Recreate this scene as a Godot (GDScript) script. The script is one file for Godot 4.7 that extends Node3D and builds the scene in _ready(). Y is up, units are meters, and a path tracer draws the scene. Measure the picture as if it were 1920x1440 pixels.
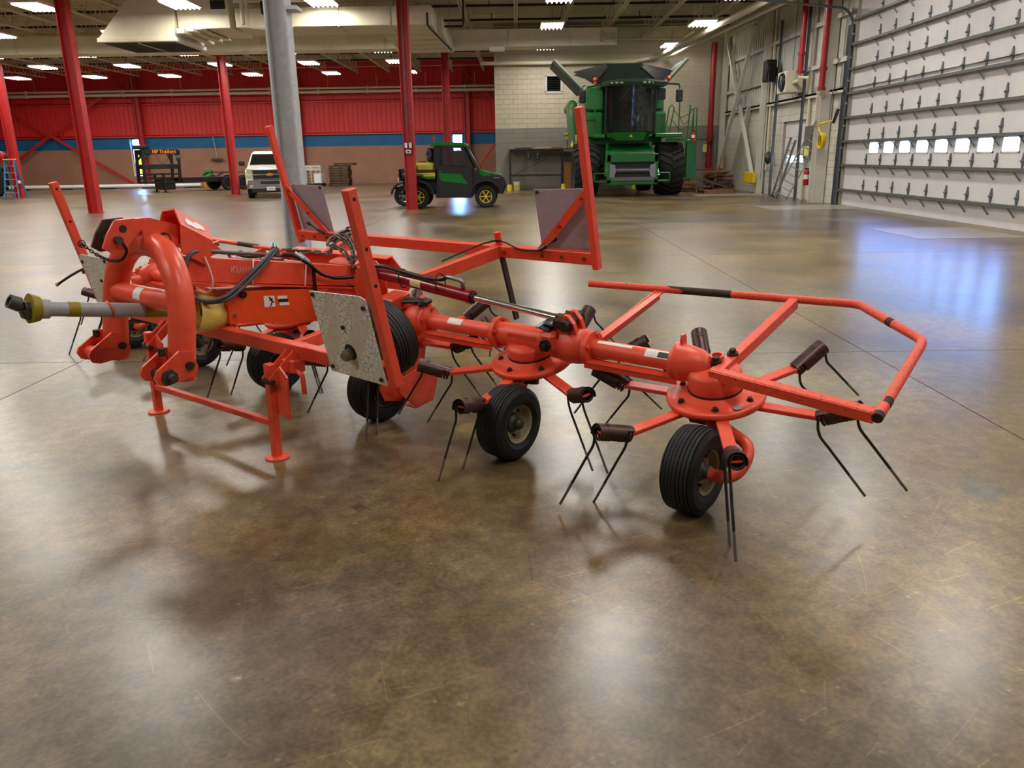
extends Node3D
# A farm-machinery hall: a six-rotor hay tedder in front, vehicles, racks and doors behind.

var counts := {}
var mats := {}
var rng := RandomNumberGenerator.new()


class Shape:
	# collects triangles; T places whatever is added next
	var v := PackedVector3Array()
	var n := PackedVector3Array()
	var uv := PackedVector2Array()
	var T := Transform3D.IDENTITY

	func put(a: Vector3, na: Vector3, t := Vector2.ZERO) -> void:
		v.append(T * a)
		n.append((T.basis * na).normalized())
		uv.append(t)

	func tri(a: Vector3, b: Vector3, c: Vector3, out: Vector3) -> void:
		var nn := (c - a).cross(b - a)
		if nn.length_squared() < 1e-16:
			return
		nn = nn.normalized()
		if nn.dot(out) < 0.0:
			nn = -nn
			put(a, nn); put(c, nn); put(b, nn)
		else:
			put(a, nn); put(b, nn); put(c, nn)

	func quad(a: Vector3, b: Vector3, c: Vector3, d: Vector3, out: Vector3) -> void:
		tri(a, b, c, out)
		tri(a, c, d, out)

	func smooth_quad(p: Array, nn: Array) -> void:
		# four corners in order with their own normals
		var f: Vector3 = (p[2] - p[0]).cross(p[1] - p[0])
		var g: Vector3 = (p[3] - p[0]).cross(p[2] - p[0])
		if (f + g).dot(nn[0] + nn[1] + nn[2] + nn[3]) >= 0.0:
			for i in [0, 1, 2, 0, 2, 3]:
				put(p[i], nn[i])
		else:
			for i in [0, 2, 1, 0, 3, 2]:
				put(p[i], nn[i])

	func boxt(t: Transform3D, size: Vector3, bev := 0.0) -> void:
		var keep := T
		T = T * t
		var h := size * 0.5
		bev = minf(bev, minf(h.x, minf(h.y, h.z)) * 0.9)
		if bev <= 0.0:
			for ax in 3:
				for s in [-1.0, 1.0]:
					var q := []
					for k in [[-1, -1], [1, -1], [1, 1], [-1, 1]]:
						var p := Vector3.ZERO
						p[ax] = s * h[ax]
						p[(ax + 1) % 3] = k[0] * h[(ax + 1) % 3]
						p[(ax + 2) % 3] = k[1] * h[(ax + 2) % 3]
						q.append(p)
					var o := Vector3.ZERO
					o[ax] = s
					quad(q[0], q[1], q[2], q[3], o)
		else:
			for ax in 3:
				var b1 := (ax + 1) % 3
				var b2 := (ax + 2) % 3
				for s in [-1.0, 1.0]:
					var q := []
					for k in [[-1, -1], [1, -1], [1, 1], [-1, 1]]:
						var p := Vector3.ZERO
						p[ax] = s * h[ax]
						p[b1] = k[0] * (h[b1] - bev)
						p[b2] = k[1] * (h[b2] - bev)
						q.append(p)
					var o := Vector3.ZERO
					o[ax] = s
					quad(q[0], q[1], q[2], q[3], o)
				# edges running along ax
				for s1 in [-1.0, 1.0]:
					for s2 in [-1.0, 1.0]:
						var e := []
						for k in [[-1, 0], [1, 0], [1, 1], [-1, 1]]:
							var p := Vector3.ZERO
							p[ax] = k[0] * (h[ax] - bev)
							p[b1] = s1 * (h[b1] - (bev if k[1] == 1 else 0.0))
							p[b2] = s2 * (h[b2] - (bev if k[1] == 0 else 0.0))
							e.append(p)
						var o2 := Vector3.ZERO
						o2[b1] = s1
						o2[b2] = s2
						quad(e[0], e[1], e[2], e[3], o2)
			for sx in [-1.0, 1.0]:
				for sy in [-1.0, 1.0]:
					for sz in [-1.0, 1.0]:
						var c := Vector3(sx * h.x, sy * h.y, sz * h.z)
						var d := Vector3(sx, sy, sz) * bev
						tri(c - Vector3(0, d.y, d.z), c - Vector3(d.x, 0, d.z), c - Vector3(d.x, d.y, 0), Vector3(sx, sy, sz))
		T = keep

	func box(c: Vector3, size: Vector3, bev := 0.0) -> void:
		boxt(Transform3D(Basis.IDENTITY, c), size, bev)

	func span(lo: Vector3, hi: Vector3, bev := 0.0) -> void:
		box((lo + hi) * 0.5, (hi - lo).abs(), bev)

	func beam(a: Vector3, b: Vector3, w: float, h: float, up := Vector3.UP, bev := 0.0) -> void:
		# a bar from a to b, w across and h along up
		var z := (b - a).normalized()
		if absf(z.dot(up)) > 0.99:
			up = Vector3.RIGHT if absf(z.x) < 0.9 else Vector3.FORWARD
		var x := up.cross(z).normalized()
		var y := z.cross(x)
		boxt(Transform3D(Basis(x, y, z), (a + b) * 0.5), Vector3(w, h, a.distance_to(b)), bev)

	func tube(pts: Array, r: float, seg := 10, closed := false, ends := true, r2 := -1.0) -> void:
		var m := pts.size()
		if m < 2:
			return
		var rings := []
		var nors := []
		var side := Vector3.ZERO
		for i in m:
			var a: Vector3 = pts[(i - 1 + m) % m] if closed else pts[maxi(i - 1, 0)]
			var b: Vector3 = pts[(i + 1) % m] if closed else pts[mini(i + 1, m - 1)]
			var d := (b - a).normalized()
			if i == 0:
				side = d.cross(Vector3.UP if absf(d.y) < 0.9 else Vector3.RIGHT).normalized()
			else:
				side = (side - d * side.dot(d)).normalized()
			var o := d.cross(side)
			var rr := r if r2 < 0.0 else lerpf(r, r2, float(i) / (m - 1))
			var ring := []
			var nor := []
			for k in seg:
				var t := TAU * k / seg
				var q := side * cos(t) + o * sin(t)
				nor.append(q)
				ring.append(pts[i] + q * rr)
			rings.append(ring)
			nors.append(nor)
		for i in (m if closed else m - 1):
			var j := (i + 1) % m
			for k in seg:
				var l := (k + 1) % seg
				smooth_quad([rings[i][k], rings[i][l], rings[j][l], rings[j][k]], [nors[i][k], nors[i][l], nors[j][l], nors[j][k]])
		if ends and not closed:
			for e in [0, m - 1]:
				var d2: Vector3 = (pts[0] - pts[1]) if e == 0 else (pts[m - 1] - pts[m - 2])
				for k in range(1, seg - 1):
					tri(rings[e][0], rings[e][k], rings[e][k + 1], d2)

	func cyl(a: Vector3, b: Vector3, r: float, seg := 14, r2 := -1.0) -> void:
		tube([a, b], r, seg, false, true, r2)

	func lathe(t: Transform3D, prof: Array, seg := 24, soft := false) -> void:
		# prof: Vector2(radius, height along local y); hard edges between the bands unless soft
		var keep := T
		T = T * t
		var m := prof.size()
		var nr := []
		for i in m - 1:
			var d: Vector2 = prof[i + 1] - prof[i]
			nr.append(Vector2(d.y, -d.x).normalized())
		for i in m - 1:
			var p: Vector2 = prof[i]
			var q: Vector2 = prof[i + 1]
			var n1: Vector2 = nr[i]
			var n2: Vector2 = nr[i]
			if soft:
				if i > 0:
					n1 = (nr[i] + nr[i - 1]).normalized()
				if i < m - 2:
					n2 = (nr[i] + nr[i + 1]).normalized()
			for k in seg:
				var a := TAU * k / seg
				var b := TAU * (k + 1) / seg
				var ca := Vector3(cos(a), 0, sin(a))
				var cb := Vector3(cos(b), 0, sin(b))
				var P := [ca * p.x + Vector3(0, p.y, 0), cb * p.x + Vector3(0, p.y, 0), cb * q.x + Vector3(0, q.y, 0), ca * q.x + Vector3(0, q.y, 0)]
				var N := [ca * n1.x + Vector3(0, n1.y, 0), cb * n1.x + Vector3(0, n1.y, 0), cb * n2.x + Vector3(0, n2.y, 0), ca * n2.x + Vector3(0, n2.y, 0)]
				# normals decide the winding
				smooth_quad(P, N)
		T = keep

	func prism(poly: Array, lo: float, hi: float, t := Transform3D.IDENTITY) -> void:
		# polygon in local x,y pushed from z = lo to z = hi
		var keep := T
		T = T * t
		var pk := PackedVector2Array(poly)
		if Geometry2D.is_polygon_clockwise(pk):
			pk.reverse()
		var idx := Geometry2D.triangulate_polygon(pk)
		for i in range(0, idx.size(), 3):
			var a := pk[idx[i]]
			var b := pk[idx[i + 1]]
			var c := pk[idx[i + 2]]
			tri(Vector3(a.x, a.y, hi), Vector3(b.x, b.y, hi), Vector3(c.x, c.y, hi), Vector3.BACK)
			tri(Vector3(a.x, a.y, lo), Vector3(b.x, b.y, lo), Vector3(c.x, c.y, lo), Vector3.FORWARD)
		for i in pk.size():
			var a := pk[i]
			var b := pk[(i + 1) % pk.size()]
			var o := Vector3(b.y - a.y, a.x - b.x, 0)
			quad(Vector3(a.x, a.y, lo), Vector3(b.x, b.y, lo), Vector3(b.x, b.y, hi), Vector3(a.x, a.y, hi), o)
		T = keep

	func loft(sections: Array, cap := true) -> void:
		# rings of equally many points joined one to the next, soft across the rings
		var m := sections.size()
		var k := (sections[0] as Array).size()
		var cen := []
		for s in sections:
			var c := Vector3.ZERO
			for p in s:
				c += p
			cen.append(c / k)
		for i in m - 1:
			for j in k:
				var l := (j + 1) % k
				var a: Vector3 = sections[i][j]
				var b: Vector3 = sections[i][l]
				var c: Vector3 = sections[i + 1][l]
				var d: Vector3 = sections[i + 1][j]
				quad(a, b, c, d, (a + b + c + d) * 0.25 - (cen[i] + cen[i + 1]) * 0.5)
		if cap:
			for e in [0, m - 1]:
				var o: Vector3 = (cen[0] - cen[1]) if e == 0 else (cen[m - 1] - cen[m - 2])
				for j in k:
					tri(cen[e], sections[e][j], sections[e][(j + 1) % k], o)

	func ball(c: Vector3, r: Vector3, seg := 14) -> void:
		var pr := []
		for i in seg / 2 + 1:
			var a := -PI / 2 + PI * i / (seg / 2)
			pr.append(Vector2(cos(a), sin(a)))
		lathe(Transform3D(Basis.from_scale(r), c), pr, seg, true)

	func mesh() -> ArrayMesh:
		var arr := []
		arr.resize(Mesh.ARRAY_MAX)
		arr[Mesh.ARRAY_VERTEX] = v
		arr[Mesh.ARRAY_NORMAL] = n
		arr[Mesh.ARRAY_TEX_UV] = uv
		var me := ArrayMesh.new()
		me.add_surface_from_arrays(Mesh.PRIMITIVE_TRIANGLES, arr)
		return me


func numbered(called: String) -> String:
	if not counts.has(called):
		counts[called] = 0
		return called
	counts[called] += 1
	return "%s_%03d" % [called, counts[called]]


func place(me: Mesh, called: String, material: Material, parent: Node = null, t := Transform3D.IDENTITY) -> MeshInstance3D:
	var o := MeshInstance3D.new()
	o.mesh = me
	o.material_override = material
	o.transform = t
	if parent == null:
		o.name = numbered(called)
		add_child(o)
	else:
		o.name = called
		parent.add_child(o, true)
	return o


func part(s: Shape, called: String, material: Material, parent: Node = null) -> MeshInstance3D:
	return place(s.mesh(), called, material, parent)


func tag(o: Node, label: String, category: String, group := "") -> Node:
	o.set_meta("label", label)
	o.set_meta("category", category)
	if group != "":
		o.set_meta("group", group)
	return o


func struct(o: Node, label := "") -> Node:
	o.set_meta("kind", "structure")
	if label != "":
		o.set_meta("label", label)
		o.set_meta("category", String(o.name).split("_")[0])
	return o


func thing(called: String, label: String, category: String, at := Vector3.ZERO, turn := 0.0, group := "") -> Node3D:
	var o := Node3D.new()
	o.name = numbered(called)
	add_child(o)
	o.position = at
	o.rotation.y = turn
	tag(o, label, category, group)
	return o


func copy_of(root: Node3D, t: Transform3D, label := "") -> Node3D:
	var c: Node3D = root.duplicate()
	c.name = numbered(String(root.name).rstrip("0123456789").rstrip("_"))
	add_child(c)
	c.transform = t
	if label != "":
		c.set_meta("label", label)
	return c


func paint(called: String, color: Color, rough := 0.5, metal := 0.0) -> StandardMaterial3D:
	if mats.has(called):
		return mats[called]
	var m := StandardMaterial3D.new()
	m.resource_name = called
	m.albedo_color = color
	m.roughness = rough
	m.metallic = metal
	mats[called] = m
	return m


func noise(freq: float, octaves: int, sd: int) -> FastNoiseLite:
	var f := FastNoiseLite.new()
	f.noise_type = FastNoiseLite.TYPE_SIMPLEX_SMOOTH
	f.frequency = freq
	f.fractal_octaves = octaves
	f.seed = sd
	return f


func gray(freq: float, octaves: int, sd: int, size := 512) -> PackedByteArray:
	var im := noise(freq, octaves, sd).get_seamless_image(size, size)
	im.convert(Image.FORMAT_L8)
	return im.get_data()


func textured(called: String, tex: Image, scale: float, rough := 0.5, metal := 0.0, world := false) -> StandardMaterial3D:
	var m := paint(called, Color.WHITE, rough, metal)
	tex.generate_mipmaps()
	m.albedo_texture = ImageTexture.create_from_image(tex)
	m.uv1_triplanar = true
	m.uv1_world_triplanar = world
	m.uv1_scale = Vector3.ONE * scale
	return m


func mottled(called: String, a: Color, b: Color, scale: float, rough := 0.6, metal := 0.0, world := false, sd := 1, freq := 0.012, chips := Color(0, 0, 0, 0), chip_at := 1.1) -> StandardMaterial3D:
	# two tones of one colour in patches with a fine grain; chips show where a second pattern peaks
	var size := 512
	var g1 := gray(freq, 5, sd, size)
	var g2 := gray(0.12, 2, sd + 7, size)
	var g3 := gray(0.03, 4, sd + 13, size)
	var im := Image.create(size, size, false, Image.FORMAT_RGB8)
	for y in size:
		for x in size:
			var i := y * size + x
			var c := a.lerp(b, clampf(g1[i] / 255.0 + (g2[i] / 255.0 - 0.5) * 0.25, 0.0, 1.0))
			if chips.a > 0.0 and g3[i] / 255.0 + (g2[i] / 255.0 - 0.5) * 0.2 > chip_at:
				c = chips
			im.set_pixel(x, y, c)
	return textured(called, im, scale, rough, metal, world)


# the hay tedder's frame: x along the rotor line, y up, z to the hitch; P() tilts a point with the machine, which leans on its stand
const TILT := 0.2234


func tilted() -> Transform3D:
	return Transform3D(Basis(Vector3.RIGHT, TILT), Vector3(0, 0.455, 0))


func P(u: float, n: float, t: float) -> Vector3:
	return tilted() * Vector3(u, n, t)


const LIGHT_X := [6.8, 1.4, -5.7, -9.9, -14.2, -18.7, -22.8, -27.0]
const LIGHT_Z := [-45.0, -40.2, -36.0, -30.3, -25.2, -19.6, -14.6, -10.6, -5.4, -0.4]


func _ready() -> void:
	rng.seed = 41
	# camera
	var cam := Camera3D.new()
	cam.name = "camera"
	add_child(cam)
	cam.fov = rad_to_deg(2.0 * atan(720.0 / 1450.0))
	cam.near = 0.05
	cam.far = 300.0
	var pitch := deg_to_rad(16.41)
	var yaw := deg_to_rad(0.45)
	var roll := deg_to_rad(0.88)
	var fw := Vector3(-sin(yaw) * cos(pitch), -sin(pitch), -cos(yaw) * cos(pitch))
	var rt := fw.cross(Vector3.UP).normalized()
	var up := rt.cross(fw)
	var r2 := rt * cos(roll) - up * sin(roll)
	cam.transform = Transform3D(Basis(r2, r2.cross(fw), -fw), Vector3(0, 1.55, 0))
	cam.current = true
	# daylight outside the windows
	var env := Environment.new()
	env.background_mode = Environment.BG_SKY
	var sky := Sky.new()
	var sm := ProceduralSkyMaterial.new()
	sm.sky_top_color = Color(0.30, 0.52, 0.95)
	sm.sky_horizon_color = Color(0.62, 0.80, 1.0)
	sm.ground_horizon_color = Color(0.62, 0.76, 0.92)
	sm.ground_bottom_color = Color(0.42, 0.46, 0.50)
	sm.sky_energy_multiplier = 7.0
	sm.ground_energy_multiplier = 5.0
	sky.sky_material = sm
	env.sky = sky
	env.tonemap_mode = Environment.TONE_MAPPER_LINEAR
	env.tonemap_exposure = 1.16
	env.sdfgi_enabled = true
	env.ssao_enabled = true
	env.ssil_enabled = true
	var we := WorldEnvironment.new()
	we.name = "environment"
	we.environment = env
	add_child(we)
	make_materials()
	build_lights()
	print("setup")
	build_room()
	print("room")
	build_ceiling()
	build_right_wall()
	print("walls")
	build_tedder()
	print("tedder")
	build_combine()
	build_utility_vehicle()
	build_pickup()
	build_trailer()
	build_small_things()
	print("done")


func build_lights() -> void:
	# six-tube fixtures hung in rows under the joists
	var body := Shape.new()
	body.span(Vector3(-0.42, 0.03, -0.66), Vector3(0.42, 0.09, 0.66), 0.01)
	var me_body := body.mesh()
	var tb := Shape.new()
	tb.tube([Vector3(0, 0, -0.6), Vector3(0, 0, 0.6)], 0.022, 8)
	var me_tube := tb.mesh()
	var wire := Shape.new()
	wire.tube([Vector3(0, 0.09, 0), Vector3(0, 0.62, 0)], 0.008, 5)
	var me_wire := wire.mesh()
	var glow := StandardMaterial3D.new()
	glow.albedo_color = Color(1, 1, 1)
	glow.emission_enabled = true
	glow.emission = Color(1.0, 0.97, 0.93)
	glow.emission_energy_multiplier = 9.0
	var white := paint("fixture_white", Color(0.85, 0.85, 0.83), 0.35)
	for iz in LIGHT_Z.size():
		for ix in LIGHT_X.size():
			var x: float = LIGHT_X[ix]
			var z: float = LIGHT_Z[iz]
			if x > -2.0 and z < -42.0:
				continue
			if x < -11.0 and z > -12.0:
				continue
			if x < -20.0 and z > -20.0:
				continue
			var lab: String = "six-tube ceiling fixture, %s from the far end, %s from the right wall" % [["first", "second", "third", "fourth", "fifth", "sixth", "seventh", "eighth", "ninth", "tenth"][iz], ["first row", "second row", "third row", "fourth row", "fifth row", "sixth row", "seventh row", "eighth row"][ix]]
			var grp := "fluorescent fixtures under the roof"
			var th := thing("ceiling_light", lab, "ceiling light", Vector3(x, 6.0, z), 0.0, grp)
			place(me_body, "reflector_body", white, th)
			for k in 6:
				place(me_tube, "lamp_tube", glow, th, Transform3D(Basis.IDENTITY, Vector3(-0.35 + 0.14 * k, 0, 0)))
			place(me_wire, "hanger", paint("steel_dark", Color(0.2, 0.2, 0.2), 0.5, 0.6), th)
			var al := AreaLight3D.new()
			al.name = "light"
			al.area_size = Vector2(0.72, 1.06)
			al.area_normalize_energy = true
			al.light_energy = 9.6
			al.light_color = Color(1.0, 0.985, 0.955)
			al.area_range = 60.0
			al.area_attenuation = 2.0
			al.shadow_enabled = true
			th.add_child(al)
			al.position = Vector3(0, -0.035, 0)
			al.rotation.x = -PI / 2


func make_materials() -> void:
	# polished, stained concrete: patches of brown, olive and grey
	var S := 1024
	var a := gray(0.004, 5, 3, S)
	var b := gray(0.010, 5, 19, S)
	var c := gray(0.05, 4, 27, S)
	var e := gray(0.003, 3, 44, S)
	var im := Image.create(S, S, false, Image.FORMAT_RGB8)
	var ro := Image.create(S, S, false, Image.FORMAT_L8)
	var brown := Color(0.50, 0.42, 0.325)
	var olive := Color(0.625, 0.52, 0.29)
	var ash := Color(0.615, 0.57, 0.49)
	for y in S:
		for x in S:
			var i := y * S + x
			var fa := a[i] / 255.0
			var fb := b[i] / 255.0
			var fc := c[i] / 255.0
			var fe := e[i] / 255.0
			var q := brown.lerp(olive, smoothstep(0.36, 0.64, fe * 0.45 + fb * 0.3 + 0.25 * (0.5 + 0.5 * cos(TAU * (x - 130) / S))))
			q = q.lerp(ash, smoothstep(0.42, 0.74, fa) * 0.55)
			var k := 0.80 + 0.36 * fb + 0.20 * (fc - 0.5)
			im.set_pixel(x, y, Color(q.r * k, q.g * k, q.b * k))
			var rr := clampf(0.286 + 0.05 * (fb - 0.5) + 0.04 * (fc - 0.5) + 0.03 * (fa - 0.5), 0.282, 0.33)
			ro.set_pixel(x, y, Color(rr, rr, rr))
	# spills, paint left from old markings and worn spots, each where it lies (metres x, z; radius; colour)
	var spots := [[-0.47, -3.02, 0.14, Color(0.60, 0.52, 0.20), 0.6], [-0.36, -3.65, 0.16, Color(0.55, 0.48, 0.2), 0.5], [-2.75, -3.85, 0.2, Color(0.58, 0.51, 0.2), 0.6], [-0.44, -3.05, 0.06, Color(0.42, 0.4, 0.38), 0.9], [-2.7, -3.8, 0.1, Color(0.45, 0.43, 0.4), 0.9], [2.2, -3.35, 0.17, Color(0.5, 0.5, 0.46), 0.7], [-1.2, -3.35, 0.2, Color(0.55, 0.52, 0.48), 0.35], [-0.75, -3.3, 0.08, Color(0.33, 0.24, 0.15), 0.6], [0.65, -2.75, 0.03, Color(0.2, 0.13, 0.09), 1.0], [-0.9, -2.05, 0.025, Color(0.75, 0.7, 0.62), 1.0], [-2.1, -2.9, 0.2, Color(0.34, 0.25, 0.17), 0.5]]
	var ppm := S / 20.48
	for s in spots:
		var cx := int(floor(s[0] * ppm))
		var cz := int(floor(s[1] * ppm))
		var rad := int(ceil(s[2] * ppm)) + 1
		for dy in range(-rad, rad + 1):
			for dx in range(-rad, rad + 1):
				var px := posmod(cx + dx, S)
				var py := posmod(cz + dy, S)
				var d: float = sqrt(dx * dx + dy * dy) / (s[2] * ppm) + (c[py * S + px] / 255.0 - 0.5) * 2.6 + ((px * 7 + py * 13) % 5) * 0.12
				if d < 0.8:
					im.set_pixel(px, py, im.get_pixel(px, py).lerp(s[3], s[4] * clampf((0.8 - d) * 4.0, 0.0, 1.0)))
	var fl := textured("concrete", im, 1.0 / 20.48, 1.0, 0.0, true)
	ro.generate_mipmaps()
	fl.roughness_texture = ImageTexture.create_from_image(ro)
	fl.roughness_texture_channel = BaseMaterial3D.TEXTURE_CHANNEL_RED
	fl.metallic_specular = 0.6
	# close up: speckles, pits and scratches, most with their sheen painted in as lighter lines
	var D := 1024
	var d1 := gray(0.09, 3, 71, D)
	var d2 := gray(0.02, 4, 72, D)
	var de := Image.create(D, D, false, Image.FORMAT_RGB8)
	for y in D:
		for x in D:
			var i := y * D + x
			var k := 0.72 + 0.26 * (d1[i] / 255.0 - 0.5) + 0.26 * (d2[i] / 255.0 - 0.5)
			de.set_pixel(x, y, Color(k, k * 0.995, k * 0.985))
	var r := RandomNumberGenerator.new()
	r.seed = 5
	for k in 260:
		var p := Vector2(r.randf() * D, r.randf() * D)
		var ang := r.randf() * TAU if k % 3 == 0 else r.randf_range(-0.9, -0.3)
		var len := r.randf_range(12, 150)
		var bend := r.randf_range(-0.006, 0.006)
		var lift := r.randf_range(1.05, 1.45) if r.randf() < 0.75 else r.randf_range(0.72, 0.9)
		for t in int(len):
			ang += bend * 0.3
			p += Vector2(cos(ang), sin(ang))
			var px := posmod(int(p.x), D)
			var py := posmod(int(p.y), D)
			var q := de.get_pixel(px, py)
			if r.randf() < 0.85:
				var sc := Color(minf(q.r * lift, 1.0), minf(q.g * lift, 1.0), minf(q.b * lift, 1.0))
				de.set_pixel(px, py, sc)
				if k % 4 == 0:
					de.set_pixel(px, posmod(py + 1, D), sc)
	for k in 900:
		var px := r.randi() % D
		var py := r.randi() % D
		var lift := 1.0 if r.randf() < 0.5 else 0.62
		for t in 1 + r.randi() % 3:
			de.set_pixel(posmod(px + t, D), posmod(py + (r.randi() % 2), D), Color(lift, lift, lift * 0.96))
	for k in 90:
		var p := Vector2(r.randf() * D, r.randf() * D)
		var tone := Color(1, 1, 0.97) if k % 3 else Color(0.6, 0.55, 0.5)
		var rad := r.randf_range(1.2, 4.5)
		for dy in range(-5, 6):
			for dx in range(-5, 6):
				var e2 := Vector2(dx, dy * r.randf_range(0.8, 2.2)).length() + r.randf_range(-1.5, 1.5)
				if e2 < rad:
					de.set_pixel(posmod(int(p.x) + dx, D), posmod(int(p.y) + dy, D), tone)
	de.generate_mipmaps()
	fl.detail_enabled = true
	fl.detail_albedo = ImageTexture.create_from_image(de)
	fl.detail_blend_mode = BaseMaterial3D.BLEND_MODE_MUL
	fl.detail_uv_layer = BaseMaterial3D.DETAIL_UV_2
	fl.uv2_triplanar = true
	fl.uv2_world_triplanar = true
	fl.uv2_scale = Vector3.ONE / 2.43
	mottled("pale_concrete", Color(0.56, 0.53, 0.48), Color(0.64, 0.61, 0.56), 0.3, 0.32, 0.0, true, 5)
	mottled("wall_brown", Color(0.58, 0.42, 0.34), Color(0.64, 0.47, 0.38), 0.12, 0.75, 0.0, true, 8)
	mottled("wall_blue", Color(0.02, 0.34, 0.52), Color(0.04, 0.39, 0.58), 0.12, 0.65, 0.0, true, 9)
	mottled("wall_red", Color(0.79, 0.13, 0.13), Color(0.84, 0.17, 0.15), 0.12, 0.5, 0.0, true, 10)
	mottled("column_red", Color(0.66, 0.11, 0.12), Color(0.72, 0.15, 0.14), 0.4, 0.45, 0.0, true, 11)
	mottled("column_grey", Color(0.66, 0.66, 0.68), Color(0.74, 0.74, 0.75), 0.5, 0.5, 0.0, true, 12, 0.02, Color(0.8, 0.8, 0.8), 0.86)
	mottled("block_beige", Color(0.72, 0.68, 0.60), Color(0.77, 0.73, 0.65), 0.3, 0.8, 0.0, true, 13)
	mottled("block_grey", Color(0.50, 0.48, 0.45), Color(0.55, 0.53, 0.50), 0.3, 0.8, 0.0, true, 14)
	mottled("block_white", Color(0.76, 0.75, 0.70), Color(0.82, 0.80, 0.76), 0.3, 0.75, 0.0, true, 15)
	mottled("siding_white", Color(0.70, 0.69, 0.66), Color(0.77, 0.76, 0.73), 0.3, 0.6, 0.0, true, 16)
	mottled("roof_cream", Color(0.74, 0.70, 0.58), Color(0.79, 0.75, 0.64), 0.3, 0.7, 0.0, true, 17)
	mottled("duct_cream", Color(0.78, 0.75, 0.65), Color(0.83, 0.80, 0.70), 0.3, 0.55, 0.0, true, 18)
	mottled("door_white", Color(0.80, 0.79, 0.79), Color(0.84, 0.83, 0.83), 0.2, 0.5, 0.0, true, 20)
	paint("joint", Color(0.10, 0.085, 0.07), 0.9)
	paint("joint_light", Color(0.62, 0.59, 0.54), 0.9)
	paint("pipe_black", Color(0.02, 0.02, 0.022), 0.6)
	paint("steel", Color(0.55, 0.56, 0.58), 0.35, 0.85)
	paint("galvanised", Color(0.42, 0.45, 0.48), 0.42, 0.7)
	paint("rib_grey", Color(0.40, 0.41, 0.41), 0.45, 0.4)
	paint("black", Color(0.025, 0.025, 0.027), 0.55)
	paint("rubber", Color(0.022, 0.022, 0.024), 0.62)
	paint("chrome_dull", Color(0.66, 0.67, 0.68), 0.2, 0.9)
	paint("white", Color(0.85, 0.85, 0.84), 0.45)
	paint("yellow", Color(0.85, 0.74, 0.05), 0.5)
	paint("pipe_red", Color(0.60, 0.06, 0.07), 0.4)
	paint("safety_red", Color(0.62, 0.03, 0.03), 0.3)
	mottled("wood", Color(0.44, 0.31, 0.19), Color(0.62, 0.46, 0.30), 0.9, 0.8, 0.0, false, 23, 0.02)
	mottled("old_wood", Color(0.24, 0.18, 0.13), Color(0.40, 0.31, 0.23), 0.9, 0.85, 0.0, false, 24, 0.02)
	var gl := paint("glass", Color(0.85, 0.93, 0.95, 0.12), 0.02)
	gl.transparency = BaseMaterial3D.TRANSPARENCY_ALPHA
	var dg := paint("dark_glass", Color(0.03, 0.045, 0.05, 0.72), 0.03)
	dg.transparency = BaseMaterial3D.TRANSPARENCY_ALPHA
	var cg := paint("cab_glass", Color(0.10, 0.14, 0.14, 0.40), 0.02)
	cg.transparency = BaseMaterial3D.TRANSPARENCY_ALPHA


func wall_with_holes(s: Shape, lo: Vector2, hi: Vector2, holes: Array, z0: float, z1: float) -> void:
	# a wall in local x,y between z0 and z1 with rectangular openings [x0, y0, x1, y1], which do not overlap in x
	holes.sort_custom(func(p, q): return p[0] < q[0])
	var x := lo.x
	for h in holes:
		if h[0] > x:
			s.span(Vector3(x, lo.y, z0), Vector3(h[0], hi.y, z1))
		if h[1] > lo.y:
			s.span(Vector3(h[0], lo.y, z0), Vector3(h[2], h[1], z1))
		if h[3] < hi.y:
			s.span(Vector3(h[0], h[3], z0), Vector3(h[2], hi.y, z1))
		x = h[2]
	if x < hi.x:
		s.span(Vector3(x, lo.y, z0), Vector3(hi.x, hi.y, z1))


func blocks(parent: Node, t: Transform3D, w: float, h: float, holes: Array, picker: Callable, first: Callable, ch := 0.215, most := 300) -> void:
	# running-bond blocks, proud of the mortar; the 300 that show largest are parts of their own
	var unit := Shape.new()
	unit.boxt(Transform3D.IDENTITY, Vector3(0.42, ch - 0.009, 0.016), 0.003)
	var me := unit.mesh()
	var all := []
	var row := 0
	var y := 0.0
	while y + ch * 0.5 < h:
		var x := -0.215 if row % 2 else 0.0
		while x < w:
			var x0 := maxf(x, 0.0)
			var x1 := minf(x + 0.43, w)
			for q in holes:
				if x1 > q[0] and x0 < q[2] and y + ch > q[1] + 0.01 and y < q[3] - 0.01:
					if x0 < q[0] and q[0] - x0 > x1 - q[2]:
						x1 = q[0]
					elif x1 > q[2]:
						x0 = q[2]
					else:
						x1 = x0
			var ok := x1 - x0 > 0.05
			if ok:
				all.append([Vector3((x0 + x1) * 0.5, y + ch * 0.5, 0.004), (x1 - x0 - 0.01) / 0.42])
			x += 0.43
		y += ch
		row += 1
	all.sort_custom(func(p, q): return first.call(p[0]) < first.call(q[0]))
	var rest := {}
	for i in all.size():
		var b: Array = all[i]
		var bt := Transform3D(t.basis * Basis.from_scale(Vector3(b[1], 1, 1)), t * b[0])
		var m: Material = picker.call(b[0])
		if i < most:
			place(me, "block", m, parent, bt)
		else:
			if not rest.has(m):
				rest[m] = Shape.new()
			rest[m].boxt(bt, Vector3(0.42, ch - 0.009, 0.016))
	for m in rest:
		part(rest[m], "more_blocks", m, parent).set_meta("kind", "stuff")


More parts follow.
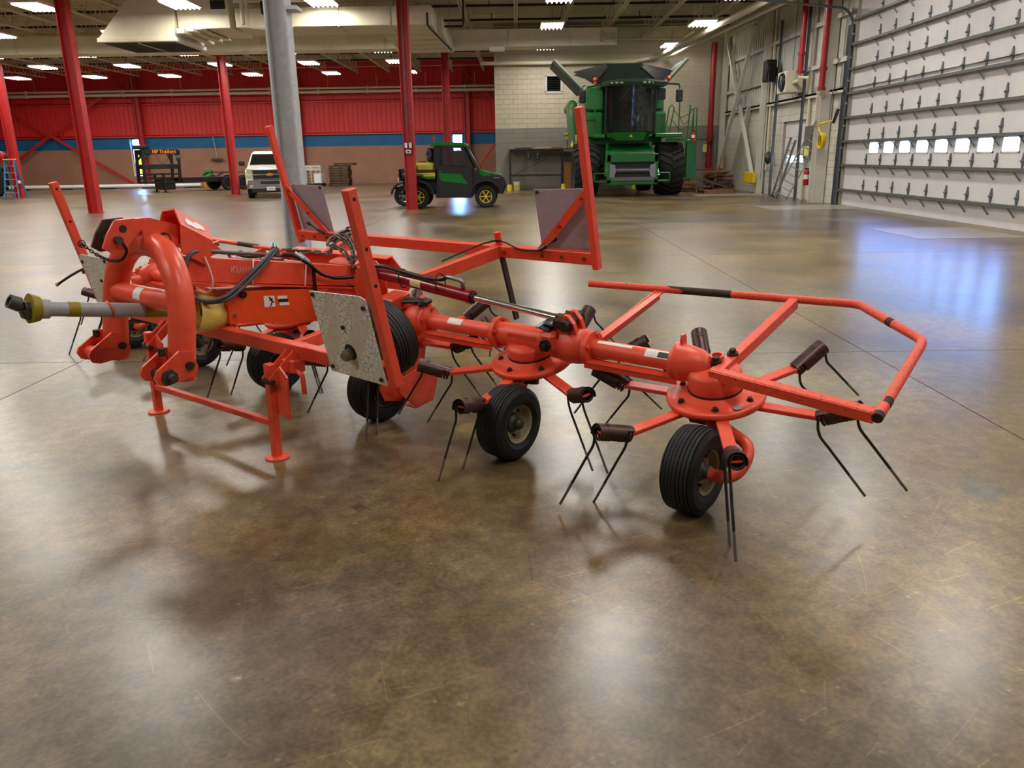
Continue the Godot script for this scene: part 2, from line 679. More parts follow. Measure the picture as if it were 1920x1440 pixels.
func h_column(at: Vector3, height: float, w: float, material: Material, label: String, group: String, plate := true) -> Node3D:
	var th := thing("steel_column", label, "column", at, 0.0, group)
	var s := Shape.new()
	for e in [-1, 1]:
		s.span(Vector3(e * w * 0.5 - 0.012, 0.02, -w * 0.5), Vector3(e * w * 0.5 + 0.012, height, w * 0.5))
	s.span(Vector3(-w * 0.5, 0.02, -0.008), Vector3(w * 0.5, height, 0.008))
	part(s, "shaft", material, th)
	if plate:
		var b := Shape.new()
		b.span(Vector3(-w * 0.62, 0, -w * 0.62), Vector3(w * 0.62, 0.022, w * 0.62), 0.004)
		part(b, "base_plate", material, th)
		var c := Shape.new()
		c.span(Vector3(-w * 0.6, height, -w * 0.6), Vector3(w * 0.6, height + 0.03, w * 0.6))
		part(c, "cap_plate", material, th)
	return th


func build_room() -> void:
	var M := mats
	# floor: slabs with saw cuts between them
	var base := Shape.new()
	base.span(Vector3(-37, -0.4, -52), Vector3(10.4, -0.02, 9))
	var fl := part(base, "floor", M.joint)
	struct(fl, "stained and polished brown concrete floor with saw cuts")
	var xs := [-37.0]
	var x := -3.55 - 6.35 * 5
	while x < 10.0:
		xs.append(x)
		x += 6.35
	xs.append(10.4)
	var zs := [9.0]
	var z := 6.65
	while z > -52.0:
		zs.append(z)
		z -= 6.35
	zs.append(-52.0)
	zs.append(-2.38)
	zs.sort()
	zs.reverse()
	for i in xs.size() - 1:
		for j in zs.size() - 1:
			var s := Shape.new()
			s.span(Vector3(xs[i] + 0.004, -0.03, zs[j + 1] + (0.0003 if zs[j + 1] == -2.38 else 0.004)), Vector3(xs[i + 1] - 0.004, 0.0, zs[j] - (0.0003 if zs[j] == -2.38 else 0.004)))
			part(s, "slab", M.concrete, fl)
	for q in [[7.3, -16.3, 9.3, -14.2], [7.2, -24.0, 9.7, -22.1], [6.9, -31.6, 9.6, -30.0]]:
		var s := Shape.new()
		s.span(Vector3(q[0], 0.0, q[1]), Vector3(q[2], 0.004, q[3]))
		part(s, "slab_patch", M.pale_concrete, fl)
	# far wall: brown block below, a blue band, red ribbed siding above
	var win := [[-24.4, 0.66, -23.8, 2.95], [-3.95, 1.9, -3.3, 2.95]]
	var s0 := Shape.new()
	wall_with_holes(s0, Vector2(-37, 0), Vector2(-0.6, 2.32), win.map(func(q): return [q[0], q[1], q[2], 2.32]), -51.7, -51.25)
	var wf := part(s0, "wall_far", M.wall_brown)
	struct(wf, "far wall of brown painted block under a blue band and red siding")
	var s1 := Shape.new()
	wall_with_holes(s1, Vector2(-37, 2.32), Vector2(-0.6, 3.12), win.map(func(q): return [q[0], 2.32, q[2], q[3]]), -51.7, -51.25)
	part(s1, "blue_band", M.wall_blue, wf)
	var s2 := Shape.new()
	s2.span(Vector3(-37, 3.12, -51.7), Vector3(-0.6, 7.6, -51.3))
	x = -36.9
	while x < -0.7:
		s2.prism([Vector2(x, 0), Vector2(x + 0.09, 0), Vector2(x + 0.07, 0.035), Vector2(x + 0.02, 0.035)], -7.5, -3.2, Transform3D(Basis(Vector3.RIGHT, PI / 2), Vector3(0, 0, -51.3)))
		x += 0.3
	part(s2, "siding", M.wall_red, wf)
	for yy in [3.12, 5.05]:
		var g := Shape.new()
		g.span(Vector3(-36.9, yy - 0.02, -51.3), Vector3(-0.7, yy + 0.02, -51.08))
		g.span(Vector3(-36.9, yy - 0.1, -51.1), Vector3(-0.7, yy + 0.02, -51.08))
		part(g, "girt", M.wall_red, wf)
	for k in 2:
		var q: Array = win[k]
		var f := Shape.new()
		for a in [[q[0], q[1], q[0] + 0.05, q[3]], [q[2] - 0.05, q[1], q[2], q[3]], [q[0], q[1], q[2], q[1] + 0.05], [q[0], q[3] - 0.05, q[2], q[3]]]:
			f.span(Vector3(a[0], a[1], -51.6), Vector3(a[2], a[3], -51.5))
		var wd := part(f, "window_%d" % (k + 1), M.white)
		struct(wd, ["tall slit window with a yellow sheet behind the gooseneck trailer", "small bright window above the roof of the green utility vehicle"][k])
		var p := Shape.new()
		p.span(Vector3(q[0] + 0.05, q[1] + 0.05, -51.555), Vector3(q[2] - 0.05, q[3] - 0.05, -51.545))
		part(p, "pane", M.glass, wd)
	var po := StandardMaterial3D.new()
	po.albedo_color = Color(0.95, 0.92, 0.42)
	po.backlight_enabled = true
	po.backlight = Color(0.9, 0.87, 0.4)
	var ps := Shape.new()
	ps.span(Vector3(-24.32, 0.75, -51.53), Vector3(-23.88, 2.25, -51.527))
	var pst := part(ps, "window_poster", po)
	tag(pst, "yellow sheet taped over the lower part of the slit window", "poster")
	# pilasters and the cross brace on the far wall
	for q in [[-23.45, "red wall column behind the trailer's front frame"], [-13.45, "red wall column behind the pickup and the grey column"], [-2.95, "red wall column behind the utility vehicle beside the dark corner"]]:
		h_column(Vector3(q[0], 0, -50.95), 6.6, 0.3, M.column_red, q[1], "red columns along the far wall")
	var bra := thing("cross_brace", "red diagonal steel cross brace on the far wall beside the ladder", "brace", Vector3(-29, 0, -50.72))
	for d in [[Vector3(-5.0, 0.1, 0), Vector3(4.9, 6.3, 0)], [Vector3(-5.0, 6.3, 0.07), Vector3(5.0, 0.1, 0.07)]]:
		var s := Shape.new()
		s.beam(d[0], d[1], 0.05, 0.16)
		part(s, "diagonal", M.column_red, bra)
	var bra2 := thing("cross_brace", "red diagonal steel brace in the dark corner beside the beige wall", "brace", Vector3(-1.9, 0, -50.72))
	var sb := Shape.new()
	sb.beam(Vector3(-0.9, 0.1, 0), Vector3(0.9, 2.6, 0), 0.05, 0.14)
	sb.beam(Vector3(0.9, 4.6, 0), Vector3(-0.9, 6.3, 0), 0.05, 0.14)
	part(sb, "diagonal", M.column_red, bra2)
	# beige block wall that stands forward on the right, with its return
	var s3 := Shape.new()
	wall_with_holes(s3, Vector2(-0.9, 0), Vector2(10.3, 7.6), [[1.47, 4.36, 2.22, 5.1]], -38.7, -38.2)
	s3.span(Vector3(-0.9, 0, -51.7), Vector3(-0.6, 7.6, -38.7))
	var wb := part(s3, "wall_back", M.joint_light)
	struct(wb, "two-tone beige and grey block wall behind the combine")
	blocks(wb, Transform3D(Basis.IDENTITY, Vector3(-0.9, 0, -38.2)), 10.6, 6.9, [[2.33, 4.3, 3.16, 5.16], [9.12, 0, 10.23, 2.365]],
		func(p): return M.block_grey if p.y < 2.72 else M.block_beige,
		func(p): return absf(p.x - 2.2) + (3.0 if p.x > 3.4 and p.x < 7.0 and p.y < 4.6 else 0.0) + maxf(0.0, p.y - 4.7) * 3.0)
	# louvre and plain door in it
	var lv := thing("wall_vent", "square louvred wall vent with a pale frame on the beige wall", "vent", Vector3(1.845, 4.36, -38.2))
	var s := Shape.new()
	for a in [[-0.43, -0.06, 0.43, 0.05], [-0.43, 0.69, 0.43, 0.8], [-0.43, 0, -0.31, 0.74], [0.31, 0, 0.43, 0.74]]:
		s.span(Vector3(a[0], a[1], -0.02), Vector3(a[2], a[3], 0.05), 0.005)
	part(s, "frame", M.siding_white, lv)
	s = Shape.new()
	s.span(Vector3(-0.36, 0.0, -0.4), Vector3(0.36, 0.74, -0.3))
	part(s, "backing", M.black, lv)
	for k in 7:
		s = Shape.new()
		s.beam(Vector3(-0.34, 0.08 + 0.1 * k, -0.08), Vector3(0.34, 0.08 + 0.1 * k, -0.08), 0.02, 0.11, Vector3(0, 0.6, 0.8))
		part(s, "slat", M.black, lv)
	var d3 := Shape.new()
	d3.span(Vector3(8.32, 0.01, -38.21), Vector3(9.23, 2.18, -38.18))
	var dn := part(d3, "door_3", M.block_grey)
	struct(dn, "plain grey steel door in the grey part of the back wall")
	s = Shape.new()
	s.span(Vector3(8.22, 0, -38.28), Vector3(8.3, 2.365, -38.14))
	s.span(Vector3(9.25, 0, -38.28), Vector3(9.33, 2.365, -38.14))
	s.span(Vector3(8.22, 2.2, -38.28), Vector3(9.33, 2.365, -38.14))
	part(s, "frame", M.block_grey, dn)
	s = Shape.new()
	s.tube([Vector3(8.42, 1.0, -38.2), Vector3(8.42, 1.0, -38.12), Vector3(8.54, 1.0, -38.12)], 0.012, 6)
	part(s, "handle", M.steel, dn)
	# the walls out of the picture
	s = Shape.new()
	s.span(Vector3(-37.4, 0, -52), Vector3(-37, 7.6, 9.4))
	struct(part(s, "wall_left", M.wall_red), "left wall of the hall")
	s = Shape.new()
	s.span(Vector3(-37.4, 0, 9.0), Vector3(10.4, 7.6, 9.4))
	struct(part(s, "wall_front", M.siding_white), "front wall of the hall")
	# free-standing columns on the grid
	for q in [[-13.35, -25.1, "tall red steel column standing well in front of the gooseneck trailer"], [-13.2, -37.55, "red steel column standing between the trailer and the white pickup"], [-3.22, -24.7, "red steel column carrying white switch boxes beside the utility vehicle"], [-3.1, -37.55, "red steel column standing behind the utility vehicle's cab"], [-23.4, -37.55, "red steel column beside the blue step ladder"]]:
		h_column(Vector3(q[0], 0, q[1]), 6.45, 0.3, M.column_red, q[2], "red columns in the hall")
	var gc := h_column(Vector3(-3.42, 0, -12.3), 6.45, 0.30, M.column_grey, "thick pale grey steel column behind the hay tedder", "")
	s = Shape.new()
	for k in 12:
		s.lathe(Transform3D(Basis(Vector3.FORWARD, PI / 2), Vector3(0.162, 1.4 + 0.09 * k + (0.25 if k > 5 else 0.0), 0.09)), [Vector2(0.0, 0.006), Vector2(0.014, 0.005), Vector2(0.016, 0)], 8)
	part(s, "rivets", M.white, gc)
	s = Shape.new()
	s.span(Vector3(0.15, 3.62, -0.16), Vector3(0.32, 3.67, 0.16))
	part(s, "bracket", M.column_grey, gc)
	# switches on the column beside the utility vehicle
	var sw := thing("switch_box", "white switch boxes and thermostat on the red column beside the utility vehicle", "switch", Vector3(-3.22, 1.75, -24.53))
	for q in [[-0.09, 0.16, 0.08, 0.16], [0.05, 0.16, 0.08, 0.16], [-0.02, -0.02, 0.16, 0.11]]:
		s = Shape.new()
		s.box(Vector3(q[0], q[1], -0.1), Vector3(q[2], q[3], 0.12), 0.01)
		part(s, "plate", M.white, sw)
	s = Shape.new()
	s.box(Vector3(-0.02, -0.02, -0.035), Vector3(0.07, 0.05, 0.012))
	part(s, "display", M.black, sw)
	s = Shape.new()
	s.tube([Vector3(-0.02, 0.24, -0.1), Vector3(-0.02, 4.6, -0.1)], 0.014, 6)
	part(s, "conduit", M.galvanised, sw)


func duct_run(called: String, label: String, lo: Vector3, hi: Vector3, axis: int, step: float) -> Node3D:
	# a rectangular sheet-metal duct made of sections with a standing seam between them
	var th := thing(called, label, "duct")
	var p := lo[axis]
	while p < hi[axis] - 0.05:
		var q := minf(p + step, hi[axis])
		var a := lo
		var b := hi
		a[axis] = p + 0.012
		b[axis] = q - 0.012
		var s := Shape.new()
		s.span(a, b, 0.015)
		part(s, "section", mats.duct_cream, th)
		if q < hi[axis]:
			var s2 := Shape.new()
			a = lo - Vector3.ONE * 0.022
			b = hi + Vector3.ONE * 0.022
			a[axis] = q - 0.014
			b[axis] = q + 0.014
			s2.span(a, b)
			part(s2, "flange", mats.duct_cream, th)
		p = q
	return th


func grille(th: Node, at: Vector3, w: float, h: float, called := "grille") -> void:
	# an outlet on a duct's near side
	var s := Shape.new()
	for a in [[-w, -h, w, -h + 0.05], [-w, h - 0.05, w, h], [-w, -h, -w + 0.05, h], [w - 0.05, -h, w, h]]:
		s.span(at + Vector3(a[0], a[1], 0), at + Vector3(a[2], a[3], 0.14))
	var g := part(s, called, mats.duct_cream, th)
	for k in 6:
		s = Shape.new()
		var y := -h + 0.07 + (2.0 * h - 0.14) * k / 5.0
		s.beam(at + Vector3(-w + 0.05, y, 0.08), at + Vector3(w - 0.05, y, 0.08), 0.012, 0.07, Vector3(0, 0.6, 0.8))
		part(s, "louvre_blade", mats.duct_cream, g)
	s = Shape.new()
	s.span(at + Vector3(-w + 0.05, -h + 0.05, 0.002), at + Vector3(w - 0.05, h - 0.05, 0.006))
	part(s, "back_plate", mats.duct_cream, g)


func build_ceiling() -> void:
	var M := mats
	var dk := Shape.new()
	dk.span(Vector3(-37.4, 7.35, -52), Vector3(10.4, 7.7, 9.4))
	var z := 8.9
	while z > -51.8:
		dk.prism([Vector2(0, 0), Vector2(0.10, 0), Vector2(0.08, -0.05), Vector2(0.02, -0.05)], -37.3, 10.3, Transform3D(Basis(Vector3(0, 0, -1), Vector3.UP, Vector3.RIGHT), Vector3(0, 7.35, z)))
		z -= 0.3
	var ce := part(dk, "ceiling", M.roof_cream)
	struct(ce, "cream painted ribbed metal roof deck on open-web joists")
	# open-web joists between the roof beams
	var L := 12.5
	var ch := Shape.new()
	for e in [-0.045, 0.045]:
		ch.span(Vector3(e - 0.022, 6.5, -L / 2), Vector3(e + 0.022, 6.555, L / 2))
		ch.span(Vector3(e - 0.022, 7.28, -L / 2), Vector3(e + 0.022, 7.345, L / 2))
	var me_ch := ch.mesh()
	var wb := Shape.new()
	var k := 0
	var p := -L / 2 + 0.1
	while p < L / 2 - 0.5:
		wb.beam(Vector3(0, 6.52 if k % 2 == 0 else 7.3, p), Vector3(0, 7.3 if k % 2 == 0 else 6.52, p + 0.48), 0.028, 0.028)
		if k % 2 == 0:
			wb.beam(Vector3(0, 6.55, p + 0.48), Vector3(0, 7.3, p + 0.48), 0.02, 0.02)
		p += 0.48
		k += 1
	var me_wb := wb.mesh()
	var x := -36.0
	while x < 9.6:
		for zc in [-18.7, -31.3, -43.9]:
			if x > -0.8 and zc < -40.0:
				continue
			var j := place(me_ch, "joist", M.roof_cream, ce, Transform3D(Basis.IDENTITY, Vector3(x, 0, zc)))
			place(me_wb, "web", M.roof_cream, j)
		x += 1.9
	# bridging rods across the joists
	for zb in [-21.0, -28.2, -33.8, -40.8, -47.0]:
		var s := Shape.new()
		var hi := 9.6 if zb > -38.0 else -1.0
		s.tube([Vector3(-36.9, 6.53, zb), Vector3(hi, 6.53, zb)], 0.02, 5)
		part(s, "bridging", M.roof_cream, ce)
	# roof beams along the column rows
	for zb in [-12.4, -25.0, -37.6]:
		var s := Shape.new()
		s.span(Vector3(-36.9, 6.48, zb - 0.09), Vector3(9.5, 6.5, zb + 0.09))
		s.span(Vector3(-36.9, 6.5, zb - 0.006), Vector3(9.5, 6.98, zb + 0.006))
		s.span(Vector3(-36.9, 6.98, zb - 0.09), Vector3(9.5, 7.0, zb + 0.09))
		part(s, "roof_beam", M.roof_cream, ce)
	# sprinkler mains
	for zb in [-22.6, -26.4, -29.4, -32.2, -35.4, -39.6, -42.5, -45.4, -48.4]:
		var hi := 9.4 if zb > -38.0 else -1.1
		var s := Shape.new()
		s.tube([Vector3(-36.5, 7.05, zb), Vector3(hi, 7.05, zb)], 0.045, 8)
		var pi := part(s, "sprinkler_pipe", M.pipe_black, ce)
		var xx := -35.0
		while xx < hi:
			s = Shape.new()
			s.tube([Vector3(xx, 7.05, zb), Vector3(xx, 7.3, zb)], 0.018, 5)
			part(s, "sprinkler_stub", M.pipe_black, pi)
			xx += 3.1
	# drop pipe with an elbow in front of the duct corner
	var dp := thing("drop_pipe", "black pipe that drops from the sprinkler main to the duct corner", "pipe")
	var s1 := Shape.new()
	s1.tube([Vector3(-1.62, 7.0, -27.6), Vector3(-1.62, 5.72, -27.6), Vector3(-1.66, 5.66, -27.6), Vector3(-2.25, 5.66, -27.6)], 0.035, 8)
	part(s1, "pipe", M.pipe_black, dp)
	var s2 := Shape.new()
	s2.tube([Vector3(-2.6, 5.75, -25.6), Vector3(-2.6, 5.42, -25.6), Vector3(-2.55, 5.36, -26.0), Vector3(-2.3, 5.36, -31.0)], 0.035, 8)
	part(s2, "branch", M.pipe_black, dp)
	# ducts
	var d1 := duct_run("long_duct", "long cream rectangular duct running right across the hall", Vector3(-36.8, 5.7, -34.1), Vector3(4.1, 6.36, -33.1), 0, 2.44)
	grille(d1, Vector3(3.75, 6.02, -33.1), 0.3, 0.18)
	grille(d1, Vector3(-9.1, 6.02, -33.1), 0.36, 0.2)
	var s := Shape.new()
	s.span(Vector3(-0.95, 5.55, -33.35), Vector3(-0.35, 5.7, -32.9), 0.01)
	part(s, "outlet_box", M.white, d1)
	duct_run("cross_duct", "cream duct with a wide flat underside beside the red column", Vector3(-8.6, 5.5, -27.9), Vector3(-2.5, 6.05, -26.1), 0, 1.6)
	var d2 := duct_run("cross_duct", "cream duct leg turning back towards the long duct", Vector3(-4.4, 5.52, -33.04), Vector3(-2.35, 6.0, -27.95), 2, 1.2)
	for q in [[-4.4, 1.0], [-2.4, 1.0]]:
		s = Shape.new()
		s.tube([Vector3(q[0] + 0.1, 6.0, -30.5), Vector3(q[0] + 0.1, 7.3, -30.5)], 0.012, 5)
		part(s, "hanger", M.galvanised, d2)
	# the air handler with its return hood
	var ah := thing("air_handler", "cream air handler with a sloped hood and a black slotted grille underneath", "air handler", Vector3(-11.5, 0, -27.5))
	s = Shape.new()
	s.loft([[Vector3(-1.5, 5.3, 1.2), Vector3(0.9, 5.3, 1.2), Vector3(0.9, 5.3, -1.2), Vector3(-1.5, 5.3, -1.2)], [Vector3(-0.5, 6.5, 1.0), Vector3(0.9, 6.5, 1.0), Vector3(0.9, 6.5, -1.1), Vector3(-0.5, 6.5, -1.1)]])
	part(s, "hood", M.duct_cream, ah)
	s = Shape.new()
	s.span(Vector3(-1.55, 5.16, -1.25), Vector3(0.95, 5.3, 1.25), 0.02)
	part(s, "hood_rim", M.duct_cream, ah)
	s = Shape.new()
	s.span(Vector3(-1.42, 5.15, -1.1), Vector3(0.82, 5.158, 1.1))
	part(s, "grille_backing", M.black, ah)
	for i in 14:
		s = Shape.new()
		s.span(Vector3(-1.42, 5.13, -1.05 + 0.155 * i), Vector3(0.82, 5.15, -1.03 + 0.155 * i))
		part(s, "grille_slat", M.galvanised, ah)
	s = Shape.new()
	s.span(Vector3(-0.33, 5.125, -1.12), Vector3(-0.27, 5.152, 1.12))
	part(s, "grille_divider", M.duct_cream, ah)
	s = Shape.new()
	s.span(Vector3(0.95, 5.55, -1.2), Vector3(2.6, 6.6, 1.0), 0.02)
	part(s, "fan_section", M.duct_cream, ah)
	for i in 3:
		s = Shape.new()
		s.span(Vector3(1.0 + 0.3 * i, 5.38 + 0.05 * i, -1.3), Vector3(1.22 + 0.3 * i, 5.52, 1.3), 0.01)
		part(s, "drip_channel", M.duct_cream, ah)
	for q in [Vector3(-0.3, 0, 0.9), Vector3(2.4, 0, 0.9), Vector3(2.4, 0, -1.1)]:
		s = Shape.new()
		s.tube([Vector3(q.x, 6.5, q.z), Vector3(q.x, 7.32, q.z)], 0.015, 5)
		part(s, "hanger", M.galvanised, ah)
	s = Shape.new()
	s.span(Vector3(2.05, 6.1, 1.0), Vector3(2.5, 6.35, 1.04))
	part(s, "access_panel", M.black, ah)
	# valve train with pipes between air handler and grey column
	var vt := thing("heating_pipes", "cluster of cream heating pipes with a valve hanging beside the grey column", "pipe", Vector3(-7.8, 0, -25.6))
	for q in [[Vector3(-0.4, 7.2, 0), Vector3(-0.4, 5.5, 0)], [Vector3(-0.25, 7.2, 0), Vector3(-0.25, 5.45, 0), Vector3(0.9, 5.3, 0.1)], [Vector3(-0.7, 6.35, 0), Vector3(2.2, 6.35, 0)], [Vector3(-0.7, 6.2, -0.2), Vector3(2.4, 6.2, -0.2)], [Vector3(0.3, 6.3, 0), Vector3(0.3, 5.6, 0), Vector3(1.1, 5.45, 0)]]:
		s = Shape.new()
		s.tube(q, 0.06, 8)
		part(s, "pipe", M.duct_cream, vt)
	s = Shape.new()
	s.box(Vector3(0.3, 5.95, 0.02), Vector3(0.2, 0.36, 0.24), 0.03)
	part(s, "valve", M.black, vt)
	# two cream pipes along the far wall
	for i in 2:
		var wp := thing("wall_pipe", ["upper cream pipe running along the far red wall", "lower thicker cream pipe running along the far red wall"][i], "pipe", Vector3(0, 5.72 - 0.22 * i, -50.5))
		s = Shape.new()
		s.tube([Vector3(-36.9, 0, 0), Vector3(-1.1, 0, 0)], 0.06 + 0.03 * i, 10)
		part(s, "pipe", M.duct_cream, wp)
		x = -36.0
		while x < -1.5:
			s = Shape.new()
			s.tube([Vector3(x - 0.05, 0, 0), Vector3(x + 0.05, 0, 0)], 0.1 + 0.03 * i, 10)
			part(s, "collar", M.duct_cream, wp)
			if i == 0:
				s = Shape.new()
				s.tube([Vector3(x + 0.6, 0.05, 0), Vector3(x + 0.6, 0.85, 0)], 0.012, 5)
				part(s, "hanger", M.duct_cream, wp)
			x += 3.0
	# cream header pipe in front of the beige wall
	var hp := thing("header_pipe", "cream pipe across the top of the beige wall behind the combine", "pipe", Vector3(0, 5.62, -37.9))
	s = Shape.new()
	s.tube([Vector3(-1.5, 0, 0), Vector3(5.4, -0.02, 0), Vector3(6.2, 0.12, 0)], 0.085, 10)
	part(s, "pipe", M.duct_cream, hp)
	for q in [0.6, 2.6, 4.4]:
		s = Shape.new()
		s.tube([Vector3(q, 0.06, 0), Vector3(q, 1.5, 0)], 0.012, 5)
		part(s, "hanger", M.duct_cream, hp)
	# a pipe that runs down the hall near the right wall, high up
	var rp := thing("roof_pipe", "thick cream pipe running down the hall beside the right wall under the roof", "pipe")
	s = Shape.new()
	s.tube([Vector3(6.2, 5.74, -37.9), Vector3(6.6, 5.8, -37.6), Vector3(8.1, 6.05, -22.0), Vector3(8.3, 6.1, -14.0)], 0.11, 12)
	part(s, "pipe", M.duct_cream, rp)
	s = Shape.new()
	s.tube([Vector3(6.95, 5.72, -37.6), Vector3(8.6, 5.95, -22.0), Vector3(8.8, 6.0, -14.0)], 0.06, 10)
	part(s, "thin_pipe", M.duct_cream, rp)
	for i in 5:
		var f := 0.1 + 0.2 * i
		s = Shape.new()
		s.tube([Vector3(6.6, 5.8, -37.6).lerp(Vector3(8.1, 6.05, -22.0), f), Vector3(6.6, 7.3, -37.6).lerp(Vector3(8.1, 7.3, -22.0), f)], 0.012, 5)
		part(s, "hanger", M.duct_cream, rp)


func build_right_wall() -> void:
	var M := mats
	var X := 9.72
	# local frame: x runs towards the camera along the wall, y up, z out of the wall into the hall
	var W := Transform3D(Basis(Vector3(0, 0, 1), Vector3.UP, Vector3(-1, 0, 0)), Vector3(X, 0, -38.2))
	# door opening from 14.3 m on (z = -23.9) to z = -8.3; small door from 8.9 to 11.0
	var s := Shape.new()
	s.T = W
	wall_with_holes(s, Vector2(0, 0), Vector2(47.2, 3.3), [[8.75, 0, 11.0, 2.58], [14.3, 0, 29.9, 3.3]], -0.5, 0.0)
	var wr := part(s, "wall_right", M.joint_light)
	struct(wr, "right wall of white painted block with pale metal siding above")
	blocks(wr, W, 14.2, 3.25, [[8.75, 0, 11.0, 2.58]], func(_p): return M.block_white, func(p): return 14.2 - p.x)
	s = Shape.new()
	s.T = W
	wall_with_holes(s, Vector2(0, 3.3), Vector2(47.2, 7.6), [[14.3, 3.3, 29.9, 6.4]], -0.5, 0.0)
	var u := 0.1
	while u < 14.2:
		s.prism([Vector2(u, 0), Vector2(u + 0.12, 0), Vector2(u + 0.09, 0.04), Vector2(u + 0.03, 0.04)], -7.4, -3.4, W.affine_inverse() * W * Transform3D(Basis(Vector3.RIGHT, PI / 2), Vector3.ZERO))
		u += 0.3
	part(s, "siding", M.siding_white, wr)
	for q in [[0.0, 14.2, 3.3, 0.16], [0.0, 14.2, 4.15, 0.14], [0.0, 14.2, 5.4, 0.14]]:
		s = Shape.new()
		s.T = W
		s.span(Vector3(q[0], q[2] - 0.03, 0), Vector3(q[1], q[2] + 0.03, q[3]))
		s.span(Vector3(q[0], q[2] - 0.1, q[3] - 0.02), Vector3(q[1], q[2] + 0.03, q[3]))
		part(s, "girt", M.siding_white, wr)
	# posts along the wall
	for q in [[6.95, 0.24, "cream steel wall post behind the yellow box"], [0.9, 0.2, "cream steel wall post beside the red standpipe"], [13.0, 0.36, "wide pale steel wall post between the ladders and the big door"]]:
		var th := thing("wall_post", q[2], "column", W * Vector3(q[0], 0, 0.22), PI / 2)
		s = Shape.new()
		var w: float = q[1]
		for e in [-1, 1]:
			s.span(Vector3(e * w * 0.5 - 0.012, 0, -w * 0.5), Vector3(e * w * 0.5 + 0.012, 6.9, w * 0.5))
		s.span(Vector3(-w * 0.5, 0, -0.008), Vector3(w * 0.5, 6.9, 0.008))
		part(s, "shaft", M.block_white, th)
	# diagonal braces between the first two posts
	var br := thing("wall_brace", "pair of crossing pale steel braces on the wall behind the scrap wood", "brace")
	for q in [[Vector3(1.3, 0.3, 0.5), Vector3(6.2, 6.2, 0.5), M.block_white], [Vector3(1.6, 6.0, 0.3), Vector3(6.5, 0.4, 0.3), M.block_white], [Vector3(2.6, 0.3, 0.2), Vector3(5.0, 3.4, 0.2), M.siding_white]]:
		s = Shape.new()
		s.T = W
		s.beam(q[0], q[1], 0.14, 0.14)
		part(s, "diagonal", q[2], br)
	s = Shape.new()
	s.T = W
	s.beam(Vector3(1.1, 6.2, 0.21), Vector3(3.3, 3.3, 0.21), 0.1, 0.1)
	part(s, "diagonal", M.block_white, br)
	# red standpipes
	var sp := thing("red_standpipe", "tall red fire standpipe with a valve and a low guard rail in the corner", "pipe", Vector3(9.02, 0, -37.55))
	s = Shape.new()
	s.tube([Vector3(0, 0, 0), Vector3(0, 6.3, 0)], 0.13, 14)
	part(s, "riser", M.pipe_red, sp)
	for yy in [0.45, 0.75, 1.05]:
		s = Shape.new()
		s.tube([Vector3(0, yy, 0), Vector3(0, yy + 0.06, 0)], 0.2, 14)
		part(s, "flange", M.pipe_red, sp)
	s = Shape.new()
	s.tube([Vector3(-0.02, 2.0, 0.1), Vector3(-0.02, 2.0, 0.3)], 0.05, 8)
	s.tube([Vector3(-0.02, 2.0, 0.3), Vector3(-0.02, 2.0, 0.34)], 0.1, 10)
	part(s, "valve", M.black, sp)
	s = Shape.new()
	s.span(Vector3(-0.3, 1.6, 0.02), Vector3(-0.12, 1.95, 0.05))
	part(s, "tag_card", paint("card", Color(0.85, 0.78, 0.5), 0.7), sp)
	var gr := thing("guard_rail", "low red pipe guard rail in front of the red standpipe", "rail", Vector3(8.5, 0, -36.6))
	for q in [[Vector3(-0.55, 0, 0), Vector3(-0.55, 0.85, 0)], [Vector3(-0.55, 0.85, 0), Vector3(1.0, 0.85, 0.3)], [Vector3(1.0, 0, 0.3), Vector3(1.0, 0.85, 0.3)]]:
		s = Shape.new()
		s.tube(q, 0.035, 8)
		part(s, "tube", M.pipe_red, gr)
	for i in 2:
		var q: Array = [[11.6, 4.0, "red fire pipe ending above the unit heater"], [13.55, 3.35, "red fire pipe ending beside the big sectional door"]][i]
		var th := thing("red_pipe", q[2], "pipe", W * Vector3(q[0], 0, 0.55))
		s = Shape.new()
		s.tube([Vector3(0, q[1], 0), Vector3(0, 6.6, 0)], 0.09, 12)
		part(s, "riser", M.pipe_red, th)
		s = Shape.new()
		s.tube([Vector3(0, q[1] + 0.5, 0), Vector3(0, q[1] + 0.6, 0)], 0.12, 12)
		s.tube([Vector3(0, q[1] - 0.05, 0), Vector3(0, q[1] + 0.04, 0)], 0.12, 12)
		part(s, "collar", M.pipe_red, th)
		s = Shape.new()
		s.tube([Vector3(0, q[1], 0), Vector3(0, q[1] - 0.16, 0), Vector3(0.2, q[1] - 0.2, 0.3 - 0.6 * i)], 0.05, 8)
		part(s, "elbow", M.duct_cream, th)
	# unit heater
	var uh := thing("unit_heater", "cream box heater with a round black fan high on the right wall", "heater", W * Vector3(10.3, 3.45, 0.15), PI / 2)
	uh.rotation.y = -PI / 2
	s = Shape.new()
	s.span(Vector3(-0.45, 0, -0.05), Vector3(0.45, 0.68, 0.55), 0.02)
	part(s, "case", M.duct_cream, uh)
	s = Shape.new()
	s.lathe(Transform3D(Basis(Vector3.RIGHT, PI / 2), Vector3(0.08, 0.34, 0.55)), [Vector2(0, 0.02), Vector2(0.24, 0.02), Vector2(0.28, 0.06), Vector2(0.3, 0.0)], 24)
	part(s, "fan_ring", M.black, uh)
	for k in 4:
		s = Shape.new()
		s.boxt(Transform3D(Basis(Vector3.BACK, k * PI / 2 + 0.4), Vector3(0.08, 0.34, 0.59)) * Transform3D(Basis(Vector3.RIGHT, 0.4), Vector3(0.12, 0, 0)), Vector3(0.2, 0.09, 0.01))
		part(s, "fan_blade", M.galvanised, uh)
	s = Shape.new()
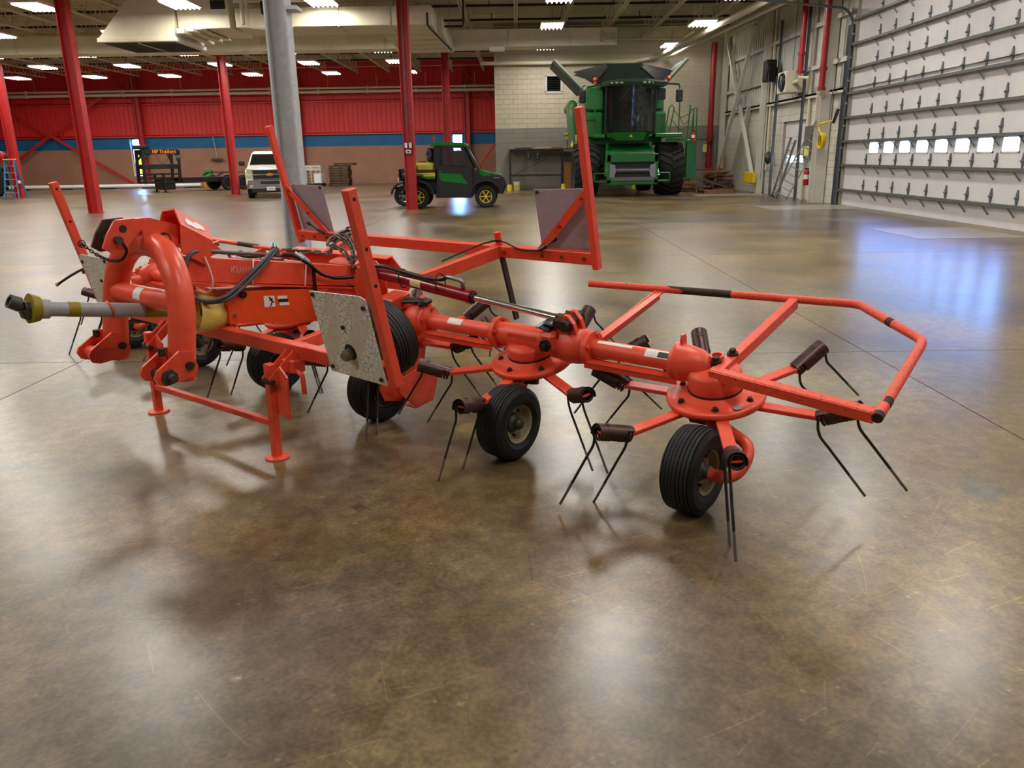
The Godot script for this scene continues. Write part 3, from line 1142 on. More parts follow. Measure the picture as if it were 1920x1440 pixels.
	s.tube([Vector3(0.45, 0.3, 0.3), Vector3(1.0, 0.32, 0.3)], 0.06, 8)
	part(s, "pipe", M.duct_cream, uh)
	s = Shape.new()
	s.tube([Vector3(-0.3, 0.68, 0.1), Vector3(-0.3, 3.2, 0.1)], 0.015, 5)
	part(s, "hanger", M.galvanised, uh)
	# conduits and boxes
	for q in [[11.42, 0.05, 0.0, 6.8, 0.05, "cream wall conduit beside the ladders"], [12.2, 0.06, 2.2, 6.8, 0.06, "pale wall conduit running up from the electric panel"], [7.4, 0.05, 0.9, 6.8, 0.05, "pale wall conduit beside the cream post"]]:
		var th := thing("wall_conduit", q[5], "conduit", W * Vector3(q[0], 0, q[1] + 0.06))
		s = Shape.new()
		s.tube([Vector3(0, q[2], 0), Vector3(0, q[3], 0)], q[4], 8)
		part(s, "run", M.duct_cream, th)
	for q in [[8.45, "galvanised vertical door track on the far side of the small sectional door"], [11.18, "galvanised vertical door track between the small door and the electric panel"]]:
		var th := thing("small_door_track", q[1], "track", W * Vector3(q[0], 0, 0.235))
		s = Shape.new()
		s.span(Vector3(-0.045, 0, -0.03), Vector3(-0.03, 6.0, 0.03))
		s.span(Vector3(-0.045, 0, -0.03), Vector3(0.045, 6.0, -0.018))
		s.span(Vector3(-0.045, 0, 0.018), Vector3(0.045, 6.0, 0.03))
		part(s, "channel", M.galvanised, th)
	var ep := thing("electric_panel", "grey electric panel with a yellow notice behind the ladders", "panel", W * Vector3(11.75, 1.35, 0.11), -PI / 2)
	s = Shape.new()
	s.box(Vector3(0, 0.5, 0), Vector3(0.6, 1.0, 0.16), 0.012)
	part(s, "cabinet", paint("panel_grey", Color(0.36, 0.37, 0.35), 0.5), ep)
	s = Shape.new()
	s.box(Vector3(0.02, 0.22, 0.083), Vector3(0.42, 0.3, 0.004))
	part(s, "notice", paint("notice", Color(0.86, 0.83, 0.45), 0.6), ep)
	# yellow wrapped box on the post
	var yb := thing("yellow_guard", "yellow box guard strapped round the foot of the cream wall post", "guard", W * Vector3(6.7, 0.42, 0.5), -PI / 2)
	s = Shape.new()
	s.box(Vector3(0, 0.19, 0), Vector3(1.15, 0.38, 0.16), 0.01)
	part(s, "pad", M.yellow, yb)
	for k in 4:
		s = Shape.new()
		s.box(Vector3(0.57, 0.06 + 0.09 * k, 0.085), Vector3(0.03, 0.025, 0.01))
		part(s, "clip", M.black, yb)
	# small sectional door
	s = Shape.new()
	s.T = W
	s.span(Vector3(8.75, 0.0, -0.2), Vector3(11.0, 2.58, -0.14))
	var d2 := part(s, "door_2", M.door_white)
	struct(d2, "small white sectional door with two glowing panes behind the leaning ladders")
	for k in 5:
		if k == 2:
			for q in [[8.77, 9.1], [9.86, 9.98], [10.74, 10.98]]:
				s = Shape.new()
				s.T = W
				s.span(Vector3(q[0], 0.0 + 0.515 * k, -0.14), Vector3(q[1], 0.51 + 0.515 * k, -0.09), 0.005)
				part(s, "section", M.door_white, d2)
			for q in [[9.1, 9.86], [9.98, 10.74]]:
				for r in [[0.0, 0.16], [0.4, 0.505]]:
					s = Shape.new()
					s.T = W
					s.span(Vector3(q[0], 1.03 + r[0], -0.14), Vector3(q[1], 1.03 + r[1], -0.09), 0.005)
					part(s, "rail", M.door_white, d2)
			continue
		s = Shape.new()
		s.T = W
		s.span(Vector3(8.77, 0.0 + 0.515 * k, -0.14), Vector3(10.98, 0.51 + 0.515 * k, -0.09), 0.005)
		part(s, "section", M.door_white, d2)
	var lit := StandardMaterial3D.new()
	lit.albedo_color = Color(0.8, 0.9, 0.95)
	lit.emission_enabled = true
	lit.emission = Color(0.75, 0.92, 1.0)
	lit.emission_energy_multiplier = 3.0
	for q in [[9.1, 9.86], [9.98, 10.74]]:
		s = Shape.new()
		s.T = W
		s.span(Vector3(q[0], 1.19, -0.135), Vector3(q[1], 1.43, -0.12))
		part(s, "glowing_pane", lit, d2)  # the panes glow by themselves, added in place of daylight behind them
	build_big_door(W)


func build_big_door(W: Transform3D) -> void:
	var M := mats
	var T0 := W * Transform3D(Basis.IDENTITY, Vector3(14.3, 0, 0))   # x runs along the door towards the camera
	var root := Node3D.new()
	root.name = "door_1"
	add_child(root)
	struct(root, "huge white sectional door with grey stiffeners and a row of small windows")
	var LEN := 15.5
	var rows := [-0.004, 0.47, 1.17, 1.84, 2.5, 3.17, 3.83, 4.48, 5.14, 5.8, 6.4]
	var hx := []
	var h0 := 1.42
	while h0 < LEN:
		hx.append(h0)
		h0 += 0.868
	# sections
	for k in rows.size() - 1:
		var y0: float = rows[k] + 0.004
		var y1: float = rows[k + 1] - 0.004
		if k != 2:
			var s := Shape.new()
			s.T = T0
			s.span(Vector3(0.0, y0, -0.14), Vector3(LEN, y1, -0.08), 0.006)
			part(s, "section", M.door_white, root)
			continue
		# the glazed section: stiles and rails round eight panes
		var x := 0.0
		for i in range(8):
			var c: float = (hx[i] + (hx[i + 1] if i + 1 < hx.size() else hx[i] + 0.87)) * 0.5 - 0.03
			var s := Shape.new()
			s.T = T0
			s.span(Vector3(x, y0, -0.14), Vector3(c - 0.3, y1, -0.08), 0.004)
			part(s, "stile", M.door_white, root)
			for r in [[y0, 1.47], [1.80, y1]]:
				s = Shape.new()
				s.T = T0
				s.span(Vector3(c - 0.3, r[0], -0.14), Vector3(c + 0.3, r[1], -0.08))
				part(s, "rail", M.door_white, root)
			s = Shape.new()
			s.T = T0
			for a in [[-0.3, 1.47, -0.265, 1.8], [0.265, 1.47, 0.3, 1.8], [-0.3, 1.47, 0.3, 1.5], [-0.3, 1.77, 0.3, 1.8]]:
				s.span(Vector3(c + a[0], a[1], -0.17), Vector3(c + a[2], a[3], -0.065))
			var f := part(s, "window_frame", M.white, root)
			s = Shape.new()
			s.T = T0
			s.span(Vector3(c - 0.265, 1.5, -0.125), Vector3(c + 0.265, 1.77, -0.12))
			part(s, "pane", M.glass, f)
			x = c + 0.3
		var s9 := Shape.new()
		s9.T = T0
		s9.span(Vector3(x, y0, -0.14), Vector3(LEN, y1, -0.08), 0.004)
		part(s9, "stile", M.door_white, root)
	# stiffening ribs: a hat channel along the foot of every section
	for k in range(1, rows.size() - 1):
		var y: float = rows[k]
		var s := Shape.new()
		s.T = T0
		s.span(Vector3(-0.25, y - 0.012, -0.08), Vector3(LEN, y + 0.012, 0.07))
		s.span(Vector3(-0.25, y - 0.05, 0.05), Vector3(LEN, y + 0.012, 0.07))
		part(s, "stiffener", M.rib_grey, root)
	# hinges and the little props under the ribs
	var hg := Shape.new()
	hg.prism([Vector2(-0.035, -0.05), Vector2(-0.012, -0.16), Vector2(0.012, -0.16), Vector2(0.035, -0.05), Vector2(0.05, 0.0), Vector2(0.035, 0.05), Vector2(0.012, 0.16), Vector2(-0.012, 0.16), Vector2(-0.035, 0.05), Vector2(-0.05, 0.0)], -0.012, 0.012)
	hg.cyl(Vector3(-0.045, 0, 0.02), Vector3(0.045, 0, 0.02), 0.02, 8)
	var me_h := hg.mesh()
	var pr := Shape.new()
	pr.beam(Vector3(0, 0, 0), Vector3(0.13, -0.2, -0.1), 0.012, 0.03)
	var me_p := pr.mesh()
	for k in range(1, rows.size() - 1):
		for i in hx.size():
			var y: float = rows[k] + 0.145
			place(me_h, "hinge", M.galvanised, root, T0 * Transform3D(Basis.IDENTITY, Vector3(hx[i], y, -0.066)))
			place(me_p, "prop", M.rib_grey, root, T0 * Transform3D(Basis.IDENTITY, Vector3(hx[i] - 0.1, rows[k] - 0.03, 0.045)))
	# tracks
	var tr := thing("door_track", "galvanised twin door track curving from the big door up under the roof", "track")
	for e in 2:
		var s := Shape.new()
		s.T = W
		var x0: float = 14.22 - 0.16 * e
		s.span(Vector3(x0 - 0.05, 0.0, 0.03), Vector3(x0 + 0.04, 5.0, 0.05))
		s.span(Vector3(x0 - 0.05, 0.0, 0.03), Vector3(x0 - 0.03, 5.0, 0.12))
		s.span(Vector3(x0 + 0.02, 0.0, 0.03), Vector3(x0 + 0.04, 5.0, 0.12))
		part(s, "upright", M.galvanised, tr)
	var cur := []
	for i in 9:
		var a := PI / 2 * i / 8.0
		cur.append(W * Vector3(14.2, 5.0 + 0.45 * sin(a), 0.08 + 0.45 * (1 - cos(a))))
	cur.append(W * Vector3(14.2, 5.95, 5.6))
	var s1 := Shape.new()
	for i in cur.size() - 1:
		s1.beam(cur[i], cur[i + 1], 0.10, 0.05)
	part(s1, "curved_rail", M.galvanised, tr)
	var s2 := Shape.new()
	s2.tube([W * Vector3(14.1, 5.95, 5.4), W * Vector3(14.1, 7.3, 5.4)], 0.02, 5)
	s2.tube([W * Vector3(14.1, 5.7, 2.6), W * Vector3(14.1, 7.3, 2.6)], 0.02, 5)
	part(s2, "hangers", M.galvanised, tr)
	for k in 8:
		var s := Shape.new()
		s.T = W
		s.box(Vector3(14.14, 0.4 + 0.62 * k, 0.06), Vector3(0.3, 0.07, 0.08), 0.01)
		part(s, "clip", M.steel, tr)
	var sh := thing("door_shaft", "dark lift shaft with a bracket above the big sectional door", "shaft")
	var s3 := Shape.new()
	s3.T = W
	s3.tube([Vector3(14.0, 5.75, 0.35), Vector3(29.0, 5.75, 0.35)], 0.03, 8)
	part(s3, "shaft", M.galvanised, sh)
	var s4 := Shape.new()
	s4.T = W
	s4.box(Vector3(16.9, 5.6, 0.3), Vector3(0.08, 0.5, 0.3))
	part(s4, "bracket", M.black, sh)


func tyre_mesh(R: float, half: float, rim: float, ribs: int, seg := 40) -> ArrayMesh:
	# a rib-tread tyre round local y
	var pr := [Vector2(rim, -half * 0.72), Vector2(rim + 0.012, -half * 0.86), Vector2(lerpf(rim, R, 0.35), -half), Vector2(lerpf(rim, R, 0.7), -half * 0.98), Vector2(R - 0.022, -half * 0.9), Vector2(R - 0.008, -half * 0.78)]
	for k in ribs:
		var a := lerpf(-half * 0.74, half * 0.74, float(k) / ribs)
		var b := lerpf(-half * 0.74, half * 0.74, float(k + 1) / ribs)
		var g := (b - a) * 0.11
		var rr := R - 0.006 * absf(float(k) - (ribs - 1) * 0.5) / ((ribs - 1) * 0.5)
		pr.append(Vector2(rr - 0.007, a))
		pr.append(Vector2(rr - 0.007, a + g))
		pr.append(Vector2(rr, a + g))
		pr.append(Vector2(rr, b - g))
		pr.append(Vector2(rr - 0.007, b - g))
	pr.append_array([Vector2(R - 0.008, half * 0.78), Vector2(R - 0.022, half * 0.9), Vector2(lerpf(rim, R, 0.7), half * 0.98), Vector2(lerpf(rim, R, 0.35), half), Vector2(rim + 0.012, half * 0.86), Vector2(rim, half * 0.72)])
	var s := Shape.new()
	s.lathe(Transform3D.IDENTITY, pr, seg)
	return s.mesh()


func plate_material() -> StandardMaterial3D:
	# faded striped reflective sheet that has crazed all over
	var S := 512
	var f := FastNoiseLite.new()
	f.noise_type = FastNoiseLite.TYPE_CELLULAR
	f.cellular_return_type = FastNoiseLite.RETURN_DISTANCE2_SUB
	f.frequency = 0.028
	f.fractal_type = FastNoiseLite.FRACTAL_NONE
	f.cellular_jitter = 1.0
	f.seed = 4
	var f2 := f.duplicate()
	f2.frequency = 0.075
	f2.seed = 9
	var g := gray(0.02, 4, 31, S)
	var im := Image.create(S, S, false, Image.FORMAT_RGB8)
	for y in S:
		for x in S:
			var band := fposmod((x + y * 0.75) / 150.0, 2.0) < 1.0
			var c := Color(0.93, 0.92, 0.88) if band else Color(0.87, 0.84, 0.76)
			c = c.darkened(0.10 * (g[y * S + x] / 255.0))
			var e: float = (f if band else f2).get_noise_2d(x, y)
			if e < -0.93:
				c = Color(0.42, 0.40, 0.36) if band else Color(0.68, 0.63, 0.54)
			im.set_pixel(x, y, c)
	return textured("crazed_sheet", im, 1.0 / 0.42, 0.45)


func ring_of(s: Shape, c: Vector3, x: Vector3, y: Vector3, r1: float, r2: float, wire: float, k := 10, side := 5) -> void:
	var pts := []
	for i in k:
		var a := TAU * i / k
		pts.append(c + x * cos(a) * r1 + y * sin(a) * r2)
	s.tube(pts, wire, side, true)


func smooth_path(p: Array, k := 5) -> Array:
	# a rounded path through the points
	var out := []
	var m := p.size()
	for i in m - 1:
		var a: Vector3 = p[maxi(i - 1, 0)]
		var b: Vector3 = p[i]
		var c: Vector3 = p[i + 1]
		var d: Vector3 = p[mini(i + 2, m - 1)]
		for j in k:
			out.append(b.cubic_interpolate(c, a, d, float(j) / k))
	out.append(p[m - 1])
	return out


func tb(s: Shape) -> Shape:
	s.T = tilted()
	return s


func build_tedder() -> void:
	var M := mats
	mottled("orange", Color(0.87, 0.275, 0.175), Color(0.92, 0.34, 0.23), 1.9, 0.42, 0.0, false, 33, 0.01, Color(0.20, 0.11, 0.08), 0.915)
	mottled("orange_worn", Color(0.86, 0.27, 0.17), Color(0.91, 0.34, 0.22), 2.6, 0.48, 0.0, false, 35, 0.012, Color(0.16, 0.10, 0.075), 0.79)
	mottled("orange_hoop", Color(0.89, 0.30, 0.20), Color(0.93, 0.36, 0.25), 1.7, 0.34, 0.0, false, 34, 0.01, Color(0.18, 0.10, 0.08), 0.89)
	mottled("box_orange", Color(0.86, 0.26, 0.07), Color(0.89, 0.33, 0.10), 1.3, 0.4, 0.0, false, 36)
	mottled("guard_brown", Color(0.24, 0.16, 0.15), Color(0.34, 0.25, 0.23), 6.0, 0.38, 0.55, false, 37)
	mottled("rust", Color(0.17, 0.11, 0.085), Color(0.28, 0.19, 0.13), 5.0, 0.7, 0.3, false, 38)
	paint("spring", Color(0.20, 0.20, 0.205), 0.42, 0.75)
	paint("tine_worn", Color(0.46, 0.45, 0.43), 0.36, 0.85)
	paint("chrome", Color(0.90, 0.91, 0.92), 0.16, 1.0)
	paint("crimson", Color(0.52, 0.02, 0.10), 0.22)
	mottled("rim_cream", Color(0.66, 0.62, 0.52), Color(0.54, 0.47, 0.36), 5.0, 0.6, 0.1, false, 39, 0.02, Color(0.25, 0.18, 0.12), 0.78)
	paint("hub_grey", Color(0.30, 0.29, 0.27), 0.5, 0.6)
	paint("hose_black", Color(0.03, 0.03, 0.033), 0.4)
	paint("hose_grey", Color(0.30, 0.31, 0.33), 0.4)
	mottled("board_grey", Color(0.58, 0.58, 0.61), Color(0.64, 0.63, 0.66), 3.0, 0.4, 0.1, false, 40)
	mottled("pto_yellow", Color(0.90, 0.84, 0.50), Color(0.86, 0.76, 0.30), 4.0, 0.5, 0.0, false, 41)
	mottled("pto_grey", Color(0.58, 0.59, 0.60), Color(0.66, 0.67, 0.68), 4.0, 0.42, 0.0, false, 42)
	paint("pto_band", Color(0.55, 0.48, 0.02), 0.5)
	paint("zip_white", Color(0.85, 0.80, 0.80), 0.4)
	paint("sticker", Color(0.88, 0.87, 0.85), 0.4)
	paint("chain_steel", Color(0.42, 0.39, 0.35), 0.4, 0.8)
	paint("crosslink_blue", Color(0.05, 0.16, 0.35), 0.4)
	var OR: Material = M.orange
	var crazed := plate_material()

	var root := thing("hay_tedder", "orange six-rotor hay tedder with spring tines and rib-tread wheels", "hay tedder", Vector3.ZERO)
	var A := deg_to_rad(39.2)
	var U := Vector3(cos(A), 0, sin(A))
	var V := Vector3(-sin(A), 0, cos(A))
	var O := Vector3(0.95, 0, -3.57) - U * (2.5 * 1.09)
	root.transform = Transform3D(Basis(U, Vector3.UP, V), O + U * 0.05 + V * 0.10)

	# ---- rotors -------------------------------------------------------------------------------------------------
	var arm := Shape.new()
	arm.beam(Vector3(0.14, -0.012, 0), Vector3(0.50, -0.012, 0), 0.056, 0.022, Vector3.UP, 0.003)
	arm.beam(Vector3(0.47, -0.012, 0), Vector3(0.56, 0.02, 0), 0.05, 0.02, Vector3.UP, 0.003)
	var me_arm := arm.mesh()
	var ax := Vector3(cos(0.42), sin(0.42), 0)
	var nn := Vector3(-sin(0.42), cos(0.42), 0)
	var C := Vector3(0.555, 0.012, 0)
	var gd := Shape.new()
	for i in 10:
		var a0 := -0.5 + i * 0.414
		var a1 := a0 + 0.414
		for sgn in [0.043, 0.039]:
			var p0: Vector3 = C + (nn * sin(a0) + Vector3.BACK * cos(a0)) * sgn
			var p1: Vector3 = C + (nn * sin(a1) + Vector3.BACK * cos(a1)) * sgn
			var q0 := (nn * sin(a0) + Vector3.BACK * cos(a0)) * (1.0 if sgn > 0.04 else -1.0)
			var q1 := (nn * sin(a1) + Vector3.BACK * cos(a1)) * (1.0 if sgn > 0.04 else -1.0)
			var c0 := -0.09 if i > 2 and i < 7 else -0.05
			gd.smooth_quad([p0 + ax * c0, p1 + ax * c0, p1 + ax * 0.095, p0 + ax * 0.095], [q0, q1, q1, q0])
		for e in [-0.05, 0.095]:
			var b0 := nn * sin(a0) + Vector3.BACK * cos(a0)
			var b1 := nn * sin(a1) + Vector3.BACK * cos(a1)
			gd.quad(C + ax * e + b0 * 0.039, C + ax * e + b1 * 0.039, C + ax * e + b1 * 0.043, C + ax * e + b0 * 0.043, ax * e)
	var me_guard := gd.mesh()
	var hole_shade := Shape.new()  # dark disc laid on the guard, painted shade instead of a cut opening
	hole_shade.lathe(Transform3D(Basis(ax, nn, Vector3.BACK), C + nn * 0.0425 + ax * 0.045), [Vector2(0.0, 0.0015), Vector2(0.014, 0.0015), Vector2(0.014, -0.002)], 12)
	var me_hole_shade := hole_shade.mesh()
	var sp := Shape.new()
	for half in [-1.0, 1.0]:
		var coil := []
		for i in 49:
			var a := TAU * i / 12.0
			coil.append(C + ax * (half * (0.088 - 0.066 * i / 48.0)) + (nn * sin(a) + Vector3.BACK * cos(a)) * 0.031)
		sp.tube(coil, 0.0062, 6)
	var me_coil := sp.mesh()
	var core := Shape.new()
	core.cyl(C - ax * 0.08, C + ax * 0.07, 0.008, 8)
	core.beam(C + ax * 0.068 - Vector3.BACK * 0.024, C + ax * 0.068 + Vector3.BACK * 0.024, 0.010, 0.010, nn)
	var me_core := core.mesh()
	var me_leg := []
	var me_tip := []
	for half in [-1.0, 1.0]:
		var b: Vector3 = C + ax * (half * 0.088) + Vector3.BACK * 0.031
		var k: Vector3 = b + Vector3(0.012, -0.075, 0.0)
		var d := Vector3(0.62, -0.78, 0.05).normalized()
		var leg := Shape.new()
		leg.tube(smooth_path([b, b + Vector3(0.0, -0.035, 0), k, k + d * 0.05]) + [k + d * 0.20], 0.0062, 6)
		me_leg.append(leg.mesh())
		var tip := Shape.new()
		tip.tube([k + d * 0.20, k + d * 0.315], 0.006, 6)
		me_tip.append(tip.mesh())
	var disc := Shape.new()
	disc.lathe(Transform3D.IDENTITY, [Vector2(0.10, -0.02), Vector2(0.222, -0.006), Vector2(0.228, 0.008), Vector2(0.226, 0.022), Vector2(0.217, 0.028), Vector2(0.206, 0.022), Vector2(0.150, 0.030), Vector2(0.132, 0.048), Vector2(0.10, 0.052)], 48, true)
	var me_disc := disc.mesh()
	var bolt := Shape.new()
	bolt.lathe(Transform3D.IDENTITY, [Vector2(0.019, 0), Vector2(0.019, 0.004), Vector2(0.013, 0.005), Vector2(0.012, 0.016), Vector2(0.0, 0.017)], 6)
	var me_bolt := bolt.mesh()
	# gear housings
	var seal := Shape.new()
	seal.lathe(Transform3D.IDENTITY, [Vector2(0.126, 0.046), Vector2(0.126, 0.058), Vector2(0.10, 0.06)], 40)
	var me_seal := seal.mesh()
	var drum := Shape.new()
	drum.lathe(Transform3D.IDENTITY, [Vector2(0.122, 0.058), Vector2(0.124, 0.10), Vector2(0.118, 0.118), Vector2(0.06, 0.128), Vector2(0.0, 0.13)], 40, true)
	drum.lathe(Transform3D(Basis(Vector3.BACK, PI / 2), Vector3(0, 0.15, 0)), [Vector2(0.0, 0.215), Vector2(0.085, 0.215), Vector2(0.085, 0.195), Vector2(0.064, 0.195), Vector2(0.062, -0.195), Vector2(0.085, -0.195), Vector2(0.085, -0.215), Vector2(0.0, -0.215)], 28)
	drum.prism([Vector2(-0.12, 0.10), Vector2(0.12, 0.10), Vector2(0.09, 0.19), Vector2(-0.09, 0.19)], -0.062, 0.062)
	var me_drum := drum.mesh()
	# the end gearbox: a rounded bell with an open filler neck
	var endbox := Shape.new()
	endbox.lathe(Transform3D.IDENTITY, [Vector2(0.122, 0.058), Vector2(0.125, 0.09), Vector2(0.124, 0.13), Vector2(0.112, 0.15), Vector2(0.0, 0.165)], 40, true)
	endbox.lathe(Transform3D(Basis(Vector3.BACK, PI / 2), Vector3(-0.02, 0.155, 0)), [Vector2(0.0, 0.175), Vector2(0.092, 0.175), Vector2(0.092, 0.155), Vector2(0.088, 0.145), Vector2(0.085, 0.10), Vector2(0.07, 0.04), Vector2(0.035, -0.01), Vector2(0.0, -0.02)], 32, true)
	endbox.lathe(Transform3D(Basis.IDENTITY, Vector3(0.0, 0.14, -0.03)), [Vector2(0.034, 0.0), Vector2(0.034, 0.065), Vector2(0.024, 0.065), Vector2(0.024, 0.03), Vector2(0.0, 0.03)], 20)
	var me_end := endbox.mesh()

	var RT := tilted()
	for i in 6:
		var u := (i - 2.5) * 1.09
		var at := RT * Transform3D(Basis.IDENTITY, Vector3(u, 0, 0))
		var dn := place(me_disc, "rotor_disc", OR, root, at)
		var off := -3.0 if i % 2 == 1 else 27.0
		for k in 6:
			var t := Transform3D(Basis(Vector3.UP, -deg_to_rad(off + 60 * k)), Vector3.ZERO)
			if (i + k) % 2 == 1:
				t = t * Transform3D(Basis(Vector3.RIGHT, Vector3.UP, Vector3.BACK), Vector3.ZERO)
			place(me_arm, "arm", OR, dn, t)
			place(me_guard, "tine_guard", M.guard_brown, dn, t)
			place(me_hole_shade, "guard_hole_shade", M.black, dn, t)
			place(me_coil, "tine_coil", M.spring, dn, t)
			place(me_core, "clamp_pin", OR, dn, t)
			for h in 2:
				place(me_leg[h], "spring_tine", M.spring, dn, t)
				place(me_tip[h], "tine_tip", M.tine_worn, dn, t)
			place(me_bolt, "bolt", M.rust, dn, Transform3D(Basis(Vector3.UP, -deg_to_rad(off + 60 * k + 8)), Vector3.ZERO) * Transform3D(Basis.IDENTITY, Vector3(0.175, 0.024, 0)))
		place(me_seal, "seal_ring", M.rust, dn)
		if i == 0 or i == 5:
			place(me_end, "end_gearbox", OR, root, at if i == 5 else at * Transform3D(Basis(Vector3.UP, PI), Vector3.ZERO))
		else:
			place(me_drum, "gear_housing", OR, root, at)
	# a round foil badge on the outermost disc
	var s := Shape.new()
	s.T = RT * Transform3D(Basis.IDENTITY, Vector3(2.725 + 0.155, 0.031, 0.105))
	s.lathe(Transform3D.IDENTITY, [Vector2(0.021, -0.004), Vector2(0.021, 0.001), Vector2(0.0, 0.0015)], 20)
	part(s, "foil_badge", M.steel, root)
	# ears on the end gearboxes
	for e in [-1.0, 1.0]:
		s = tb(Shape.new())
		s.T = s.T * Transform3D(Basis(Vector3.UP, PI / 2), Vector3(e * 2.56, 0.235, -0.03))
		s.prism([Vector2(-0.02, -0.02), Vector2(0.02, -0.02), Vector2(0.022, 0.03), Vector2(0.012, 0.05), Vector2(-0.012, 0.05), Vector2(-0.022, 0.03)], -0.006, 0.006)
		part(s, "lifting_ear", OR, root)

	# ---- wheels -------------------------------------------------------------------------------------------------
	var me_tyre := tyre_mesh(0.20, 0.083, 0.098, 7, 44)
	var rm := Shape.new()
	rm.lathe(Transform3D.IDENTITY, [Vector2(0.104, 0.072), Vector2(0.098, 0.064), Vector2(0.09, 0.03), Vector2(0.055, 0.022), Vector2(0.05, 0.0), Vector2(0.055, -0.022), Vector2(0.09, -0.03), Vector2(0.098, -0.064), Vector2(0.104, -0.072)], 32)
	var me_rim := rm.mesh()
	var hb := Shape.new()
	hb.lathe(Transform3D.IDENTITY, [Vector2(0.0, 0.088), Vector2(0.02, 0.086), Vector2(0.03, 0.075), Vector2(0.034, 0.05), Vector2(0.05, 0.035), Vector2(0.05, -0.035), Vector2(0.034, -0.05), Vector2(0.03, -0.075), Vector2(0.02, -0.086), Vector2(0.0, -0.088)], 18)
	for k in 5:
		var a := TAU * k / 5
		for e in [-0.022, 0.022]:
			hb.cyl(Vector3(cos(a) * 0.07, e, sin(a) * 0.07), Vector3(cos(a) * 0.07, e * 1.8, sin(a) * 0.07), 0.009, 6)
	var me_hub := hb.mesh()
	var wx := []
	for i in 6:
		var u: float = (i - 2.5) * 1.09 + [0.18, 0.16, 0.14, 0.12, 0.07, 0.05][i]
		wx.append(u)
		var w := place(me_tyre, "tyre", M.rubber, root, Transform3D(Basis(Vector3.BACK, -PI / 2), Vector3(u, 0.2, 0.29)))
		place(me_rim, "rim", M.rim_cream, w)
		place(me_hub, "hub", M.hub_grey, w)
	# wheel legs: a bent tube on the outermost, folded sheet forks on the rest
	for e in [-1.0, 1.0]:
		var r0: float = 2.725 * e
		var w0: float = wx[5] if e > 0 else wx[0]
		s = Shape.new()
		s.tube(smooth_path([Vector3(r0, 0.44, 0.02), Vector3(r0 + 0.0, 0.36, 0.06), Vector3(r0 + 0.12, 0.34, 0.10), Vector3(w0 + 0.185, 0.31, 0.16), Vector3(w0 + 0.20, 0.24, 0.24), Vector3(w0 + 0.155, 0.2, 0.29), Vector3(w0 + 0.05, 0.2, 0.29)], 6), 0.027, 12)
		part(s, "wheel_leg", OR, root)
		s = Shape.new()
		s.cyl(Vector3(r0, 0.35, 0.03), Vector3(r0, 0.44, 0.01), 0.05, 14)
		s.cyl(Vector3(r0 - 0.09, 0.355, 0.05), Vector3(r0 + 0.04, 0.36, 0.06), 0.03, 12)
		part(s, "leg_socket", M.rust, root)
	for i in range(1, 5):
		var side := 1.0 if i == 3 else -1.0
		var xw: float = wx[i] + side * 0.105
		s = Shape.new()
		s.T = Transform3D(Basis(Vector3(0, 0, 1), Vector3.UP, Vector3(-1, 0, 0)), Vector3(xw, 0, 0))
		var fork := [Vector2(-0.02, 0.42), Vector2(0.10, 0.41), Vector2(0.34, 0.30), Vector2(0.38, 0.24), Vector2(0.34, 0.15), Vector2(0.22, 0.12), Vector2(0.10, 0.20), Vector2(0.0, 0.32)]
		s.prism(fork, -0.006, 0.006)
		var fk := part(s, "wheel_fork", OR, root)
		s = Shape.new()
		s.beam(Vector3(xw - side * 0.05, 0.42, -0.02), Vector3(xw - side * 0.05, 0.39, 0.20), 0.12, 0.01)
		s.cyl(Vector3(xw + side * 0.012, 0.2, 0.29), Vector3(xw - side * 0.08, 0.2, 0.29), 0.022, 10)
		part(s, "fork_bridge", OR, fk)
		for q in [Vector2(0.10, 0.33), Vector2(0.17, 0.27), Vector2(0.24, 0.24), Vector2(0.22, 0.31)]:
			s = Shape.new()
			s.cyl(Vector3(xw, q.y, q.x), Vector3(xw + side * 0.016, q.y, q.x), 0.012, 6)
			part(s, "fork_bolt", M.rust, fk)
		s = Shape.new()
		s.cyl(Vector3((i - 2.5) * 1.09, 0.34, 0.03), Vector3((i - 2.5) * 1.09, 0.44, 0.01), 0.055, 14)
		part(s, "leg_socket", M.rust, root)
	# the large folded guard next to the front board
	s = Shape.new()
	s.T = RT * Transform3D(Basis(Vector3(0, 0, 1), Vector3.UP, Vector3(-1, 0, 0)), Vector3(0.90, 0, 0))
	s.prism([Vector2(0.365, -0.074), Vector2(0.116, -0.077), Vector2(0.066, -0.2), Vector2(0.139, -0.315), Vector2(0.281, -0.30), Vector2(0.377, -0.157)], -0.005, 0.005)
	var fg := part(s, "wheel_guard", OR, root)
	s = tb(Shape.new())
	s.beam(Vector3(0.86, -0.2, 0.062), Vector3(0.86, -0.315, 0.137), 0.09, 0.008, Vector3(0, 0.3, -1))
	s.beam(Vector3(0.86, -0.318, 0.137), Vector3(0.86, -0.303, 0.285), 0.09, 0.008)
	part(s, "guard_lip", OR, fg)

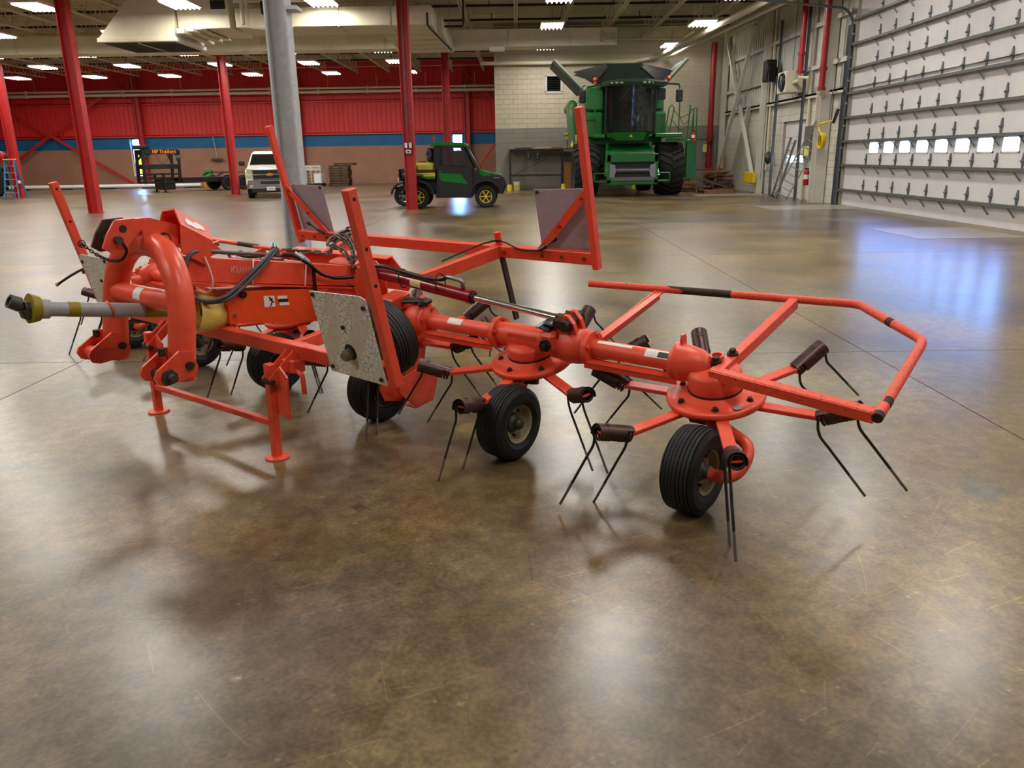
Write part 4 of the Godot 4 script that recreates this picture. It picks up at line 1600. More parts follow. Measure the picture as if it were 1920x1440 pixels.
	# ---- transverse tubes ---------------------------------------------------------------------------------------
	for e in [-1.0, 1.0]:
		for q in [[0.86, 1.43, 0.044], [2.05, 2.57, 0.046]]:
			s = tb(Shape.new())
			s.tube([Vector3(e * q[0], 0.15, 0), Vector3(e * q[1], 0.15, 0)], q[2], 20)
			var tu := part(s, "cross_tube", OR, root)
			s = tb(Shape.new())
			s.span(Vector3(e * q[0], 0.098, 0.03), Vector3(e * q[1], 0.106, 0.085))
			s.span(Vector3(e * q[0], 0.075, 0.079), Vector3(e * q[1], 0.106, 0.085))
			part(s, "tube_flange", OR, tu)
			for x in [q[0], q[1]]:
				s = tb(Shape.new())
				s.cyl(Vector3(e * (x - 0.016), 0.15, 0), Vector3(e * (x + 0.016), 0.15, 0), 0.088, 24)
				part(s, "flange_plate", OR, tu)
				for k in 4:
					var a := TAU * k / 4 + 0.5
					s = tb(Shape.new())
					s.cyl(Vector3(e * (x - 0.03), 0.15 + 0.072 * sin(a), 0.072 * cos(a)), Vector3(e * (x + 0.03), 0.15 + 0.072 * sin(a), 0.072 * cos(a)), 0.011, 6)
					part(s, "flange_bolt", OR, tu)
		# folding joints
		s = tb(Shape.new())
		s.lathe(Transform3D(Basis(Vector3.BACK, -PI / 2 * e), Vector3(e * 1.92, 0.15, 0)), [Vector2(0.0, -0.085), Vector2(0.08, -0.085), Vector2(0.085, -0.06), Vector2(0.098, 0.0), Vector2(0.095, 0.06), Vector2(0.085, 0.115), Vector2(0.0, 0.115)], 24, true)
		s.prism([Vector2(e * 1.86, 0.22), Vector2(e * 2.0, 0.22), Vector2(e * 1.985, 0.29), Vector2(e * 1.955, 0.33), Vector2(e * 1.925, 0.33), Vector2(e * 1.90, 0.29)], -0.045, -0.02)
		s.prism([Vector2(e * 1.86, 0.22), Vector2(e * 2.0, 0.22), Vector2(e * 1.985, 0.29), Vector2(e * 1.955, 0.33), Vector2(e * 1.925, 0.33), Vector2(e * 1.90, 0.29)], 0.02, 0.045)
		var jt := part(s, "fold_joint", OR, root)
		s = tb(Shape.new())
		s.boxt(Transform3D(Basis(Vector3.BACK, 0.0), Vector3(e * 1.84, 0.19, 0.06)), Vector3(0.10, 0.11, 0.09), 0.02)
		part(s, "joint_ear", OR, jt)
		s = tb(Shape.new())
		s.cyl(Vector3(e * 1.84, 0.18, 0.10), Vector3(e * 1.84, 0.18, 0.125), 0.034, 6)
		s.cyl(Vector3(e * 1.84, 0.18, 0.125), Vector3(e * 1.84, 0.18, 0.14), 0.018, 10)
		part(s, "joint_nut", M.black, jt)
		s = tb(Shape.new())
		s.boxt(Transform3D(Basis(Vector3.BACK, -0.1 * e), Vector3(e * 1.83, 0.262, 0.0)), Vector3(0.07, 0.012, 0.19), 0.004)
		s.boxt(Transform3D(Basis(Vector3.BACK, -0.1 * e), Vector3(e * 1.835, 0.275, 0.02)), Vector3(0.05, 0.02, 0.10), 0.006)
		part(s, "latch_block", M.hose_black, jt)
		s = tb(Shape.new())
		s.boxt(Transform3D(Basis(Vector3.BACK, -0.1 * e), Vector3(e * 1.865, 0.285, 0.04)), Vector3(0.02, 0.022, 0.07), 0.006)
		s.boxt(Transform3D(Basis(Vector3.BACK, -0.1 * e), Vector3(e * 1.79, 0.272, 0.01)), Vector3(0.016, 0.012, 0.19), 0.004)
		part(s, "latch_bar", M.steel, jt)
		s = tb(Shape.new())
		s.lathe(Transform3D(Basis(Vector3.BACK, PI / 2), Vector3(e * 0.80, 0.15, 0)), [Vector2(0.0, -0.08), Vector2(0.08, -0.08), Vector2(0.1, -0.03), Vector2(0.1, 0.03), Vector2(0.08, 0.08), Vector2(0.0, 0.08)], 24, true)
		s.prism([Vector2(e * 0.74, 0.2), Vector2(e * 0.87, 0.2), Vector2(e * 0.86, 0.27), Vector2(e * 0.80, 0.29), Vector2(e * 0.75, 0.26)], -0.05, -0.02)
		jt = part(s, "fold_joint", OR, root)
		s = tb(Shape.new())
		s.boxt(Transform3D(Basis(Vector3.UP, 0.3), Vector3(e * 0.78, 0.27, 0.0)), Vector3(0.16, 0.02, 0.06), 0.006)
		s.boxt(Transform3D(Basis(Vector3.UP, 1.4), Vector3(e * 0.87, 0.265, 0.0)), Vector3(0.10, 0.03, 0.03), 0.01)
		part(s, "lock_lever", M.hose_black, jt)
	s = tb(Shape.new())
	s.tube([Vector3(-0.82, 0.15, 0), Vector3(0.82, 0.15, 0)], 0.05, 20)
	s.span(Vector3(-0.5, 0.09, -0.09), Vector3(0.5, 0.21, 0.09), 0.01)
	part(s, "centre_tube", OR, root)

	# ---- folding cylinder ---------------------------------------------------------------------------------------
	for e in [-1.0, 1.0]:
		s = tb(Shape.new())
		s.tube([Vector3(e * 0.47, 0.42, -0.01), Vector3(e * 1.246, 0.339, -0.01)], 0.036, 22)
		s.tube([Vector3(e * 1.235, 0.340, -0.01), Vector3(e * 1.262, 0.3375, -0.01)], 0.04, 22)
		var cy := part(s, "lift_cylinder", M.crimson, root)
		s = tb(Shape.new())
		s.tube([Vector3(e * 1.25, 0.3387, -0.01), Vector3(e * 1.85, 0.287, -0.01)], 0.019, 18)
		part(s, "piston_rod", M.chrome, cy)
		s = tb(Shape.new())
		s.tube([Vector3(e * 1.258, 0.338, -0.01), Vector3(e * 1.275, 0.3365, -0.01)], 0.031, 18)
		part(s, "gland", M.black, cy)
		s = tb(Shape.new())
		s.boxt(Transform3D(Basis(Vector3.BACK, -0.086 * e), Vector3(e * 1.865, 0.286, -0.01)), Vector3(0.045, 0.045, 0.045), 0.008)
		s.boxt(Transform3D(Basis(Vector3.BACK, -0.086 * e), Vector3(e * 1.925, 0.283, 0.055)), Vector3(0.12, 0.05, 0.014), 0.006)
		s.boxt(Transform3D(Basis(Vector3.BACK, -0.086 * e), Vector3(e * 1.925, 0.283, -0.06)), Vector3(0.12, 0.05, 0.014), 0.006)
		s.boxt(Transform3D(Basis(Vector3.BACK, -0.086 * e), Vector3(e * 1.885, 0.285, -0.003)), Vector3(0.02, 0.05, 0.12), 0.006)
		s.cyl(Vector3(e * 1.945, 0.283, -0.08), Vector3(e * 1.945, 0.283, 0.08), 0.03, 14)
		part(s, "clevis", M.rust, cy)
		s = tb(Shape.new())
		s.cyl(Vector3(e * 1.20, 0.375, -0.01), Vector3(e * 1.20, 0.40, -0.01), 0.013, 8)
		part(s, "port", M.crimson, cy)
		s = tb(Shape.new())
		s.tube(smooth_path([Vector3(e * 1.20, 0.395, -0.01), Vector3(e * 1.20, 0.425, -0.01), Vector3(e * 1.16, 0.44, -0.01), Vector3(e * 1.09, 0.446, -0.01)], 4), 0.013, 10)
		part(s, "port_elbow", M.steel, cy)
		s = tb(Shape.new())
		s.tube(smooth_path([Vector3(e * 1.09, 0.446, -0.01), Vector3(e * 1.03, 0.425, -0.01), Vector3(e * 0.9, 0.428, -0.005), Vector3(e * 0.72, 0.452, 0.0), Vector3(e * 0.58, 0.476, 0.01), Vector3(e * 0.47, 0.47, 0.02)]), 0.013, 10)
		part(s, "hydraulic_hose", M.hose_black, cy)
		for x in [0.72, 1.03]:
			s = tb(Shape.new())
			ring_of(s, Vector3(e * x, 0.405, -0.005), Vector3.UP, Vector3.BACK, 0.058, 0.04, 0.004, 14)
			part(s, "cable_tie", M.black, cy)
		s = tb(Shape.new())
		for k in 8:
			var a0 := -0.2 + 0.16 * k
			var p0 := Vector3(0, sin(a0) * 0.0368, cos(a0) * 0.0368)
			var p1 := Vector3(0, sin(a0 + 0.16) * 0.0368, cos(a0 + 0.16) * 0.0368)
			s.quad(Vector3(e * 0.80, 0.3855, -0.01) + p0, Vector3(e * 0.80, 0.3855, -0.01) + p1, Vector3(e * 0.885, 0.3768, -0.01) + p1, Vector3(e * 0.885, 0.3768, -0.01) + p0, p0)
		part(s, "label", paint("label_cream", Color(0.80, 0.74, 0.50), 0.4), cy)

	# ---- the middle: beam up to the hitch, gearbox case, shields ------------------------------------------------
	var side := Transform3D(Basis(Vector3(0, 0, 1), Vector3.UP, Vector3(-1, 0, 0)), Vector3.ZERO)   # polygon (t, n), pushed along u
	s = Shape.new()
	s.T = RT * side
	s.prism([Vector2(-0.24, 0.345), Vector2(0.93, 0.815), Vector2(1.0, 0.70), Vector2(-0.22, 0.215)], -0.11, 0.11)
	s.prism([Vector2(-0.22, 0.205), Vector2(0.98, 0.69), Vector2(0.985, 0.68), Vector2(-0.215, 0.195)], -0.125, 0.125)
	part(s, "main_beam", OR, root)
	s = Shape.new()
	s.T = RT * side
	s.prism([Vector2(0.80, 0.565), Vector2(0.12, 0.332), Vector2(0.16, 0.12), Vector2(0.845, 0.38)], -0.12, 0.12)
	part(s, "gearbox_case", M.box_orange, root)
	s = Shape.new()
	s.T = RT * side
	s.prism([Vector2(0.12, 0.332), Vector2(-0.22, 0.21), Vector2(-0.18, 0.02), Vector2(0.16, 0.12)], -0.10, 0.10)
	part(s, "centre_head", OR, root)
	# things on the near side of the case (t, n)
	for q in [[0.225, 0.205, 0.024, 0.004, "sight_hole", M.black], [0.715, 0.515, 0.02, 0.022, "breather_cap", M.hose_black], [0.80, 0.415, 0.011, 0.008, "case_bolt", M.steel], [0.79, 0.535, 0.009, 0.006, "case_bolt", M.steel]]:
		s = tb(Shape.new())
		s.cyl(Vector3(0.12, q[1], q[0]), Vector3(0.12 + q[3], q[1], q[0]), q[2], 18)
		part(s, q[4], q[5], root)
	var slope := atan2(0.235, 0.645)
	var face := RT * Transform3D(Basis(Vector3(0, sin(slope), cos(slope)) * -1.0, Vector3(0, cos(slope), -sin(slope)), Vector3(1, 0, 0)), Vector3(0.1205, 0, 0))
	s = Shape.new()
	s.T = RT * side
	s.prism([Vector2(0.585, 0.455), Vector2(0.515, 0.43), Vector2(0.53, 0.365), Vector2(0.60, 0.39)], -0.1225, -0.1205)
	var wl := part(s, "warning_sticker", M.sticker, root)
	s = Shape.new()
	s.T = RT * side
	# a running figure: head, trunk, arms and legs
	s.prism([Vector2(0.556, 0.436), Vector2(0.548, 0.437), Vector2(0.545, 0.430), Vector2(0.552, 0.427)], -0.1235, -0.1225)
	for q in [[0.547, 0.428, 0.540, 0.402, 0.011], [0.546, 0.424, 0.556, 0.412, 0.006], [0.545, 0.422, 0.530, 0.414, 0.006], [0.541, 0.404, 0.552, 0.386, 0.008], [0.552, 0.386, 0.565, 0.380, 0.007], [0.540, 0.403, 0.529, 0.391, 0.008]]:
		var pa := Vector2(q[0], q[1])
		var pb := Vector2(q[2], q[3])
		var o: Vector2 = (pb - pa).orthogonal().normalized() * q[4] * 0.5
		s.prism([pa + o, pb + o, pb - o, pa - o], -0.1235, -0.1225)
	part(s, "running_figure", M.black, wl)
	for k in 3:
		s = Shape.new()
		s.T = RT * side
		var y0 := 0.418 - 0.021 * k
		s.prism([Vector2(0.495, y0 + 0.003), Vector2(0.43, y0 - 0.02), Vector2(0.434, y0 - 0.038), Vector2(0.499, y0 - 0.015)], -0.1225, -0.1205)
		part(s, "notice_strip", [M.sticker, M.black, M.sticker][k], root)
	s = Shape.new()
	s.T = RT * side
	s.prism([Vector2(0.165, 0.225), Vector2(0.12, 0.21), Vector2(0.125, 0.185), Vector2(0.168, 0.20)], -0.1225, -0.1205)
	part(s, "blue_white_sticker", M.sticker, root)
	# worn lettering on the beam
	var tm := TextMesh.new()
	tm.text = "KUHN"
	var fnt := SystemFont.new()
	fnt.font_names = PackedStringArray(["Droid Sans"])
	fnt.font_weight = 700
	tm.font = fnt
	tm.font_size = 32
	tm.pixel_size = 0.0017
	tm.depth = 0.002
	place(tm, "lettering", paint("letter_pink", Color(0.88, 0.52, 0.45), 0.5), root, RT * Transform3D(Basis(Vector3(0, -0.375, -0.927), Vector3(0, 0.927, -0.375), Vector3(1, 0, 0)), Vector3(0.1115, 0.645, 0.66)))
	# white ties round the beam
	for t in [0.60, 0.255]:
		s = tb(Shape.new())
		var nc: float = 0.275 + 0.40 * (t + 0.23)
		var d := Vector3(0, 0.927, -0.375)
		var a := Vector3(0.112, nc, t) - d * 0.068
		var b := Vector3(0.112, nc, t) + d * 0.076
		s.tube([a, b, b + Vector3(-0.225, 0, 0)], 0.0055, 6)
		part(s, "white_tie", M.zip_white, root)
	# shields over the middle gear
	s = tb(Shape.new())
	s.prism([Vector2(-0.66, 0.43), Vector2(0.36, 0.43), Vector2(0.50, 0.26), Vector2(0.44, 0.20), Vector2(-0.66, 0.20)], -0.262, -0.254)
	s.span(Vector3(-0.67, 0.22, -0.262), Vector3(-0.66, 0.438, -0.02))
	s.span(Vector3(-0.67, 0.428, -0.262), Vector3(0.36, 0.436, -0.20))
	part(s, "rear_shield", OR, root)
	s = tb(Shape.new())
	s.prism([Vector2(0.30, 0.36), Vector2(0.38, 0.47), Vector2(0.42, 0.47), Vector2(0.48, 0.40), Vector2(0.45, 0.2), Vector2(0.30, 0.2)], -0.075, -0.065)
	s.prism([Vector2(0.30, 0.36), Vector2(0.38, 0.47), Vector2(0.42, 0.47), Vector2(0.48, 0.40), Vector2(0.45, 0.2), Vector2(0.30, 0.2)], 0.045, 0.055)
	s.span(Vector3(0.55, 0.215, -0.05), Vector3(0.70, 0.30, 0.10), 0.008)
	part(s, "cylinder_bracket", OR, root)
	s = tb(Shape.new())
	s.cyl(Vector3(0.47, 0.425, -0.08), Vector3(0.47, 0.425, 0.075), 0.02, 12)
	s.ball(Vector3(0.475, 0.47, 0.02), Vector3(0.03, 0.028, 0.03), 12)
	part(s, "hose_fitting", M.steel, root)
	s = tb(Shape.new())
	s.span(Vector3(-0.13, 0.30, -0.27), Vector3(0.14, 0.42, -0.1), 0.012)
	part(s, "beam_cap", OR, root)

	# ---- hitch ---------------------------------------------------------------------------------------------------
	var hp := []
	for q in [[0.375, 0.30, 1.33], [0.375, 0.48, 1.265], [0.372, 0.62, 1.21], [0.345, 0.74, 1.165], [0.285, 0.835, 1.13], [0.19, 0.905, 1.10], [0.07, 0.935, 1.09]]:
		hp.append(P(q[0], q[1], q[2]))
	var hm := hp.duplicate()
	hm.reverse()
	for q in hm:
		hp.append(Vector3(-q.x, q.y, q.z))
	s = Shape.new()
	s.tube(smooth_path(hp, 4), 0.068, 22)
	part(s, "hitch_hoop", M.orange_hoop, root)
	s = tb(Shape.new())
	s.tube([Vector3(-0.37, 0.67, 1.19), Vector3(0.37, 0.67, 1.19)], 0.056, 20)
	part(s, "hoop_crossbar", M.orange_hoop, root)
	s = tb(Shape.new())
	for k in 6:
		var a0 := 0.1 + 0.22 * k
		var p0 := Vector3(0, sin(a0) * 0.0568, cos(a0) * 0.0568)
		var p1 := Vector3(0, sin(a0 + 0.22) * 0.0568, cos(a0 + 0.22) * 0.0568)
		s.quad(Vector3(-0.05, 0.67, 1.19) + p0, Vector3(-0.05, 0.67, 1.19) + p1, Vector3(0.03, 0.67, 1.19) + p1, Vector3(0.03, 0.67, 1.19) + p0, p0)
	part(s, "torn_sticker", M.sticker, root)
	# lower link ends
	for e in [-1.0, 1.0]:
		var hl: Node = null
		for o in [0.075, -0.075]:
			s = Shape.new()
			s.T = RT * Transform3D(side.basis, Vector3(e * 0.375 + o, 0, 0))
			s.prism([Vector2(1.26, 0.36), Vector2(1.275, 0.45), Vector2(1.33, 0.475), Vector2(1.47, 0.425), Vector2(1.495, 0.395), Vector2(1.485, 0.355), Vector2(1.45, 0.335), Vector2(1.29, 0.315)], -0.008, 0.008)
			var pl := part(s, "link_plate", OR, root)
			if o > 0.0:
				hl = pl
		s = tb(Shape.new())
		if e > 0.0:
			s.cyl(Vector3(0.29, 0.375, 1.425), Vector3(0.52, 0.375, 1.425), 0.02, 14)
			s.cyl(Vector3(0.46, 0.375, 1.425), Vector3(0.475, 0.375, 1.425), 0.042, 6)
		else:
			s.cyl(Vector3(-0.46, 0.375, 1.425), Vector3(-0.285, 0.375, 1.425), 0.04, 18)
		part(s, "link_pin", M.hub_grey if e > 0.0 else OR, hl)
		s = tb(Shape.new())
		s.cyl(Vector3(e * 0.375 - 0.1, 0.385, 1.305), Vector3(e * 0.375 + 0.1, 0.385, 1.305), 0.022, 8)
		s.cyl(Vector3(e * 0.375, 0.46, 1.385), Vector3(e * 0.375, 0.50, 1.375), 0.02, 8)
		part(s, "link_bolt", M.rust, hl)
	# top link bracket: two plates and the arm behind them
	for o in [-0.055, 0.075]:
		s = Shape.new()
		s.T = RT * Transform3D(side.basis, Vector3(o, 0, 0))
		s.prism([Vector2(1.30, 1.058), Vector2(1.24, 1.112), Vector2(1.14, 1.095), Vector2(1.10, 1.04), Vector2(1.175, 1.0), Vector2(1.25, 0.955), Vector2(1.31, 0.962), Vector2(1.345, 1.0)], -0.009, 0.009)
		part(s, "top_link_plate", OR if o > 0.0 else M.rust, root)
	s = Shape.new()
	s.T = RT * side
	s.prism([Vector2(1.19, 1.10), Vector2(1.05, 1.07), Vector2(0.93, 1.0), Vector2(0.80, 0.90), Vector2(0.70, 0.765), Vector2(0.82, 0.77), Vector2(0.95, 0.90), Vector2(1.09, 1.0)], -0.055, 0.055)
	part(s, "top_arm", OR, root)
	for o in [-0.085, 0.1]:
		s = Shape.new()
		s.T = RT * Transform3D(side.basis, Vector3(o, 0, 0))
		s.prism([Vector2(1.13, 1.03), Vector2(1.02, 0.995), Vector2(0.965, 0.93), Vector2(0.985, 0.87), Vector2(1.06, 0.88), Vector2(1.15, 0.94)], -0.008, 0.008)
		part(s, "hoop_plate", OR, root)
	s = tb(Shape.new())
	s.cyl(Vector3(-0.11, 0.955, 1.035), Vector3(0.125, 0.955, 1.035), 0.02, 14)
	part(s, "hoop_pin", OR, root)
	s = tb(Shape.new())
	ring_of(s, Vector3(0.115, 0.955, 1.035), Vector3.UP, Vector3.BACK, 0.026, 0.026, 0.008, 18)
	part(s, "pin_collar", M.rust, root)
	s = tb(Shape.new())
	s.cyl(Vector3(-0.08, 1.02, 1.265), Vector3(0.12, 1.02, 1.265), 0.019, 14)
	part(s, "top_link_pin", M.hub_grey, root)
	s = tb(Shape.new())
	s.cyl(Vector3(0.084, 1.062, 1.215), Vector3(0.086, 1.062, 1.215), 0.02, 14)
	part(s, "spare_hole", M.rust, root)
	s = tb(Shape.new())
	var links := smooth_path([Vector3(0.10, 1.0, 1.25), Vector3(0.10, 0.955, 1.245), Vector3(0.07, 0.915, 1.275), Vector3(0.02, 0.92, 1.31), Vector3(-0.02, 0.96, 1.345), Vector3(-0.05, 1.03, 1.385)], 6)
	for i in links.size():
		var d: Vector3 = (links[mini(i + 1, links.size() - 1)] - links[maxi(i - 1, 0)]).normalized()
		var sd := d.cross(Vector3.RIGHT).normalized()
		ring_of(s, links[i], d, sd if i % 2 == 0 else Vector3.RIGHT, 0.012, 0.007, 0.0025, 8, 4)
	ring_of(s, links[links.size() - 1], Vector3.UP, Vector3.BACK, 0.018, 0.018, 0.003, 12, 4)
	part(s, "pin_chain", M.rust, root)
	# folded sheet cover behind the hoop, open towards the hitch
	s = tb(Shape.new())
	var cv := [[Vector3(0.13, 1.0, 0.935), Vector3(0.13, 0.86, 0.985), Vector3(0.13, 0.74, 0.86), Vector3(0.13, 0.86, 0.79)], [Vector3(0.13, 1.0, 0.935), Vector3(0.05, 1.075, 0.90), Vector3(0.05, 0.93, 0.75), Vector3(0.13, 0.86, 0.79)], [Vector3(0.05, 1.075, 0.90), Vector3(-0.08, 1.06, 0.905), Vector3(-0.08, 0.92, 0.755), Vector3(0.05, 0.93, 0.75)], [Vector3(-0.08, 1.06, 0.905), Vector3(-0.12, 0.97, 0.945), Vector3(-0.12, 0.84, 0.80), Vector3(-0.08, 0.92, 0.755)]]
	for q in cv:
		var no: Vector3 = (q[2] - q[0]).cross(q[1] - q[0]).normalized() * 0.004
		s.loft([[q[0] + no, q[1] + no, q[2] + no, q[3] + no], [q[0] - no, q[1] - no, q[2] - no, q[3] - no]])
	var sc := part(s, "sheet_cover", OR, root)
	s = tb(Shape.new())
	var ce: Vector3 = (cv[1][0] + cv[1][1] + cv[1][2] + cv[1][3]) * 0.25
	var cx: Vector3 = (cv[1][1] - cv[1][0]).normalized()
	var cy2: Vector3 = (cv[1][0] - cv[1][3]).normalized()
	var cn: Vector3 = cx.cross(cy2).normalized()
	if cn.y < 0.0:
		cn = -cn
	s.T = s.T * Transform3D(Basis(cx, cy2, cn), ce + cn * 0.006)
	s.prism([Vector2(-0.03, 0.05), Vector2(-0.01, 0.065), Vector2(0.02, 0.045), Vector2(0.012, 0.01), Vector2(0.03, -0.02), Vector2(0.024, -0.06), Vector2(-0.004, -0.07), Vector2(-0.012, -0.03), Vector2(-0.03, 0.0), Vector2(-0.022, 0.025)], 0, 0.001)
	part(s, "white_emblem", M.sticker, sc)
	s = tb(Shape.new())
	s.tube(smooth_path([Vector3(0.14, 0.80, 0.87), Vector3(0.17, 0.70, 0.88), Vector3(0.165, 0.63, 0.90), Vector3(0.13, 0.61, 0.93), Vector3(0.10, 0.65, 0.955), Vector3(0.10, 0.74, 0.94)]), 0.005, 6)
	part(s, "white_cord", M.zip_white, root)

	# ---- drive shaft --------------------------------------------------------------------------------------------
	var p0 := Vector3(0, 0.835, 1.775)
	var p1 := Vector3(0, 0.46, 0.88)
	var pd := (p1 - p0).normalized()
	s = tb(Shape.new())
	s.tube([p0.lerp(p1, 0.09), p0.lerp(p1, 0.60)], 0.038, 20)
	var sh := part(s, "drive_shaft", M.pto_grey, root)
	for q in [[0.20, 0.26, 0.0388], [0.60, 0.70, 0.0385], [0.70, 0.82, 0.036]]:
		s = tb(Shape.new())
		s.tube([p0.lerp(p1, q[0]), p0.lerp(p1, q[1])], q[2], 20)
		part(s, "yellow_band", M.pto_band, sh)
	s = tb(Shape.new())
	s.tube([p0.lerp(p1, 0.06), p0.lerp(p1, 0.115)], 0.05, 20)
	part(s, "shield_collar", M.pto_grey, sh)
	s = tb(Shape.new())
	s.tube([p0.lerp(p1, 0.025), p0.lerp(p1, 0.07)], 0.074, 20, false, true, 0.062)
	part(s, "yellow_bell", M.pto_band, sh)
	s = tb(Shape.new())
	s.tube([p0.lerp(p1, 0.0), p0.lerp(p1, 0.04)], 0.036, 12)
	s.boxt(Transform3D(Basis.IDENTITY, p0 - pd * 0.0 + Vector3(0, -0.03, 0)), Vector3(0.07, 0.05, 0.04), 0.01)
	s.boxt(Transform3D(Basis.IDENTITY, p0 - pd * 0.02 + Vector3(0, 0.02, 0)), Vector3(0.05, 0.06, 0.05), 0.012)
	part(s, "universal_joint", M.hub_grey, sh)
	s = tb(Shape.new())
	s.lathe(Transform3D(Basis(Vector3.RIGHT, PI / 2 - 0.75), p0 - pd * 0.01 + Vector3(0, 0.02, 0.0)), [Vector2(0.022, 0.048), Vector2(0.034, 0.048), Vector2(0.036, 0.0), Vector2(0.0, 0.0)], 18)
	s.lathe(Transform3D(Basis(Vector3.RIGHT, PI / 2 - 0.75), p0 - pd * 0.01 + Vector3(0, 0.02, 0.0)), [Vector2(0.022, 0.048), Vector2(0.02, 0.01), Vector2(0.0, 0.01)], 18)
	part(s, "splined_yoke", M.hub_grey, sh)
	s = tb(Shape.new())
	ring_of(s, p0.lerp(p1, 0.42), Vector3.RIGHT, Vector3.UP, 0.043, 0.043, 0.006, 16)
	part(s, "shaft_hook", OR, sh)
	# yellow cone over the gearbox input
	s = tb(Shape.new())
	var cb := Basis(Vector3.RIGHT, PI / 2 - atan2(0.375, 0.895))
	s.lathe(Transform3D(cb, Vector3(0, 0.418, 0.80)), [Vector2(0.08, 0.0), Vector2(0.094, 0.02), Vector2(0.104, 0.08), Vector2(0.130, 0.205), Vector2(0.135, 0.21), Vector2(0.127, 0.205), Vector2(0.099, 0.08), Vector2(0.088, 0.02)], 32, true)
	part(s, "shaft_cone", M.pto_yellow, root)
	s = tb(Shape.new())
	s.lathe(Transform3D(cb, Vector3(0, 0.418, 0.80)), [Vector2(0.0, 0.0), Vector2(0.05, 0.0), Vector2(0.05, 0.10), Vector2(0.03, 0.13), Vector2(0.0, 0.13)], 16)
	s.boxt(Transform3D(cb, Vector3(0.03, 0.47, 0.91)), Vector3(0.07, 0.05, 0.06), 0.015)
	part(s, "input_joint", M.black, root)
	s = tb(Shape.new())
	s.lathe(Transform3D(cb, Vector3(0, 0.41, 0.79)), [Vector2(0.0, 0.02), Vector2(0.10, 0.02), Vector2(0.10, -0.02), Vector2(0.0, -0.02)], 28)
	part(s, "cone_flange", OR, root)

	# ---- front and rear boards ----------------------------------------------------------------------------------
	for f in [1.0, -1.0]:
		var tz: float = 0.865 if f > 0 else -0.88
		var nb: float = 0.325 if f > 0 else 0.29
		s = tb(Shape.new())
		s.span(Vector3(-1.53, nb - 0.04, tz - 0.025), Vector3(1.53, nb + 0.04, tz + 0.025), 0.004)
		var bar := part(s, "front_bar" if f > 0 else "rear_bar", OR, root)
		for e in [-1.0, 1.0]:
			s = tb(Shape.new())
			s.span(Vector3(e * 1.525 - 0.022, nb - 0.07, tz - 0.026), Vector3(e * 1.525 + 0.022, 1.195, tz + 0.026), 0.004)
			var post := part(s, "board_post", OR, root)
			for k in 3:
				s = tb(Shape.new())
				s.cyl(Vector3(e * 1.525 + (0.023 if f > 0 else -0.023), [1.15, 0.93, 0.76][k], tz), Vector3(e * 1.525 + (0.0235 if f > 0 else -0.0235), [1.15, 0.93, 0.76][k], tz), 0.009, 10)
				part(s, "post_hole_shade", M.black, post)  # black disc on the post, the shade of a bolt opening put into colour
			var zp: float = tz + f * 0.034
			var pu0 := 1.085
			s = tb(Shape.new())
			s.prism([Vector2(e * pu0, nb - 0.05), Vector2(e * 1.495, nb - 0.06), Vector2(e * 1.495, 0.70), Vector2(e * 1.46, 0.715), Vector2(e * pu0, 0.705)], zp - 0.003, zp + 0.003)
			part(s, "warning_board", crazed if f > 0 else M.board_grey, root)
			for q in [[1.11, 0.69], [1.47, 0.66], [1.11, nb - 0.02], [1.47, nb - 0.03], [1.28, 0.54]]:
				if f < 0.0 and q[0] > 1.2:
					continue
				s = tb(Shape.new())
				s.cyl(Vector3(e * q[0], q[1], zp + 0.003), Vector3(e * q[0], q[1], zp + 0.012), 0.011, 10)
				s.cyl(Vector3(e * q[0], q[1], zp - 0.003), Vector3(e * q[0], q[1], zp - 0.009), 0.008, 10)
				part(s, "board_rivet", M.rust, post)
			# diagonal stay behind the board
			s = tb(Shape.new())
			var zs: float = tz + f * 0.012
			s.beam(Vector3(e * 1.51, 0.70, zs - f * 0.026), Vector3(e * 1.10, nb + 0.02, zs - f * 0.026), 0.012, 0.05, Vector3(e * -0.5, 0.5, 0))
			if f < 0.0:
				part(s, "board_stay", OR, post)
				for q in [[1.48, 0.67], [1.29, 0.49]]:
					s = tb(Shape.new())
					s.cyl(Vector3(e * q[0], q[1], tz + 0.015), Vector3(e * q[0], q[1], tz + 0.032), 0.011, 8)
					part(s, "stay_bolt", paint("brass", Color(0.55, 0.42, 0.2), 0.4, 0.8), post)
		if f < 0.0:
			for e in [-1.0, 1.0]:
				for x in [0.80, 1.12, 1.28, 1.45]:
					s = tb(Shape.new())
					s.cyl(Vector3(e * x, nb, tz + 0.025), Vector3(e * x, nb, tz + 0.036), 0.012, 6)
					part(s, "bar_bolt", M.brass, bar)
				s = tb(Shape.new())
				s.beam(Vector3(e * 0.60, 0.30, -0.2), Vector3(e * 0.74, nb, -0.86), 0.05, 0.085, Vector3.UP, 0.004)
				part(s, "bar_arm", OR, root)
				s = tb(Shape.new())
				s.cyl(Vector3(e * 0.745, 0.33, -0.88), Vector3(e * 0.745, 0.42, -0.88), 0.026, 14)
				part(s, "stand_socket", OR, root)
				s = tb(Shape.new())
				s.beam(Vector3(e * 0.75, 0.26, -0.88), Vector3(e * 0.79, -0.21, -0.88), 0.04, 0.02)
				part(s, "rear_stand", M.rust, root)
		else:
			for e in [-1.0, 1.0]:
				s = tb(Shape.new())
				s.beam(Vector3(e * 0.72, nb, 0.87), Vector3(e * 0.52, 0.18, 0.08), 0.05, 0.07, Vector3.UP, 0.004)
				part(s, "bar_arm", OR, root)
